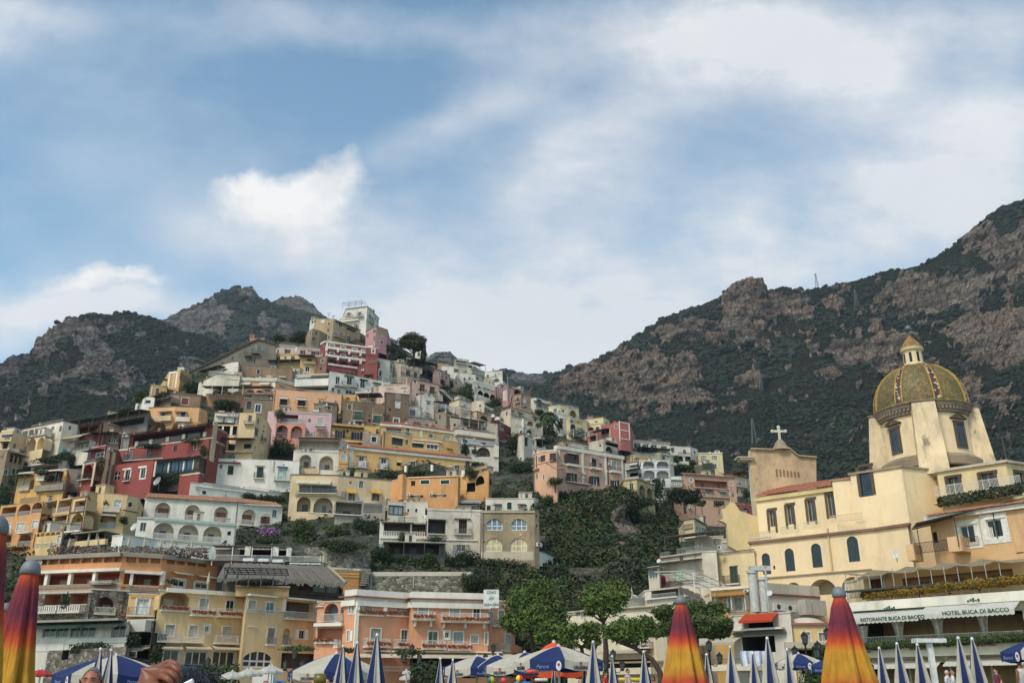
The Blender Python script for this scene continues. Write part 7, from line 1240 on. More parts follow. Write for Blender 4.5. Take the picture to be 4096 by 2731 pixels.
def plant(name,label,x,y,w,h,D=None,dD=0,mat=GD,cat='bush',leafs=None,size=None,trunk=True,group=None,lobes=9,fill=.35,flatb=0.0,depth=None,lr=(.38,.62)):
 px,py=N(x,y);pw,ph=w/TO[2],h/TO[2]
 if D is None:
  hs=[h for h in(hit_D(px+a*pw,py+b*ph)for a,b in((0,.35),(-.25,.2),(.25,.2),(0,0)))if h]
  D0=float(Dm(px,py+ph/2));hs=[h for h in hs if.7*D0<h<1.4*D0]
  D=(sorted(hs)[len(hs)//2]if hs else D0);D-=min(pw,max(ph,8))*D/F*.35
 D+=dD
 c=at(px,py,D);mpp=D/F*1.02;rx,rz=pw*mpp/2,ph*mpp/2;ry=depth/2 if depth else min(rx,max(rz,1.2)*1.3)
 base=Vector((c.x,D,c.z-rz*1.02));t=thing(name,label,cat,base,group)
 area=rx*rz*4;sz=size or max(.13,min(.42,mpp*4*.9))
 n=leafs or int(min(9000,max(160,area/(sz*sz)*3.6)))
 p,d=crown_points((c.x,D,c.z),(rx*1.08,ry,rz*1.08),n,int(x*3+y*7)%9999,lobes,fill,lr)
 d=d*.8+np.array([0,-.15,.35]);V,Fc=leafcloud(p,d,sz,int(x+y)%999)
 np_mesh('crown',V,Fc,mat,origin=base,parent=t)
 if trunk:
  m=MB();r=np.random.RandomState(int(x));th=max(.08,rx*.07);m.tube([base-Vector((0,0,1.5)),base+Vector((0,0,rz*.5)),c+Vector((0,0,rz*.3))],[th,th*.8,th*.4],BARK,6)
  for k in range(5):
   a=r.rand()*6.28;q=base+Vector((0,0,rz*(.3+.6*r.rand())));m.tube([q,q+Vector((math.cos(a)*rx*.6,math.sin(a)*ry*.6,rz*.6))],[th*.45,th*.15],BARK,5)
  m.build('trunk',t)
 return t
def pine(name,label,trunk,clumps,D,mat=GL,size=.2,cat='pine tree',rad=.34,dens=1.0):
 dens*=2.0;P=[at(*N(x,y),D+dz)for x,y,dz in trunk];base=P[0];t=thing(name,label,cat,base);m=MB();k=len(P)
 m.tube(P,[rad*(1-.55*i/(k-1))for i in range(k)],BARK,8);Vs,Fs,n0=[],[],0
 for i,(x,y,w,h,dz)in enumerate(clumps):
  c=at(*N(x,y),D+dz);mpp=D/F/2*1.0;rx,rz=w*mpp/2*1.08,h*mpp/2*1.28;ry=max(rz,rx*.75)
  j=min(range(k),key=lambda q:(P[q]-c).length);q=P[max(0,j-(j==k-1))];mid=q.lerp(c,.55)-Vector((0,0,rz*.35));m.tube([q,mid,c],[rad*.42,rad*.28,.05],BARK,6)
  rr=np.random.RandomState(i)
  for s in range(5):
   e=c+Vector((rr.normal()*rx*.5,rr.normal()*ry*.5,rr.rand()*rz*.5));m.tube([mid.lerp(c,.6),e],[.07,.03],BARK,4)
  n=int(dens*max(500,rx*rz*4/(size*size)*4.2));p,d=crown_points(c,(rx*1.1,ry,rz*1.1),n,i*31+int(x),20,.3,(.24,.52));V,Fc=leafcloud(p,d*.8+np.array([0,-.1,.4]),size,i,.35)
  Vs.append(V);Fs.append(Fc+n0);n0+=len(V)
 m.build('trunk',t);np_mesh('crown',np.concatenate(Vs),np.concatenate(Fs),mat,origin=base,parent=t);return t
T(1920,1947)
pine('pine_tree','bushy round crowned pine in front of the ivy covered slope',[(430,1600,0),(428,1300,0),(412,1150,.5),(400,1000,0)],[(330,940,250,210,0),(480,900,300,230,1),(560,1000,260,200,-1),(260,1080,200,170,-1),(440,1060,330,200,-2),(600,1090,170,120,0),(520,840,130,90,0)],96,dens=1.1)
pine('pine_tree','tall forked pine with a compact crown above the white terrace',[(1003,1600,0),(1008,1300,0),(1000,1180,0),(985,1080,0),(960,1020,0)],[(890,860,190,170,0),(1000,820,160,130,1),(1100,850,180,170,0),(1000,930,330,150,-1),(870,960,140,110,0)],92,rad=.3)
pine('pine_tree','low spreading pine with layered clumps beside the round windowed house',[(800,1600,0),(835,1400,0),(810,1280,0),(700,1210,0),(600,1205,0)],[(560,1130,190,110,0),(720,1160,230,120,-1),(880,1150,190,140,0),(520,1190,150,70,0),(700,1240,180,80,-1),(900,1240,130,90,0)],86,rad=.24)
pine('pine_tree','leaning pine with a curved bare trunk and wind swept upper clumps',[(1455,1600,0),(1440,1480,0),(1380,1380,0),(1240,1285,0),(1090,1230,0)],[(1190,1100,250,110,0),(1090,1160,240,110,-1),(1280,1160,220,120,0),(1330,1090,130,90,0),(1170,1210,200,60,0)],84,rad=.3)
pine('pine_tree','broad dark pine rising behind the orange and purple beach umbrella',[(1740,1600,0),(1730,1350,0),(1735,1200,0),(1740,1100,0)],[(1480,1010,230,110,0),(1680,1000,300,150,1),(1880,980,240,110,0),(1800,1090,380,150,-1),(1960,1100,150,90,0),(1540,1110,260,130,0),(1440,1150,150,100,-1),(1900,1170,200,70,0)],94,mat=leaf('pine_dark',(.016,.034,.01),(.10,.135,.04),.5),rad=.32)
T(960,1150)
pine('umbrella_pine','single umbrella pine with a domed crown on the hill skyline',[(1385,570,0),(1392,530,0),(1400,500,0)],[(1310,430,100,90,0),(1375,410,150,90,0),(1440,430,100,80,0),(1370,455,190,60,-1),(1420,480,110,50,0)],285,mat=GM,size=.42,cat='umbrella pine',rad=.55,dens=1.6)
pine('cypress','tall dark cypress standing beside the umbrella pine',[(1472,590,0),(1474,540,0),(1476,470,0)],[(1474,560,26,60,0),(1475,520,22,70,0),(1477,480,12,50,0)],283,mat=GD,size=.35,cat='cypress',rad=.3,dens=1.6)
pine('cypress','shorter cypress touching the tall dark cypress',[(1455,590,0),(1456,560,0),(1457,520,0)],[(1456,560,20,50,0),(1457,530,12,46,0)],284,mat=GD,size=.35,cat='cypress',rad=.25,dens=1.6)
for a in[('dark bush below the umbrella pine',1305,548,100,110,GD),('hedge spilling down under the hilltop trees',1390,622,140,56,GD),('thicket on the slope right of the crimson hotel',1180,505,190,110,GD),('scrub beside the pink hilltop house wall',985,432,66,50,GR),('ivy thicket among ruined stone pillars',480,405,170,110,GD),('green mound left of the ruined pillars',310,405,130,80,GD),('low shrubs on the balcony under the pale stone house',1030,705,80,30,GD),('round clipped bush on the right shoulder below the black arches',2046,930,180,90,GM),('leafy tree among the terraces of the right shoulder',1790,850,170,130,GM),('upper feathery tree on the right shoulder',1680,775,90,80,GD),('loose shrubs behind the feathery tree',1640,805,110,60,GM),('grey green tree crown above the barrel fronted house',1820,800,110,80,GO),('dark thicket beside the lilac house',340,1275,225,150,GD),('vines under the yellow villa balconies',905,1478,160,80,GM),('long vine hedge on the terrace below the yellow villa',1440,1482,280,50,GM),('vine clump around the white columns',1180,1500,190,60,GD),('creeper on the ochre side block',1850,1480,110,90,GM),('creeper over the lilac house loggia',320,1010,90,70,GO),('narrow dark tree before the blue balcony',1800,1290,66,120,GD),('bush right of the narrow dark tree',1870,1310,50,50,GM),('potted shrubs beside the white buttressed cellar',2180,1250,120,150,GD),('bright vine canopy on the terrace right of the yellow villa',1890,1405,140,44,GM)]:
 plant('bush',a[0],*a[1:5],mat=a[5],trunk=False)
T(0,1150)
for a in[('big dark round tree crown above the peach loggia house',1570,800,225,115,GD),('pale green tree at the left ridge',1115,875,120,110,GM),('olive shrubs below the pale green tree',1010,980,120,60,GO),('shaded garden thicket beneath the parasol terrace',1815,940,270,110,GD),('vine on the upper terrace of the red hotel',1550,1232,220,46,GM),('trailing vine between the red hotel storeys',1250,1272,330,40,GD),('hanging vine at the red hotel gable',1625,1320,70,110,GM),('rust tinged creeper on the red tower house',795,1420,86,140,GR),('garden thicket under the glass conservatory',1320,1535,440,90,GD),('vine terrace thicket left of the grey wall',560,1350,260,70,GD),('vine arbour above the mustard house',380,1380,260,60,GD),('bright bush at the left edge below the porch',130,1530,150,80,GM),('yellowing vine on the mustard house balcony',330,1470,150,50,GO),('bamboo tuft in the grey pergola',1040,1090,100,80,GM),('yellow shrub behind the white canopy roof',730,1045,90,36,GO),('vine on the reed pergola of the white parasol terrace',1760,812,170,26,GM)]:
 plant('bush',a[0],*a[1:5],mat=a[5],trunk=False)
T(0,1947)
for a in[('dark ivy column at the left frame edge',40,80,120,170,GD),('hedge along the lowest terrace of the yellow hotel',160,490,260,40,GD),('ivy under the white framed restaurant bay',740,1290,420,80,GD),('ivy on the stone storey between the balconies',520,900,60,120,GM),('climbing ivy by the dark recessed storey',1250,1320,90,160,GD),('dark plants inside the recessed storey',1060,1230,120,100,GD),('cactus and shrubs beside the satellite dish',990,270,80,60,GD),('plants on the orange hotel balcony corner',1380,750,130,36,GM),('green hedge below the seafront arches',1640,1520,240,90,GM)]:
 plant('bush',a[0],*a[1:5],mat=a[5],trunk=False,D={'d':None}.get('x',None)if a[2]<600 else(99 if a[2]>1200 else 97))
plant('bougainvillea','purple flowering bougainvillea beside the white villa',2150,365,150,96,mat=GP,cat='shrub',dD=-2)
T(960,1947)
plant('tree','large leafy garden tree above the stone wall',495,350,230,260,mat=GM,cat='tree',dD=-2)
for a in[('rounded garden shrub right of the large leafy tree',790,360,190,120,GM),('dark shrubs at the foot of the cream undercroft',1020,330,200,150,GD),('hedge hanging over the tall stone wall',800,465,420,100,GD),('hedge behind the bougainvillea terrace',220,430,260,70,GD),('arbour vine on the white terrace',200,100,380,70,GD),('low vine hump beside the arbour',70,80,140,90,GD),('vine mass hanging left of the balustraded loggia',1130,540,170,200,GD),('vine over the loggia canopy',1310,400,130,110,GM),('thin vine on the canopy edge',1560,420,180,40,GM),('dense shrubs on the long plant terrace',1330,600,460,110,GD),('pale leafy shrub in the middle of the plant terrace',1520,580,140,120,GM),('tall dark shrubs at the right of the plant terrace',1780,590,320,140,GD),('low hedge under the stained tan house',2060,620,360,100,GD),('ivy curtain at the right end of the stone wall',1880,770,260,210,GD),('plants on the yellow roof garden',150,760,420,60,GD),('vine on the promenade pergola by the yellow hotel',480,1290,260,44,GM),('vine on the promenade pergola in front of the pink hotel',1330,1320,260,60,GM),('creeper above the pink hotel awning',880,1300,140,40,GM)]:
 D=None if a[2]<700 else(125.5 if a[2]==770 else(106 if a[2]==760 else 99))
 plant('bush',a[0],*a[1:5],mat=a[5],trunk=False,D=D)
T(1920,1150)
for a in[('dark tree beside the red barrel roofed row',285,1250,175,170,GD),('flowering thicket below the cream hotel row',530,1160,240,110,GD),('thicket under the pale yellow house',780,1170,160,90,GD),('small round tree before the brown shuttered house',636,1092,60,66,GD),('tree crown left of the palm',470,1002,90,66,GM),('scrub terrace above the lattice pergola',540,1230,200,50,GO),('garden bushes left of the palazzo',330,1440,260,130,GD),('yucca clump at the palazzo foot',600,1545,160,60,GM),('hedge on the red house terrace',900,1200,70,40,GD),('vine terrace of the porthole villa',1300,1300,260,40,GD),('tree beside the white cube house',1570,1370,50,80,GM),('bushes under the white cube house',1620,1450,200,100,GD),('slim tree by the brown door cube house',1700,1410,50,70,GD),('reddish scrub below the yellow window house',2080,1470,160,70,GR)]:
 plant('bush',a[0],*a[1:5],mat=a[5],trunk=a[2]>1000 and a[1]<700)
def palm(label,x,y,r,h,D):
 c=at(*N(x,y),D);mpp=D/F;base=c-Vector((0,0,h*mpp/2));t=thing('palm_tree',label,'palm',base);m=MB();m.tube([base,base.lerp(c,.5)+Vector((.2,0,0)),c],[.45,.36,.34],BARK,8);m.build('trunk',t);V=[];rr=np.random.RandomState(4);L=r*mpp/2
 for k in range(46):
  a,el=rr.rand()*6.28,R(-35+100*rr.rand());d=Vector((math.cos(a)*math.cos(el),math.sin(a)*math.cos(el),math.sin(el)));s=Vector((-d.y,d.x,0)).normalized()if abs(d.z)<.99 else Vector((1,0,0))
  pts=[c+d*L*f-Vector((0,0,1))*L*.75*f*f for f in np.linspace(0,1,9)]
  for i in range(8):
   for sg in(-1,1):
    p,q=pts[i],pts[i+1];w=L*.22*(1-(i/8-.4)**2);V+=[p,q,q+s*sg*w-Vector((0,0,w*.5)),p.lerp(q,.5)+s*sg*w-Vector((0,0,w*.5))]
 np_mesh('crown',np.array([v[:]for v in V]),np.arange(len(V)).reshape(-1,4),GM,origin=base,parent=t)
palm('palm tree with drooping fronds left of the white shuttered house',548,1020,100,150,262)
T(2480,1720,4.52)
pine('pine_tree','flat topped pine spreading before the peach block house',[(1180,1500,0),(1170,1360,0),(1160,1280,0)],[(1060,1190,190,110,0),(1180,1170,220,110,1),(1300,1190,170,100,0)],205,mat=GD,size=.32,rad=.35,dens=.9)
for a in[('scrub at the foot of the yellow gabled house',330,1330,620,200,GD),('conifer with layered branches right of the yellow gabled house',720,1080,230,360,GD),('clipped round shrub on the terracotta terrace',1475,1340,200,120,GM),('second clipped shrub under the terracotta loggia',1780,1325,200,120,GM),('tree crown at the chapel wall',2270,1150,180,170,GM),('vines over the tiered arch house roof',650,910,240,70,GD),('bushes between ivy hut and cube house',1130,680,240,130,GD)]:
 plant('bush',a[0],*a[1:5],mat=a[5],trunk=True,D=195 if a[2]>1000 else None)
T(1920,1947)
for a in[('leafy tree at the top of the gully below the palazzo',860,90,180,140,GM),('dark tree in the middle of the wooded gully',940,220,190,160,GD),('grey green tree on the left flank of the gully',640,260,190,150,GO),('broad dark tree before the brown earth of the gully',1370,300,260,230,GD),('bright tree under the yellow gabled house',1160,90,210,150,GM),('dark tree above the laundry house',1290,500,210,160,GD),('low tree above the dry stone wall',930,560,230,110,GM),('shrubby tree right of the stained tan house',600,430,130,130,GM),('tree between the gabled house and the flat topped pine',1500,140,170,140,GM),('bright shrub on the path fence above the tan house',545,110,150,100,GM),('tree at the foot of the cream stair house',1560,420,150,150,GD)]:
 plant('tree',a[0],*a[1:5],mat=a[5],cat='tree',dD=-1)
T(0,1600,2.94)
for a in[('vines hanging over the grey terrace of the mustard house',640,930,220,80,GD),('vine pergola between whitewashed terrace and mustard house',480,800,330,60,GM),('vines at the left of the mustard house',230,830,170,70,GM),('ivy draped over the leaning grey wall',820,740,170,150,GD),('potted palms on the first balcony of the yellow hotel wing',560,1245,80,70,GM),('potted palm on the corner balcony of the yellow hotel',1235,1215,90,70,GM),('potted palm on the lower corner balcony of the yellow hotel',1180,1420,100,70,GM),('potted palm in the arched balcony of the yellow hotel',905,1400,70,80,GM),('potted palms on the second balcony of the yellow hotel wing',530,1430,80,80,GM),('potted palm in the upper bay of the yellow hotel',935,1200,90,60,GM)]:
 plant('potted_plant' if 'potted' in a[0]else 'vine',a[0],*a[1:5],mat=a[5],cat='plant',trunk=False,dD=.6)
T(2920,1150)
def hedge(name,label,P0,P1,w,h,mat,n,size,cat='hedge',seed=1,sag=0):
 r=np.random.RandomState(seed);t_=r.rand(n);P0,P1=np.array(P0),np.array(P1);a=r.rand(n)*6.28;q=.7+.35*r.rand(n);bump_=.75+.5*vnoise(t_*60,t_*0+seed,t_*0)
 p=P0+(P1-P0)*t_[:,None];d=np.stack([0*a,np.cos(a),np.sin(a)],-1);p=p+d*np.stack([0*a,q*w/2*bump_,q*h/2*bump_],-1)
 V,Fc=leafcloud(p,d+np.array([0,-.2,.4]),size,seed);o=np_mesh(name,V,Fc,mat,origin=tuple((P0+P1)/2));tag(o,label,cat);return o
hedge('flower_hedge','yellow marigold hedge along the upper restaurant terrace',at(3450,2379,plane_D(h2,3450,2379,4.4)),at(4135,2312,plane_D(h2,4135,2312,4.4)),1.0,.62,GY,9000,.14,'flower hedge',3)
hedge('hedge','trimmed green vine hedge below the restaurant curtains',at(3445,2584,plane_D(rest,3445,2584,1.7)),at(4135,2545,plane_D(rest,4135,2545,1.7)),.9,.5,GM,6000,.13,'hedge',4)
hedge('hedge','low green vine at the left end of the restaurant fascia',at(2920+670/2,1947+1310/2,84),at(2920+790/2,1947+1295/2,83.6),1.0,.8,GM,700,.13,'hedge',5)
hedge('flower_hedge','row of yellow flowering plants in red boxes below the white railing',at(2920+1670/2,1947+120/2,104),at(2920+2420/2,1947-10/2,98),1.0,1.1,GO,2600,.16,'flower boxes',6)
hedge('flower_hedge','straggling flowers along the orange hotel terrace edge',at(400/2,1947+512/2,111.5),at(1660/2,1947+524/2,112),1.0,1.2,leaf('terrace_flowers',(.03,.04,.02),(.24,.16,.14),2),3000,.15,'flower hedge',7)
hedge('hedge','green hedge in front of the promenade lamps',at(1480/2,1947+1520/2,72),at(1900/2,1947+1520/2,72),1.4,1.6,GM,1800,.13,'hedge',8)
hedge('hedge','dark hedge beside the white market parasols',at(960+1370/2,1947+1530/2,66),at(960+1570/2,1947+1530/2,66),1.6,1.8,GD,1600,.13,'hedge',9)
hedge('hedge','garden shrubs behind the right hand open parasols',at(2920+590/2,1947+1520/2,60),at(2920+760/2,1947+1510/2,60),1.6,2.0,GM,1500,.12,'hedge',10)
hedge('hedge','leafy climbers hanging in the restaurant porch',at(2920+1690/2,1947+1330/2,80),at(2920+1800/2,1947+1325/2,80),.8,1.2,GD,700,.12,'climber',11)
def undergrowth():
 r=np.random.RandomState(2);Vs,Fs,Ms,k=[],[],[],0
 def add(px,py,Dd,rad,n,sz,hgt):
  nonlocal k
  c=np_at(px,py,Dd);c=np.repeat(c,n,0);rr=np.repeat(rad,n);d=r.normal(0,1,(len(c),3));d/=np.linalg.norm(d,axis=1)[:,None]
  p=c+d*(rr*(.55+.5*r.rand(len(c))))[:,None]*np.array([1,.8,hgt]);V,Fc=leafcloud(p,d*.8+np.array([0,-.2,.4]),sz,k%97);Vs.append(V);Fs.append(Fc+k);k+=len(V);Ms.append(np.repeat(r.choice(4,len(rad),p=[.56,.26,.15,.03]),n))
 n=5200;px=r.uniform(-100,3150,n);s=np.interp(px,SKYL[:,0],SKYL[:,1])+14;py=s+(2750-s)*r.rand(n);add(px,py,Dm(px,py)*1.02,r.uniform(.8,1.7,n),26,.34,.8)
 poly=[(2120,1960),(2290,1985),(2480,1960),(2560,1990),(2700,2060),(2740,2110),(2720,2230),(2640,2330),(2560,2380),(2440,2330),(2280,2290),(2190,2230),(2160,2100)]
 def inside(x,y):
  c=np.zeros(len(x),bool);j=len(poly)-1
  for i in range(len(poly)):
   xi,yi=poly[i];xj,yj=poly[j];c^=((yi>y)!=(yj>y))&(x<(xj-xi)*(y-yi)/(yj-yi+1e-9)+xi);j=i
  return c
 x,y=r.uniform(2100,2760,2600),r.uniform(1950,2400,2600);g=inside(x,y)&~(((x-2500)/60)**2+((y-2110)/75)**2<.8)&~((x>2250)&(x<2440)&(y>2250)&(y<2350))&~((x>2120)&(x<2250)&(y>2170)&(y<2270));x,y=x[g][:620],y[g][:620];add(x,y,Dm(x,y)*1.01,r.uniform(1.2,2.6,len(x)),230,.34,.85)
 poly[:]=[(1900,2270),(2230,2240),(2300,2330),(2330,2480),(2330,2640),(2060,2640),(2060,2420),(1960,2400)]
 x,y=r.uniform(1850,2360,1500),r.uniform(2230,2650,1500);g=inside(x,y);x,y=x[g][:330],y[g][:330];add(x,y,Dm(x,y)*1.01,r.uniform(.9,1.6,len(x)),160,.26,.9)
 o=np_mesh('undergrowth',np.concatenate(Vs),np.concatenate(Fs),[GD,GM,GO,GR]);o.data.polygons.foreach_set('material_index',np.concatenate(Ms).astype(np.int32));tag(o,'dark scrub, ivy and wood covering the gaps of the hillside','undergrowth',kind='stuff')
undergrowth()
def outcrop():
 n=40;a=np.linspace(-1,1,n);X,Y=np.meshgrid(a,a);px,py=2503+85*X,2110+105*Y;r2=X**2+Y**2;D=Dm(px,py)*1.018-5*np.clip(1-r2,0,1)**.6;P=np_at(px,py,D)
 o=fbm(P[...,0]/4,P[...,1]/4,P[...,2]/6,4,.6,True)-.5;P[...,1]-=o*4;P[...,1]+=np.clip(r2-.8,0,1)*9;i=np.arange(n*n).reshape(n,n)
 Fc=np.stack([i[:-1,:-1],i[:-1,1:],i[1:,1:],i[1:,:-1]],-1).reshape(-1,4);o=np_mesh('rock_outcrop',P.reshape(-1,3),Fc,MR);at_=o.data.attributes.new('rock','FLOAT','POINT');at_.data.foreach_set('value',np.clip(1.4-r2*1.1,0,1).ravel().astype(np.float32));tag(o,'bare brown rock face in the middle of the wooded gully','rock')
outcrop()
BLUE,CREAM=cloth('182a5c',.15),cloth('c9c1b0',.3)
m=MB();m.box((0,78,.35),(260,84,1.2),flat('8a857c',.9));tag(m.build('promenade'),kind='structure')
def text_mesh(s,size,font_w=1.0):
 c=bpy.data.curves.new('lettering','FONT');c.body=s;c.size=size;c.align_x='CENTER';c.align_y='CENTER';c.extrude=.004;c.offset=size*.018*font_w
 o=bpy.data.objects.new('lettering',c);COL.objects.link(o);dg=bpy.context.evaluated_depsgraph_get();me=bpy.data.meshes.new_from_object(o.evaluated_get(dg));bpy.data.objects.remove(o);return me
def letter(s,size,P,e,up,mat,parent,sx=1.0,name='lettering',bold=1.0):
 me=text_mesh(s,size,bold);n=e.cross(up).normalized();me.materials.append(mat);o_=Vector(parent['o_'])
 for v in me.vertices:q=P+e*v.co.x*sx+up*v.co.y+n*(v.co.z+.0)-o_;v.co=q
 o=bpy.data.objects.new(name,me);COL.objects.link(o);o.parent=parent_of(parent);return o
def closed_striped(i,px,py,ztop,label,lean=0):
 p=at_z(px,py,ztop);base=Vector((p.x,p.y,-.3));t=thing('folded_umbrella',label,'beach umbrella',base,'folded striped umbrellas along the beach');L=1.5;m=MB();S=64;ph=rng.random()*6.28;ov=rng.uniform(.92,1.08)
 prof=[(.028,-.02),(.045,-.12),(.085,-.4),(.135,-.75),(.185,-1.1),(.215,-1.32),(.20,-1.42),(.165,-1.5)]
 def fn(k,j,r,z):
  w=2*math.pi*j/S;d=min(1,-z*1.6);return ov*(1+d*(.20*math.cos(8*w)+.07*math.cos(3*w+ph)+.04*math.cos(5*w-ph)))
 m.lathe(p,prof,lambda k,j:(BLUE if((j*8)//S)%2 else CREAM),S,fn);o=m.build('canopy',t,smooth=True)
 m=MB();m.lathe(p,[(.01,-.03),(.03,-.03),(.034,.0),(.026,.028),(.008,.042)],flat('c9c9c6',.3,.3),12);m.build('finial',t,smooth=True)
 m=MB();m.tube([p-Vector((0,0,.05)),base-Vector((0,0,.1))],.022,flat('b5b2a8',.4,.5),8);m.build('pole',t)
ordn=['first','second','third','fourth','fifth','sixth','seventh','eighth','ninth','tenth','eleventh','twelfth','thirteenth','fourteenth','fifteenth','sixteenth','seventeenth','eighteenth','nineteenth','twentieth','twenty first']
LU=[(0,805,1298,2.35),(0,890,1306,2.4),(960,825,1274,2.5),(960,938,1246,2.5),(960,1097,1186,2.5),(960,1603,1372,2.45),(960,1703,1382,2.45),(1920,590,1440,2.4),(1920,838,1425,2.4),(1920,905,1241,2.5),(1920,1057,1354,2.5),(1920,1309,1318,2.5),(1920,1812,1341,2.45),(2920,2,1280,2.5),(2920,181,1331,2.45),(2920,297,1211,2.55),(2920,456,1302,2.45),(2920,1193,1289,2.5),(2920,1335,1254,2.5),(2920,1497,1261,2.5),(2920,1825,1209,2.55),(2920,1936,1215,2.55)]
NEAR=['beside the grey haired man','touching its twin left of the raised hand','leftmost of the trio by the open parasol','middle of the trio by the open parasol','tallest, right of the trio by the open parasol','small, before the dark hedge','small, half hidden by the blue parasols','under the big open parasol by its pole','half hidden at the right edge of the big open parasol','tall, right of the big open parasol','beside the man in red','left of the curved pine trunk','hugging the orange umbrella on its right','pale striped, before the white sheet','short, in front of the hanging white sheet','tallest, right of the white sheet','left of the street lamp and small parasol','right of the second orange umbrella','pale, two steps right of the second orange umbrella','left of the white shower post','mostly blue, beside the white haired couple','last at the right, leaning pale stripes']
for i,(ox,x,y,z)in enumerate(LU):closed_striped(i,ox+x/2,1947+y/2,z,'closed blue and cream umbrella, '+NEAR[i])
def sunset_mat(L):
 m,nt,b=newmat('sunset_cloth');tc=nd(nt,'ShaderNodeTexCoord');sp=nd(nt,'ShaderNodeSeparateXYZ');nt.links.new(tc.outputs['Object'],sp.inputs[0])
 n=noise(nt,vmap(nt,tc.outputs['Object'],(9,9,1.6)),1,3);a=nd(nt,'ShaderNodeMath',operation='MULTIPLY_ADD');nt.links.new(n.outputs[0],a.inputs[0]);a.inputs[1].default_value=.07
 d=nd(nt,'ShaderNodeMath',operation='MULTIPLY_ADD');nt.links.new(sp.outputs[2],d.inputs[0]);d.inputs[1].default_value=-1/L;d.inputs[2].default_value=-.035;nt.links.new(d.outputs[0],a.inputs[2])
 r=ramp(nt,a.outputs[0],[(.0,lin('b94718')),(.05,lin('ac3f1b')),(.10,lin('78242c')),(.20,lin('651e35')),(.26,lin('902925')),(.31,lin('b94919')),(.36,lin('be8422')),(.46,lin('bc8b25')),(.52,lin('ba7a22')),(.57,lin('b44424')),(.64,lin('a53731')),(.75,lin('782433'))])
 f=noise(nt,vmap(nt,tc.outputs['Object'],(300,300,300)),1,2);bump(nt,b,f.outputs[0],.002,.4);f2=noise(nt,vmap(nt,tc.outputs['Object'],(26,26,5)),1,5,.65);b2=nd(nt,'ShaderNodeBump');b2 .inputs['Strength'].default_value=.8;b2 .inputs['Distance'].default_value=.02;nt.links.new(f2 .outputs[0],b2 .inputs['Height']);nt.links.new(b2 .outputs[0],b.inputs['Normal']);fd=noise(nt,vmap(nt,tc.outputs['Object'],(7,7,4)),1,5);fr_=ramp(nt,fd.outputs[0],[(.35,(.72,.70,.70)),(.65,(1.05,1.05,1.05))])
 nt.links.new(mixc(nt,1,r.outputs[0],fr_.outputs[0],'MULTIPLY'),b.inputs['Base Color']);b.inputs['Roughness'].default_value=.85;return m
SUN=sunset_mat(1.25)
def closed_sunset(px,py,D,label,seed,sc=1.0,fl=.2):
 p=at(px,py,D);base=Vector((p.x,p.y,-.3));t=thing('folded_umbrella',label,'beach umbrella',base);m=MB();S=120;r0=np.random.RandomState(seed);ph=r0 .rand(4)*6.28
 prof=[(.040,-.03),(.045,-.05)]+[(.046+fl*z*(1-.12*z),-z)for z in(.12,.2,.28,.36,.44,.52,.6,.7,.8,.9,1.0,1.1)]+[(.04+fl*.98,-1.2),(.03+fl*.9,-1.25)]
 def fn(k,j,r,z):
  w=2*math.pi*j/S;d=min(1,-z*1.5);return 1+d*(.17*math.cos(8*w+ph[0])+.11*math.cos(11*w+ph[1]+z*1.2)+.06*math.cos(5*w+ph[2])+.04*math.cos(17*w+ph[3]))+.05*d*(math.sin(23*w+9*z+ph[1])*math.sin(5*z+ph[2]+3*w)+.6*math.sin(31*w-14*z+ph[0]))
 m.lathe((0,0,0),[(r*sc,z*sc)for r,z in prof],SUN,S,fn);o=m.build('canopy',None,Vector((0,0,0)),smooth=True);o.parent=t['ob'];o.location=p-base
 m=MB();m.lathe(p,[(.046*sc,-.04*sc),(.054*sc,-.036*sc),(.051*sc,-.008*sc),(.043*sc,.016*sc),(.027*sc,.034*sc),(.006,.04*sc)],flat('74767a',.6,.15),24);m.build('cap',t,smooth=True)
 m=MB();m.tube([p-Vector((0,0,.06)),base-Vector((0,0,.1))],.024,flat('b5b2a8',.4,.5),8);m.build('pole',t)
closed_sunset(245/2+2,1947+640/2,5.2,'large folded orange, purple and yellow umbrella with a grey cap near the left edge',1,1.0,.105)
closed_sunset(-16,1947+300/2,3.9,'huge folded orange umbrella cut off by the left frame edge',2,1.0,.1)
closed_sunset(50/2,1947+962/2,8.5,'small folded orange umbrella peeping out behind the large left one',3,1.0)
closed_sunset(1920+1605/2,1947+900/2,8.9,'folded orange and yellow umbrella in front of the dark pine',4,1.05)
closed_sunset(2920+870/2,1947+838/2,7.6,'folded orange and purple umbrella before the hotel restaurant',5,1.05)
DK=flat('1c2452',.9)
def star(P,e,up,n,r,mat,m):
 pts=[P+e*(r*(1 if k%2==0 else.42)*math.sin(k*math.pi/5))+up*(r*(1 if k%2==0 else.42)*math.cos(k*math.pi/5))for k in range(10)]
 for k in range(10):m.poly([P,pts[k],pts[(k+1)%10]],mat)
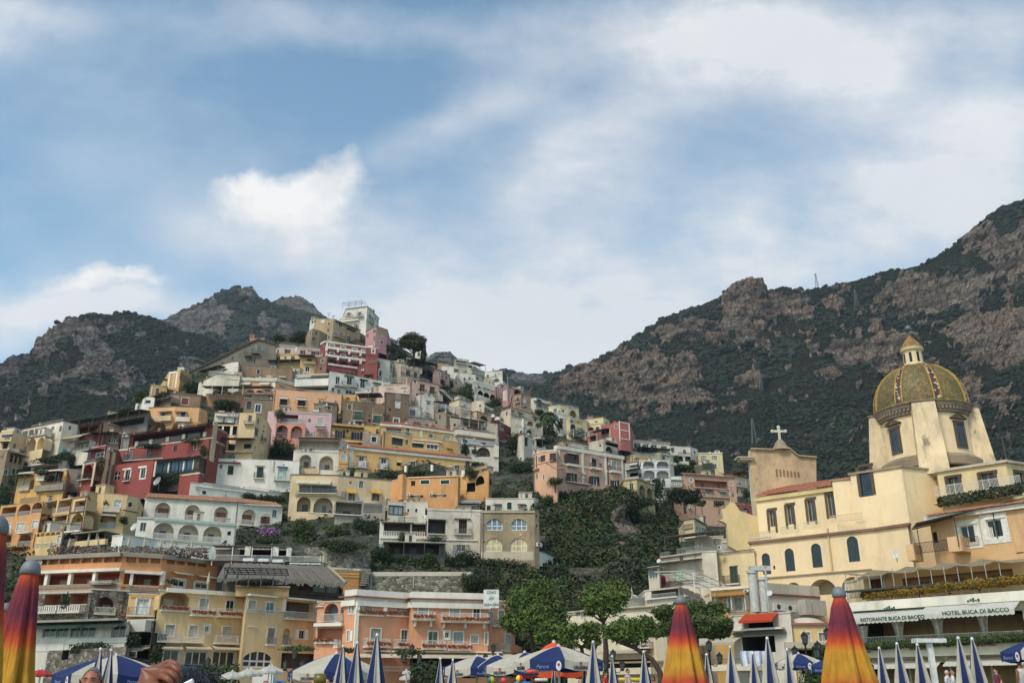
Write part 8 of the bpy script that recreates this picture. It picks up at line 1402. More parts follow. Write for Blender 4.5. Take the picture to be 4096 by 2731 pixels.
def open_parasol(px,py,width_px,ztop,label,rot=0,txt=True,cols=None,group='open blue and white parasols',drop=.42,val=.26,D=None):
 p=at_z(px,py,ztop)if D is None else at(px,py,D);D=p.y;r=width_px/F*D/2*1.0;base=Vector((p.x,p.y,-.3 if D<36 else.9));t=thing('open_parasol',label,'parasol',base,group);A,B_=cols or(BLUE,CREAM);N8=8;m=MB();H=r*drop;up=Vector((0,0,1))
 Pt=lambda w,f,z=0:p+Vector((math.cos(w)*r*f,math.sin(w)*r*f,-H*(f**1.35)+z));K=6
 for i in range(N8):
  w0,w1=2*math.pi*i/N8+rot,2*math.pi*(i+1)/N8+rot;mt=A if i%2==0 else B_
  for q in range(K):
   f0,f1=q/K,(q+1)/K
   for s in range(3):
    def pp(f,u):
     a,b=Pt(w0,f),Pt(w1,f);return a.lerp(b,u)-up*(.06*r*f*math.sin(math.pi*u))
    u0,u1=s/3,(s+1)/3;m.poly([pp(f0,u0),pp(f1,u0),pp(f1,u1),pp(f0,u1)],mt)
  for s in range(3):
   u0,u1=s/3,(s+1)/3;a,b=pp(1,u0),pp(1,u1);m.poly([a,b,b-up*val,a-up*val],mt)
 o=m.build('canopy',t);c=sub(o,t)
 m=MB();m.lathe(p,[(.01,-.03),(.07,-.03),(.06,.03),(.02,.08)],flat('c9c9c6',.3,.3),10);m.build('finial',t)
 m=MB();m.tube([p-up*.05,base-up*.1],.04,flat('b5b2aa',.4,.5),8)
 for i in range(N8):w=2*math.pi*i/N8+rot;m.tube([Pt(w,.97,-.03),p-up*(H*1.0)],.015,flat('8a8a86'),4)
 m.build('pole',t)
 if txt:
  for i in range(N8):
   w0,w1=2*math.pi*i/N8+rot,2*math.pi*(i+1)/N8+rot;a,b=Pt(w0,1),Pt(w1,1);mid=(a+b)/2;n=Vector((math.cos((w0+w1)/2),math.sin((w0+w1)/2),0))
   if n.y>.35:continue
   e=(b-a).normalized();L=(b-a).length;C_=mid-up*(.06*r+val*.5)+n*.02
   if i%2:
    letter('S.PELLEGRINO',val*.55,C_-up*val*.12,e,up,flat('1c2440',.8),c,L*.62/(val*.55*8.6));mm=MB();star(C_+up*val*.38+n*.01,e,up,n,val*.3,flat('a03040'),mm);mm.build('star_emblem',c)
   else:
    letter('Peroni',val*.62,C_-e*L*.12,e,(up+e*.18).normalized(),flat('8088b8',.8),c,.95,bold=.2);mm=MB();q=C_+e*L*.33+up*val*.1
    for k in range(12):mm.poly([q,q+e*.09*math.cos(k*.5236)+up*.15*math.sin(k*.5236),q+e*.09*math.cos((k+1)*.5236)+up*.15*math.sin((k+1)*.5236)],flat('cfcfd4'))
    for k in range(8):mm.poly([q+n*.006+up*.03,q+n*.006+up*.03+e*.045*math.cos(k*.785)+up*.05*math.sin(k*.785),q+n*.006+up*.03+e*.045*math.cos((k+1)*.785)+up*.05*math.sin((k+1)*.785)],flat('a8333a'))
    mm.build('crest_emblem',c)
 return t
T(0,0)
open_parasol(1920+628/2,1947+1272/2,345,3.0,'large open blue and white parasol in front of the leaning pine trunks',R(-90-22.5-18),drop=.30)
open_parasol(1920+357/2,1947+1322/2,330,3.0,'open blue and white parasol just left of the largest one',R(-90-22.5+8),drop=.30)
open_parasol(960+2062/2,1947+1342/2,300,3.0,'open parasol second from the left of the overlapping blue and white group',R(-90-22.5-4),drop=.30)
open_parasol(960+1898/2,1947+1352/2,290,2.95,'leftmost parasol of the overlapping blue and white group',R(-90-22.5+15),drop=.30)
open_parasol(960+773/2,1947+1330/2,362,2.95,'open blue and white parasol behind the trio of closed umbrellas',R(-90-22.5+20),drop=.36)
open_parasol(930/2,1947+1345/2,418,2.75,'wide open blue and white parasol behind the grey haired man',R(-90+26),drop=.33)
open_parasol(2920+547/2,1947+1330/2,185,3.4,'smaller open blue and white parasol by the right hand street lamp',R(-90-22.5-8),drop=.36)
open_parasol(2920+880/2,1947+1335/2,240,3.2,'open parasol half hidden behind the second orange umbrella',R(-90-22.5+30),drop=.34)
open_parasol(2920+2440/2,1947+1215/2,270,3.2,'open blue and white parasol cut off by the right frame edge',R(-90-22.5+15),drop=.34)
OR=flat('cf4a1e',.85)
open_parasol(1920+590/2,1947+1238/2,250,0,'orange canopy behind the largest blue and white parasol',R(10),False,(OR,OR),None,.75,.3,D=36)
open_parasol(330/2,1947+1455/2,85,0,'small red canopy behind the large left orange umbrella',R(10),False,(flat('b02a24'),flat('b02a24')),None,.4,.1,D=44)
WHT=cloth('cfccc3',.4)
for i,(x,y,w,lab)in enumerate([(960+60/2,1455,75,'white market parasol left of the white kiosk'),(960+235/2,1430,85,'white market parasol directly above the white kiosk'),(1860/2,1470,95,'low white market parasol right of the black haired head'),(2010/2,1450,90,'second white market parasol right of the black haired head'),(2180/2,1428,95,'white market parasol below the big arched hotel window'),(960+1332/2,1462,34,'small round white parasol left of the pale blue one'),(960+1345/2,1494,66,'low white parasol under the small round one'),(960+1520/2,1450,60,'white parasol rising behind the dark hedge'),(960+1660/2,1490,50,'white parasol behind the small closed umbrella')]):
 open_parasol(x,1947+y/2,w,0,lab,R(7*i),False,(WHT,WHT),'white market parasols on the promenade',.42,.12,D=58+i*1.3)
open_parasol(960+1433/2,1947+1430/2,44,0,'small pale blue parasol in front of the pink hotel',0,False,(flat('8f9db5'),flat('8f9db5')),None,.3,.08,D=66)
for i,(x,y)in enumerate([(1730,820),(1800,824),(1906,830),(2006,820),(2080,822),(2141,812)]):
 lab=['white terrace parasol, first from the left below the peach hotel','white terrace parasol, second from the left below the peach hotel','white terrace parasol right of the vine covered post','cream terrace parasol at the left under the dark canopy','cream terrace parasol in the middle under the dark canopy','cream terrace parasol at the right under the dark canopy'][i]
 px,py=x/2,1150+y/2;D=float(Dm(px,py+30))-2.2;c=(WHT,WHT)if i<3 else(flat('a89f86'),)*2
 t=open_parasol(px,py,30,0,lab,0,False,c,'small parasols on the hillside hotel terrace',.3,.05,D=D)
 p=at(px,py,D);t['ob'].location=p;
 for ch in t['ob'].children:
  if ch.name.startswith('pole'):ch.scale=(1,1,1)
 b0=Vector(t['o_'])
 for ch in t['ob'].children:
  for v in ch.data.vertices:
   z=v.co.z+b0 .z;v.co.z=max(z,p.z-2.4)-p.z;v.co.x+=b0 .x-p.x;v.co.y+=b0 .y-p.y
def lounger(px,py,D,lab):
 p=at(px,py,D);m=MB();t=thing('sun_lounger',lab,'sun lounger',p,'blue loungers on the hillside hotel terrace');c=flat('25344e',.8);m.box((p.x,p.y,p.z+.3),(1.0,1.5,.1),c);m.poly([p+Vector((-.5,.5,.3)),p+Vector((.5,.5,.3)),p+Vector((.5,1.1,.95)),p+Vector((-.5,1.1,.95))],c);m.build('cushion',t);m=MB()
 for a in(-.42,.42):
  for b in(-.6,.6):m.box((p.x+a,p.y+b,p.z+.12),(.06,.06,.3),flat('cfcac0'))
 m.build('frame',t)
for i,x in enumerate((1712,1778,1845,1900,2010,2072,2110,2160)):
 px,py=x/2,1150+(868 if x<1950 else 876)/2;lounger(px,py,float(Dm(px,py))-2.6,'blue sun lounger, %s from the left on the hillside hotel terrace'%ordn[i])
def thin_closed(px,py,D,h,lab):
 p=at(px,py,D);t=thing('folded_parasol',lab,'parasol',p-Vector((0,0,h)),'slim closed cream parasols on the terraces');m=MB();m.lathe(p,[(.03,0),(.12,-.4),(.2,-1.0),(.16,-1.25),(.05,-1.3)],flat('b5a68a',.9),8);m.build('canopy',t);m=MB();m.tube([p+Vector((0,0,.1)),p-Vector((0,0,h))],.04,flat('a8a49a'),5);m.build('pole',t)
for i,(x,y,D)in enumerate([(410,430,116),(560,412,116),(712,400,116),(790,400,116),(1037,396,116),(1163,402,117),(1294,405,118),(1382,412,118),(1540,420,119),(1675,684,104.5)]):
 thin_closed(x/2,1947+y/2,D,3.2,['closed cream parasol near the yellow hotel arcade, first from the left','closed cream parasol before the low stone arcade','closed cream parasol left of the flat glazed roof','closed cream parasol under the glazed terrace','closed tan parasol before the curved white wall','closed tan parasol by the first porthole','closed tan parasol between two portholes of the white wall','thin closed parasol below the arcade railing','thin closed parasol below the flags','closed white parasol on the roof by the orange hotel windows'][i])
thin_closed(960+672/2,1947+530/2,132,3,'closed cream parasol before the tall stone wall, right one');thin_closed(960+645/2,1947+550/2,132,3,'closed cream parasol before the tall stone wall, left one');thin_closed(1920+1212/2,1947+806/2,114,3.4,'closed white parasol beside the domed awning terrace')
def lamp(px,py,D,label):
 p=at(px,py,D);zb=.95;t=thing('street_lamp',label,'street lamp',(p.x,p.y,zb));ir=flat('1f1e1c',.5,.4);m=MB();up=Vector((0,0,1));m.tube([(p.x,p.y,zb),(p.x,p.y,zb+.8),(p.x,p.y,p.z-.5)],[.11,.07,.05],ir,8)
 for a in(-1,1):m.tube([p-up*1.5,p-up*1.65+Vector((a*.35,0,0)),p-up*1.35+Vector((a*.62,0,0))],.03,ir,5)
 m.build('post',t)
 for a,z in((0,0),(-.62,-.75),(.62,-.75)):
  q=p+Vector((a,0,z));m=MB();m.lathe(q,[(.02,0),(.05,-.08),(.2,-.2),(.22,-.24)],ir,6);m.lathe(q,[(.13,-.72),(.15,-.66),(.05,-.78)],ir,6)
  for k in range(6):w=k*math.pi/3;m.tube([q+Vector((math.cos(w)*.2,math.sin(w)*.2,-.24)),q+Vector((math.cos(w)*.13,math.sin(w)*.13,-.7))],.014,ir,4)
  o=m.build('lantern',t);m=MB();m.lathe(q,[(.19,-.25),(.125,-.7)],flat('4a4e4c',.2),6);m.build('pane',sub(o,t))
for x,y,D,l in[(1667/2,1352,60,'black triple street lamp in front of the yellow hotel arches'),(960+1378/2,1248,78,'black triple street lamp in front of the pink hotel awning'),(960+2025/2,1248,80,'black triple street lamp at the right corner of the pink hotel'),(1920+1064/2,1292,70,'black street lamp behind the forked pine'),(1920+1828/2,1216,62,'black triple street lamp right of the orange umbrella'),(2920+590/2,1152,55,'large black triple street lamp before the pale yellow house'),(2920+770/2,1115,56,'black street lamp half hidden by the second orange umbrella'),(960+440/2,1296,72,'black street lamp beside the glazed hotel arch')]:lamp(x,1947+y/2,D,l)
def on_wall(h,x,y,w,s,mat,lift=.06,name='lettering',T_=None,sy=1.0):
 g,a,b,c,d=h.rectfree(x,y,w,4);me=(b-a);P=g['P']+g['e']*(a+b)/2+Vector((0,0,1))*(c+d)/2+g['n']*lift
 size=me/(len(s)*.62);letter(s,size*sy,P,g['e'],Vector((0,0,1)),mat,h.th,1.0/sy if sy!=1 else 1.0,name)
T(0,1600,2.94);on_wall(HOTEL_SIGN[0],86,447,66,'HOTEL',flat('2a2420',.8),.08,sy=1.2)
T(2920,1947);gm=flat('1f4a38',.8)
def on_awning(x,y,w,s,size,mat,D,name='lettering',tilt=0):
 g=rest.segs[0];h=rest
 P0=h.rectfree(x,y,w,4);e=g['e'];n=g['n'];up=Vector((0,0,1));out=D;C=Vector((0,0,HC));d=ray(*N(x,y));t=(g['P']+n*out-C).dot(n)/d.dot(n);P=C+d*t;mpp=P.y/F
 W_=w/2*mpp;letter(s,size/2*mpp,P,e,up,mat,h.th,W_/(len(s)*size/2*mpp*.585),name,1.3)
ga=[g for g in rest.segs][0]
on_awning(1293,1050,512,'RISTORANTE BUCA DI BACCO',38,gm,2.46);on_awning(1958,996,500,'HOTEL BUCA DI BACCO',42,gm,2.46)
on_awning(1525,1292,260,'Ristorante Pizzeria la Pergola',22,flat('8a4040'),1.24);on_awning(2050,1262,200,'Bar Buca di Bacco',22,flat('8a4040'),1.24);on_awning(1100,1317,66,'Gelateria',22,flat('8a4040'),1.24)
for x,y in((1295,980),(1965,918)):
 g=rest.segs[0];d=ray(*N(x,y));t=(g['P']+g['n']*.95-Vector((0,0,HC))).dot(g['n'])/d.dot(g['n']);P=Vector((0,0,HC))+d*t+g['n']*.5;m=MB()
 for k in range(4):q=P+g['e']*(k-1.5)*.42-Vector((0,0,.45));star(q,g['e'],Vector((0,0,1)),g['n'],.09,gm,m)
 for k in range(5):q=P+g['e']*(k-2)*.2;m.fr(q,g['e'],g['n'],-.06,.10,-.05+.06*(k%2),.12+.08*(k%3),-.01,.02,gm)
 m.build('crest_emblem',rest.th)
def sign(name,label,px,py,D,w,h,lines,bgc,fg,size,frame=None):
 p=at(px,py,D);t=thing(name,label,'sign',p-Vector((0,0,h/2)));e,up=Vector((1,0,0)),Vector((0,0,1));m=MB();m.box(p,(w,.08,h),flat(bgc));o=m.build('board',t)
 if frame:
  m=MB()
  for a,b,c,d in((0,h/2,w+.1,.06),(0,-h/2,w+.1,.06),(-w/2,0,.06,h),(w/2,0,.06,h)):m.box((p.x+a,p.y-.02,p.z+b),(c,.12,d),flat(frame))
  m.build('frame',t)
 m=MB();m.box((p.x,p.y+.06,p.z-h),(.1,.1,h*1.6),flat('5a5a58'));m.build('bracket',t)
 for i,s in enumerate(lines):letter(s,size,p+up*(h*(.5-(i+.5)/len(lines)))+Vector((0,-.05,0)),e,up,flat(fg),t,.9)
sign('hotel_sign','white rooftop board with dark lettering at the right end of the pink hotel',960+2010/2,1947+893/2,107.5,1.75,2.0,['COVO','DEI','SARACENI'],'d2d2cc','2a3038',.40)
sign('wall_sign','small dark framed name sign above the wide left parasol',1000/2,1947+1336/2,97,2.3,.55,['Covo'],'2a2c2c','b5b2a8',.5,'a8a49a')
def sheet(label,px,py,D,w,h,col,group=None):
 p=at(px,py,D);m=MB();mt=flat(col,.9);K=14
 for i in range(K):
  for j in range(4):
   f=lambda i,j:p+Vector((w*(i/K-.5),.05*math.sin(i*1.7)*(1+j*.5),-h*j/4-.04*math.sin(i*.9)*(j/4)))
   m.poly([f(i,j+1),f(i+1,j+1),f(i+1,j),f(i,j)],mt)
 tag(m.build('washing',None,p),label,'laundry',group)
def lay(t,x,y,w,h):return t[0]+x/2,t[1]+y/2,w/2,h/2
for lab,ox,oy,x,y,w,h,D,col in[('white sheet drying on the left balcony of the yellow villa',960,1150,970,1386,80,62,198,'d2d2d4'),('white sheet drying on the second balcony of the yellow villa',960,1150,1146,1404,68,60,198,'d0d0d0'),('turquoise towel hung on the far left balcony',0,1150,515,1286,34,34,199,'2a9a9a'),('pale pink towel beside the turquoise one',0,1150,558,1280,44,36,199,'c5b0b8'),('pale green cloth on the laundry balcony',1920,1947,1612,684,100,62,124.5,'8fb58a'),('red patterned towel on the laundry balcony',1920,1947,1466,714,30,64,124.5,'b0323f'),('greenish cloth drying on the mesh roof fence',1920,1947,1690,436,160,60,127,'8a9c84'),('lavender and blue washing below the brown shuttered balcony',960,1947,1740,516,66,30,150,'9ab0c0'),('yellow and white washing under the glassed balcony',960,1947,462,20,40,44,164,'c9c49a')]:
 px,py=ox+x/2,oy+y/2;D=(hit_D(px,py+3)or D)-.4;sheet(lab,px,py,D,w/2*D/F,h/2*D/F,col)
p=at(2920+180/2,1947+1310/2,30);sheet('large white sheet hung across the beach stall',2920+180/2,1947+1310/2,30,190/2*30/F,100/2*30/F,'ccd0da')
def dish(px,py,D,r,label,col='c9c9c6',dx=-.5):
 p=at(px,py,D);t=thing('satellite_dish',label,'satellite dish',p);m=MB();n=Vector((dx,-.8,.35)).normalized();a=n.cross(Vector((0,0,1))).normalized();b=a.cross(n);mt=flat(col,.4)
 for i in range(3):
  for k in range(14):
   f=lambda i,k:p+(a*math.cos(k*math.pi/7)+b*math.sin(k*math.pi/7))*r*i/3+n*(r*.3*(i/3)**2);m.poly([f(i,k),f(i,k+1),f(i+1,k+1),f(i+1,k)],mt)
 m.build('bowl',t);m=MB();m.tube([p,p-n*.3,p-n*.3-Vector((0,0,r*1.5))],.05,flat('8a8a88'),5);m.tube([p-b*r*.8+n*.2,p+n*r*.9],.025,flat('8a8a88'),4);m.build('mount',t)
for a in[(1078/2,1947+322/2,160,.75,'white satellite dish on the slope left of the white villa'),(2920+1327/2,1947+545/2,95,.36,'white satellite dish above the beige sail cloth'),(1265/2,1150+1552/2,186,1.0,'big grey mesh satellite dish under the glass conservatory','8a8a88'),(2920+318/2,1947+850/2,102,.32,'white satellite dish beside the steel chimney pipe'),(1920+1432/2,1947+592/2,125,.3,'small white dish at the corner of the laundry house'),(960+1125/2,1947+480/2,148,.5,'white satellite dish among the vines','c9c9c6',.6)]:dish(*a)
def pylon(px,py,ph,D,label):
 p=at(px,py+ph,D);h=ph/F*D*1.05;t=thing('pylon',label,'pylon',p);m=MB();c=flat('5a5c5e',.5,.3);L=lambda k,a:p+Vector(((1-.85*k)*h*.09*(1 if a in(0,1)else-1),(1-.85*k)*h*.09*(1 if a in(0,3)else-1),h*k))
 for a in range(4):m.tube([L(0,a),L(1,a)],.16,c,4)
 for k in range(9):
  for a in range(4):m.tube([L(k/9,a),L((k+1)/9,(a+1)%4)],.09,c,4)
 for z in(.72,.84,.95):m.tube([p+Vector((-h*.12,0,h*z)),p+Vector((h*.12,0,h*z))],.13,c,4)
 m.build('lattice',t)
pylon(2920+195/2,1150+1042/2,105,420,'steel lattice pylon on the wooded slope left of the church cross');pylon(2920+250/2,1150+678/2,70,640,'distant lattice pylon below the rock spur');pylon(2920+1015/2,1150-2,78,760,'lattice pylon near the crest above the dome');pylon(3268,1085,62,900,'thin lattice mast on the mountain skyline')
def antenna(px,py,ph,D,label):
 p=at(px,py+ph,D);h=ph/F*D;t=thing('antenna',label,'antenna',p);m=MB();c=flat('4a4a4a',.5,.3);m.tube([p-Vector((0,0,1)),p+Vector((0,0,h))],.06,c,4);m.build('mast',t);m=MB()
 for k in range(4):z=h*(.6+.12*k);m.tube([p+Vector((-.7,0,z)),p+Vector((.7,0,z+.1))],.04,c,4)
 m.build('aerial',t)
antenna(960+708/2,1150+190/2,32,350,'tall television aerial left of the hilltop house');antenna(960+745/2,1150+218/2,20,350,'short television aerial left of the hilltop house');antenna(2920+2250/2,1150+1180/2,200,108,'tall thin mast at the right edge beside the dome');antenna(2920+1615/2,1150+1330/2,110,122,'thin rod in front of the church buttress');antenna(932/2,1150+900/2,60,230,'aerial mast on the left ridge before the forest')
for i,(x,y)in enumerate([(75,574),(195,577),(310,584),(450,604),(530,606),(610,608)]):
 p=at(960+x/2,1947+y/2,114);t=thing('table',['table under a white cloth, first from the left on the curtained terrace','table under a white cloth, second from the left on the curtained terrace','table under a white cloth, third from the left on the curtained terrace','low cream table left of two like it on the open terrace end','low cream table in the middle of the open terrace end','low cream table at the right of the open terrace end'][i],'table',p-Vector((0,0,.75)),'laid tables on the curtained terrace');m=MB();m.box((p.x,p.y,p.z-.15),(1.3,1.0,.35 if i<3 else.15),flat('d2d2d4'));m.build('tablecloth',t);m=MB();m.tube([p,p-Vector((0,0,.8))],.06,flat('3a3a38'));m.build('leg',t)
for x,y,col,lab in[(1548,330,('2a7a45','d5d5d0','b02a30'),'green, white and red flag hanging before the white arcade'),(1643,345,('24408a',)*3,'blue flag hanging before the white arcade'),(1475,320,('c9c9c4',)*3,'white flag pole before the middle white arch')]:
 p=at(x/2,1947+y/2,168);t=thing('flag',lab,'flag',p-Vector((0,0,5)));m=MB();m.tube([p,p-Vector((0,0,6))],.05,flat('c9c6bc'),5);m.build('pole',t);m=MB()
 for k,c in enumerate(col):
  for j in range(5):f=lambda j,q:p+Vector((.1+.16*q,.1*math.sin(j+q),-.2-j*.75));m.poly([f(j,k),f(j,k+1),f(j+1,k+1),f(j+1,k)],flat(c,.9))
 m.build('cloth',t)
def simple(name,label,cat,c,d,col,extra=None):
 t=thing(name,label,cat,(c[0],c[1],c[2]-d[2]/2));m=MB();m.box(c,d,plaster(col,.4));m.build('body',t);m=MB();m.box((c[0],c[1],c[2]+d[2]/2+.06),(d[0]*1.12,d[1]*1.12,.12),plaster('d2d0c8',.3));m.build('roof',t)
 if extra:extra(t,c,d)
p=at(960+200/2,1947+1545/2,70)
def kx(t,c,d):
 m=MB();m.box((c[0]+d[0]*.8,c[1],c[2]-.35),(.6,.2,d[2]*.8),flat('3a8ac0'));m.build('door',t)
simple('kiosk','white beach kiosk beside a bright blue door','kiosk',(p.x,p.y,at(1060,1947+1478/2,70).z-1.2),(1.45,1.4,2.4),'cfcfcc',kx)
p=at(2920+1590/2,1947+1228/2,40);t=thing('shower_post','white post with a flat top plate among the closed umbrellas','post',(p.x,p.y,.9));m=MB();m.box((p.x,p.y,p.z/2+.4),(.2,.2,p.z-.9),flat('cfcfca'));m.build('post',t);m=MB();m.box((p.x,p.y,p.z),(1.25,.5,.16),flat('d2d2cc'));m.build('plate',t)
def ball(px,py,D,r,cols,label):
 p=at(px,py,D);m=MB();m.lathe(p,[(r*math.cos(a)+.001,r*math.sin(a))for a in np.linspace(-1.57,1.57,13)],lambda k,j:flat(cols[(j*len(cols))//24],.4),24);tag(m.build('beach_ball',None,p,smooth=True),label,'beach ball')
ball(960+2236/2,1947+1532/2,26,.1,('c93a24','d88a20','d8b82a','c93a24'),'red and yellow beach ball hanging under the parasol');ball(960+2010/2,1947+1540/2,27,.09,('c92a24','d2d2d0','2f8a5a','d8c82a'),'red, white and green beach ball on the toy stall');ball(960+2110/2,1947+1545/2,27,.08,('d5d5d0','c9403a'),'white and red ball on the toy stall')
def float_toy(label,x,y,D,w,h,col):
 p=at(x,y,D);m=MB();W_,H_=w/F*D,h/F*D;m.tube([p-Vector((W_/2,0,0)),p-Vector((W_*.44,0,0)),p,p+Vector((W_*.44,0,0)),p+Vector((W_/2,0,0))],[H_*.2,H_*.5,H_*.52,H_*.5,H_*.2],flat(col,.4),12);tag(m.build('float',None,p,smooth=True),label,'inflatable float')
float_toy('long yellow inflatable float behind the man in the white vest',1920+1200/2,1947+1537/2,46,90,13,'d2b02a');float_toy('orange inflatable float under the largest parasol',960+2330/2,1947+1475/2,27,40,14,'d24a1e');float_toy('pale inflatable mattress on the toy stall',1920+490/2,1947+1540/2,30,50,12,'c9c4b4');float_toy('blue inflatable float below the toy balls',960+2260/2,1947+1566/2,26,60,12,'2a6ab0');float_toy('yellow folded float behind the parasol posts',960+640/2,1947+1535/2,24,46,40,'6a5a14')
SKIN,SKIND,HAIRB,HAIRG,HAIRW=flat('b98468',.6,0,.1,20),flat('8a5238',.55,0,.12,30),flat('15110f',.6,0,.3,60),flat('6a6460',.8,0,.3,80),flat('b5b0aa',.8,0,.2,60)
def skin_mesh(chains,sub=2):
 me=bpy.data.meshes.new('s');vs_,rs,es=[],[],[];idx={}
 def vid(p,r):
  k=tuple(round(x,4)for x in p)
  if k not in idx:idx[k]=len(vs_);vs_.append(k);rs.append(r)
  return idx[k]
 for c in chains:
  ids=[vid(p,r)for p,r in c];es+=list(zip(ids[:-1],ids[1:]))
 me.from_pydata(vs_,es,[]);o=bpy.data.objects.new('s',me);COL.objects.link(o)
 md=o.modifiers.new('skin','SKIN')
 for i,r in enumerate(rs):d=me.skin_vertices[0].data[i];d.radius=(r,r)if not isinstance(r,tuple)else r;d.use_root=i==0
 sb=o.modifiers.new('sub','SUBSURF');sb.levels=sub;sb.render_levels=sub
 bpy.context.view_layer.update();out=bpy.data.meshes.new_from_object(o.evaluated_get(bpy.context.evaluated_depsgraph_get()));bpy.data.objects.remove(o);return out
def head_verts(seg=20,rings=16):
 V,Fc=[],[]
 for i in range(rings+1):
  t=i/rings;z=t;a=math.pi*t
  w=.335*(math.sin(a)**.62)*(1-.16*max(0,.45-t)/.45);dep=.40*(math.sin(a)**.6)*(1-.10*max(0,.4-t)/.4);yc=.02+.035*max(0,t-.4)-.03*max(0,.35-t)
  for j in range(seg):
   b=2*math.pi*j/seg;x=w*math.cos(b);y=yc+dep*math.sin(b);f=max(0,-math.sin(b));fx=abs(x)
   if f>0:
    y-=.085*math.exp(-((t-.40)/.075)**2-(fx/.06)**2)
    y-=.035*math.exp(-((t-.48)/.06)**2-(fx/.04)**2)
    y+=.040*math.exp(-((t-.52)/.045)**2-((fx-.13)/.075)**2)
    y-=.022*math.exp(-((t-.60)/.04)**2-((fx-.12)/.12)**2)
    y-=.022*math.exp(-((t-.255)/.04)**2-(fx/.09)**2)
    y-=.02*math.exp(-((t-.06)/.06)**2-(fx/.08)**2)
   V.append((x,y,z))
 for i in range(rings):
  for j in range(seg):q=(j+1)%seg;Fc.append((i*seg+j,i*seg+q,(i+1)*seg+q,(i+1)*seg+j))
 return V,Fc
def person(label,px,py,D,top='vest',topc='d5d2cc',legc='2a3040',hair=HAIRB,skin=SKIN,seated=False,turn=0,h=None,zg=None,group=None,bald=.0,arm='down',detail=False,hat=None):
 hd=at(px,py,D);zt=hd.z;zg=(.95 if D>30 else-.3)if zg is None else zg;H=(zt-zg)if not seated else 1.72
 if not seated:H=min(1.92,max(1.5,H));zg=zt-H
 k=H/1.75;zs=zt-1.75*k;base=Vector((hd.x,hd.y,zs if not seated else zt-1.3*k));t=thing('person',label,'person',base,group);Rz=Matrix.Rotation(turn,4,'Z')
 hip=.93 if not seated else.45;top_=1.75 if not seated else 1.27;s=top_-1.75
 P=lambda x,y,z:(x*k,y*k,z*k)
 sp=[(P(0,0,1.75-.82+s),.135*k),(P(0,.01,1.06+s),.125*k),(P(0,.02,1.24+s),.145*k),(P(0,.02,1.40+s),.13*k),(P(0,.0,1.49+s),.062*k),(P(0,-.015,1.60+s),.06*k)];ch=[sp]
 for a in(-1,1):
  sh=[sp[3],(P(a*.17,.02,1.42+s),.065*k)]
  if arm=='down':ar=[(P(a*.225,.03,1.16+s),.045*k),(P(a*.24,-.03,.93+s),.035*k),(P(a*.24,-.06,.84+s),.036*k),(P(a*.235,-.07,.78+s),.022*k)]
  else:ar=[(P(a*.25,-.02,1.17+s),.045*k),(P(a*.16,-.24,1.08+s),.036*k),(P(a*.10,-.31,1.10+s),.036*k),(P(a*.06,-.35,1.12+s),.022*k)]
  ch.append(sh+ar)
  if seated:lg=[sp[0],(P(a*.10,0,.45),.095*k),(P(a*.13,-.42,.47),.065*k),(P(a*.13,-.44,.25),.055*k),(P(a*.13,-.43,.06),.042*k),(P(a*.14,-.58,.03),.03*k)]
  else:lg=[sp[0],(P(a*.10,0,.86),.095*k),(P(a*.11,-.01,.48),.062*k),(P(a*.115,.03,.26),.056*k),(P(a*.115,.03,.06),.04*k),(P(a*.13,-.13,.03),.03*k)]
  ch.append(lg)
 me=skin_mesh(ch,2);bm=bmesh.new();bm.from_mesh(me);HV,HF=head_verts(28 if detail else 18,22 if detail else 14);hh=.235*k;z0=(top_-.232)*k
 vs_=[bm.verts.new((x*hh,y*hh-.01,z0+z*hh))for x,y,z in HV];hf=[]
 for f in HF:
  try:hf.append(bm.faces.new([vs_[i]for i in f]))
  except ValueError:pass
 for a in(-1,1):
  c=Vector((a*.335*hh,.02*hh-.01,z0+.47*hh));ring=[bm.verts.new(c+Vector((a*.07*hh*(1+.3*math.sin(q)),.10*hh*math.cos(q),.14*hh*math.sin(q))))for q in np.linspace(0,6.28,9)[:-1]];bm.faces.new(ring);cc_=bm.verts.new(c)
  for i in range(8):bm.faces.new([ring[i],ring[(i+1)%8],cc_])
 bm.faces.ensure_lookup_table();bm.normal_update();hfs=set(f.index for f in hf);tm,lm=flat(topc,.85,0,.2,8),flat(legc,.85);mats=[skin,tm,lm]
 bm.faces.index_update()
 for f in bm.faces:
  c=f.calc_center_median()/k;f.smooth=True;z=c.z-s;i=0
  if not seated and z<.95 and z>.48 and abs(c.x)<.22:i=2
  if seated and c.z<.55 and c.y>-.45 and abs(c.x)<.24:i=2
  if.93<z<(1.44 if top!='vest' else 1.46)and abs(c.x)<(.19 if top=='vest' else.215):i=1
  if top=='shirt' and z>1.2 and z<1.5 and abs(c.x)<.25:i=1
  if top=='none' and i==1:i=0
  if c.z*k>z0+.1:i=0
  f.material_index=i
 me2=bpy.data.meshes.new('body');bm.to_mesh(me2);bm.free();me2 .transform(Rz)
 for mt in mats:me2 .materials.append(mt)
 o=bpy.data.objects.new('body',me2);COL.objects.link(o);o.parent=t['ob']
 if hair is not None:
  V,Fc=[],[];keep=lambda x,y,z:(z>.80-bald*.0 and(y>-.20 or z>.86))or(y>.0 and z>.34)or(z>.56 and y>-.16)
  bm=bmesh.new();hv=[bm.verts.new((x*hh*1.06,(y-.02)*hh*1.06+.02*hh-.01,z0+(.5+(z-.5)*1.045)*hh))for x,y,z in HV]
  for f in HF:
   c=[sum(HV[i][q]for i in f)/4 for q in range(3)]
   if keep(*c):
    try:bm.faces.new([hv[i]for i in f])
    except ValueError:pass
  for v in[v for v in bm.verts if not v.link_faces]:bm.verts.remove(v)
  for f in bm.faces:f.smooth=True
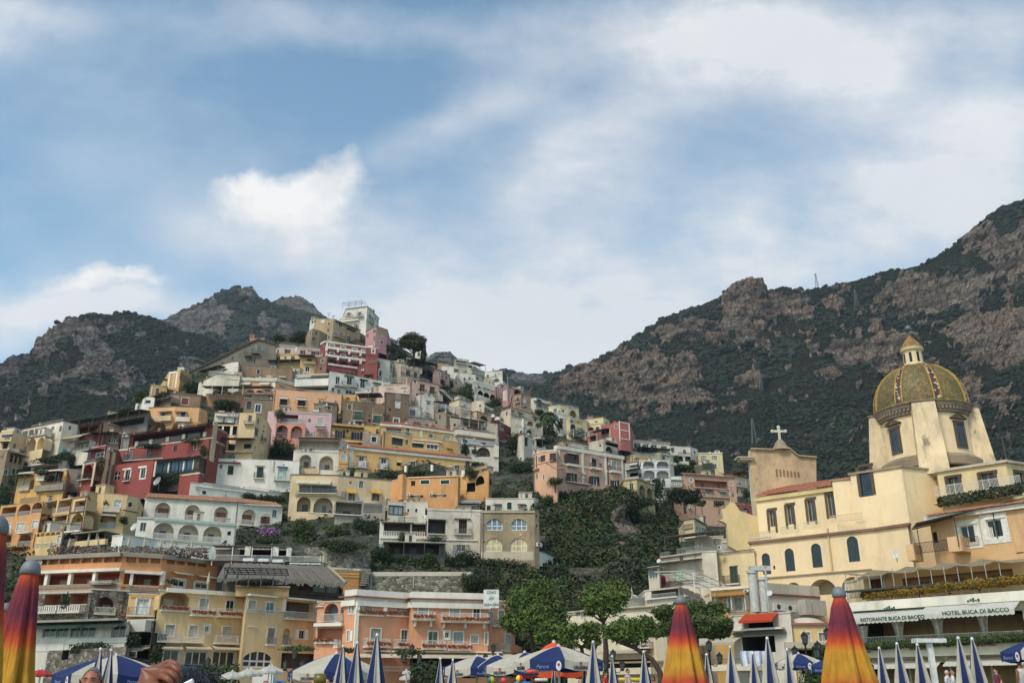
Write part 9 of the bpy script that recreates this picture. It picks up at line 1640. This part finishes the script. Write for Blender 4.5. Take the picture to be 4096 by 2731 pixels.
  m3=bpy.data.meshes.new('hair');bm.to_mesh(m3);bm.free();m3 .transform(Rz);m3 .materials.append(hair);o=bpy.data.objects.new('hair',m3);COL.objects.link(o);o.parent=t['ob']
 mb=MB();eye,wh,br=flat('1a1412',.3),flat('8a6a5c',.5),flat('3a302a',.9)
 for a in(-1,1):
  c=Vector((a*.125*hh,(-.305)*hh-.01,z0+.525*hh));mb.lathe(c+Vector((0,.03*hh,-.0)),[(.001,-.05*hh),(.05*hh,-.02*hh),(.055*hh,0),(.05*hh,.02*hh),(.001,.05*hh)],wh,10)
  mb.lathe(c+Vector((0,-.012*hh,0)),[(.001,-.022*hh),(.022*hh,0),(.001,.022*hh)],eye,8)
  e0=Vector((a*.06*hh,-.372*hh-.01,z0+.61*hh));mb.tube([e0,e0+Vector((a*.08*hh,.012*hh,.015*hh)),e0+Vector((a*.16*hh,.07*hh,-.01*hh))],[.014*hh,.018*hh,.008*hh],br,5)
 mo=Vector((0,-.405*hh-.01,z0+.25*hh));mb.tube([mo+Vector((-.1*hh,.06*hh,0)),mo,mo+Vector((.1*hh,.06*hh,0))],[.008*hh,.02*hh,.008*hh],flat('7a443c'),5)
 mb.v=[tuple(Rz@Vector(v))for v in mb.v];o=mb.build('facial_features',None,Vector((0,0,0)));o.parent=t['ob']
 if hat:
  mb=MB();c=Vector((0,0,z0+.78*hh));mb.lathe(c,[(.62*hh,-.02*hh),(.42*hh,.02*hh),(.40*hh,.2*hh),(.25*hh,.32*hh),(.01,.34*hh)],flat(hat,.9),16);o=mb.build('hat',None,Vector((0,0,0)));o.parent=t['ob']
 return t
person('grey haired man with a tanned lined face looking out from under the parasol',376,2667,9.2,'shirt','3a4250','3a3a40',HAIRG,flat('9c5f48',.55,0,.12,30),turn=R(8),detail=True)
N_=lambda t,x,y:(t+x/2,1947+y/2)
person('man in a white vest and dark shorts standing by the yellow float',*N_(1920,1180,1449),42,'vest','d5d2d0','2a2a30',HAIRB,turn=R(60),arm='hold')
person('person in a bright red top behind the closed umbrellas',*N_(1920,1003,1478),46,'shirt','c92a1e','2a2a30',HAIRB,turn=R(70))
person('person in a pale pink top with dark hair, half hidden by umbrellas',*N_(1920,806,1478),40,'vest','d0a8b0','3a4a6a',HAIRB,turn=R(-100))
person('dark haired person seen from behind under the largest parasol',*N_(1920,655,1532),33,'none','b98468','2a3040',HAIRB,turn=R(160),zg=-.3)
person('bare shouldered tanned person left of the curved pine trunk',*N_(1920,1388,1512),38,'none','b98468','2a3040',HAIRB,SKIND,turn=R(-60))
person('white haired man in a pale shirt beside the mostly blue umbrella',*N_(2920,1730,1462),38,'shirt','c5c8cc','4a4a50',HAIRW,turn=R(50))
person('fair haired person in a white top beside the white haired man',*N_(2920,1772,1464),39,'shirt','d2cfc8','5a5048',flat('8a7458',.8),turn=R(70))
person('tanned man in a white vest with his back turned at the right edge',*N_(2920,2308,1384),33,'vest','d8d6d2','3a3f4a',flat('3a3432',.8),SKIND,turn=R(200))
person('person in a dark red top passing behind the last umbrellas',*N_(2920,2122,1450),44,'shirt','6a2a38','2a2a30',HAIRB,turn=R(-80))
person('bare backed bather with dark hair right of the second orange umbrella',*N_(2920,1135,1465),34,'none','b98468','2a3040',HAIRB,SKIND,turn=R(120))
person('red haired person in front of the white kiosk',*N_(960,206,1546),30,'shirt','7a8a9a','2a3040',flat('5a2a1c',.8),turn=R(20),zg=-.3)
person('person in blue beside the trio of closed umbrellas',*N_(960,706,1528),32,'shirt','2a4a7a','2a3040',HAIRB,turn=R(-20),zg=-.3)
GT='diners on the upper restaurant terrace';GB='diners behind the curtained railing'
for x,y,c,lab in[(1290,800,'7a3a34','diner in dark red at the left end of the hedge terrace'),(1330,785,'8a6a5a','bald diner leaning over the marigold hedge'),(1400,785,'4a4a58','diner in grey behind the marigold hedge'),(1455,772,'c9b5a0','fair haired diner in a light top behind the hedge'),(1506,766,'3a3430','dark haired diner in black behind the hedge'),(1600,760,'d5d2cc','diner in a white shirt behind the hedge'),(1722,765,'9a6a5a','diner in rust behind the thin poles')]:
 px,py=N_(2920,x,y);person(lab,px,py,plane_D(h2,px,py,3.0),'shirt',c,'2a2a30',HAIRB if 'bald' not in lab else None,seated=True,turn=R(rng.uniform(-60,60)),group=GT)
person('waiter in a white shirt standing on the upper terrace',*N_(2920,1973,700),plane_D(h2,*N_(2920,1973,700),1.5),'shirt','d2d4d8','1a1a20',HAIRB,turn=R(40),zg=at(*N_(2920,1973,700),plane_D(h2,*N_(2920,1973,700),1.5)).z-1.75)
for x,y,c,lab,hat in[(1420,1178,'3a2a26','diner in a wide dark hat behind the curtained railing','1f1a18'),(1492,1182,'6a4a40','diner right of the dark hat behind the railing',None),(1785,1152,'8a9098','diner in a pale shirt at the dark curtained window',None),(1940,1148,'6a7078','diner in grey below the right awning',None),(2095,1142,'4a5a7a','diner in blue beside the right curtain',None),(1845,1175,'8a5a44','diner in brown between the two curtains',None)]:
 px,py=N_(2920,x,y);person(lab,px,py,plane_D(rest,px,py,-.9),'shirt',c,'2a2a30',HAIRB,seated=True,turn=R(rng.uniform(-60,60)),group=GB,hat=hat)
def onlooker():
 D=2.55;top=at(724,2668,D);k=1.0;zt=top.z;base=Vector((top.x+.02,D,zt-1.60));t=thing('person','dark haired onlooker raising a tanned hand to the head','person',base);o_=Vector(t['o_'])
 q=lambda x,y,dz=0:at(x/2,1947+y/2,D-.14+dz)
 wr=q(1140,1640);hb=q(1205,1560);kn0=q(1290,1470)
 b=Vector((base.x,D,0));z=lambda h:zt-1.60+h
 S=lambda v:tuple(v-o_)
 spine=[(S(Vector((base.x,D,z(.85)))),.14),(S(Vector((base.x,D,z(1.0)))),.12),(S(Vector((base.x,D,z(1.2)))),.13),(S(Vector((base.x,D,z(1.30)))),.11),(S(Vector((base.x,D,z(1.38)))),.06),(S(Vector((base.x,D,z(1.47)))),.06)];ch=[spine]
 shl=Vector((base.x-.17,D,z(1.30)));el=Vector((wr.x-.02,D-.12,z(1.16)));palm_c=q(1240,1522)
 ch.append([spine[3],(S(shl),.06),(S(el),.045),(S(wr),.026),(S(hb),.030),(S(palm_c),.033),(S(kn0),.028)])
 fg=[([(1312,1424,.02),(1348,1396,.012),(1406,1416,.0),(1440,1478,.0)],.0092),([(1324,1446,-.005),(1372,1426,-.022),(1420,1462,-.03),(1440,1528,-.018)],.0094),([(1316,1480,-.025),(1364,1480,-.048),(1404,1518,-.05),(1410,1574,-.034)],.0088),([(1300,1514,-.04),(1340,1530,-.068),(1372,1564,-.066),(1370,1612,-.05)],.0080)]
 for pts,r in fg:ch.append([(S(kn0),.028)]+[(S(q(x,y,d)),r*(1.08-.08*i))for i,(x,y,d)in enumerate(pts)])
 ch.append([(S(hb),.030),(S(q(1225,1610,-.06)),.016),(S(q(1300,1620,-.085)),.0135),(S(q(1350,1605,-.085)),.011)])
 shr=Vector((base.x+.17,D,z(1.30)));ch.append([spine[3],(S(shr),.06),(S(Vector((base.x+.24,D+.02,z(1.05)))),.045),(S(Vector((base.x+.25,D-.05,z(.83)))),.034),(S(Vector((base.x+.24,D-.08,z(.74)))),.03)])
 for a in(-1,1):ch.append([spine[0],(S(Vector((base.x+a*.1,D,z(.78)))),.09),(S(Vector((base.x+a*.11,D,z(.44)))),.06),(S(Vector((base.x+a*.11,D+.03,z(.06)))),.04),(S(Vector((base.x+a*.12,D-.12,z(.03)))),.03)])
 me=skin_mesh(ch,3);bm=bmesh.new();bm.from_mesh(me);HV,HF=head_verts(26,20);hh=.215;hz=1.60-.215
 V=[bm.verts.new((-x*hh,-y*hh,hz+z_*hh))for x,y,z_ in HV]
 for f in HF:
  try:bm.faces.new([V[i]for i in f])
  except ValueError:pass
 for f in bm.faces:
  f.smooth=True;c=f.calc_center_median();f.material_index=1 if(.75<c.z<1.36 and abs(c.x)<.22 and c.y>-.11)else 0
 m2=bpy.data.meshes.new('body');bm.to_mesh(m2);bm.free();m2 .materials.append(flat('7d4830',.5,0,.14,40));m2 .materials.append(flat('3a4a5a'));o=bpy.data.objects.new('body',m2);COL.objects.link(o);o.parent=t['ob']
 m=MB();r=np.random.RandomState(5);cap=[(x*.225*1.0,y*.23,hz+.085+z_*.145-.0)for x,y,z_ in((0,0,0),)]
 bm=bmesh.new();bmesh.ops.create_uvsphere(bm,u_segments=28,v_segments=18,radius=1)
 for v in bm.verts:v.co=Vector((v.co.x*.086,v.co.y*.104,hz+.112+v.co.z*(.108 if v.co.z>0 else.2)))
 for f in bm.faces:f.smooth=True
 m3=bpy.data.meshes.new('hair');bm.to_mesh(m3);bm.free();hm=flat('100d0c',.42,0,.3,90);m3 .materials.append(hm);ho=bpy.data.objects.new('hair',m3);COL.objects.link(ho);ho.parent=t['ob'];hs=sub(ho,t);m=MB()
 for i in range(420):
  a=r.rand()*6.28;el=r.rand()**.5*1.5;d=Vector((math.cos(a)*math.sin(el)*.088,math.sin(a)*math.sin(el)*.106,math.cos(el)*.110));p0=Vector((0,0,hz+.112))+d*1.0;tn=Vector((d.x,d.y,0))*.35+Vector((.012*r.normal(),.012*r.normal(),-.02-.03*r.rand()));p1=p0+d*(.04+.05*r.rand())+tn*.5;p2=p1+tn
  m.tube([p0+o_,p1+o_,p2+o_],[.0016,.0013,.0005],hm,3,False)
 m.build('strands',hs)
 m=MB();c=q(1475,1568,-.09);m.tube([c-Vector((.03,0,.02)),c+Vector((.02,0,.006))],.006,flat('d5d5d5'),8);tag(m.build('hair_clip',None,c),'small white clip in the fingers of the raised hand','hair clip')
onlooker()
haze(HZ)
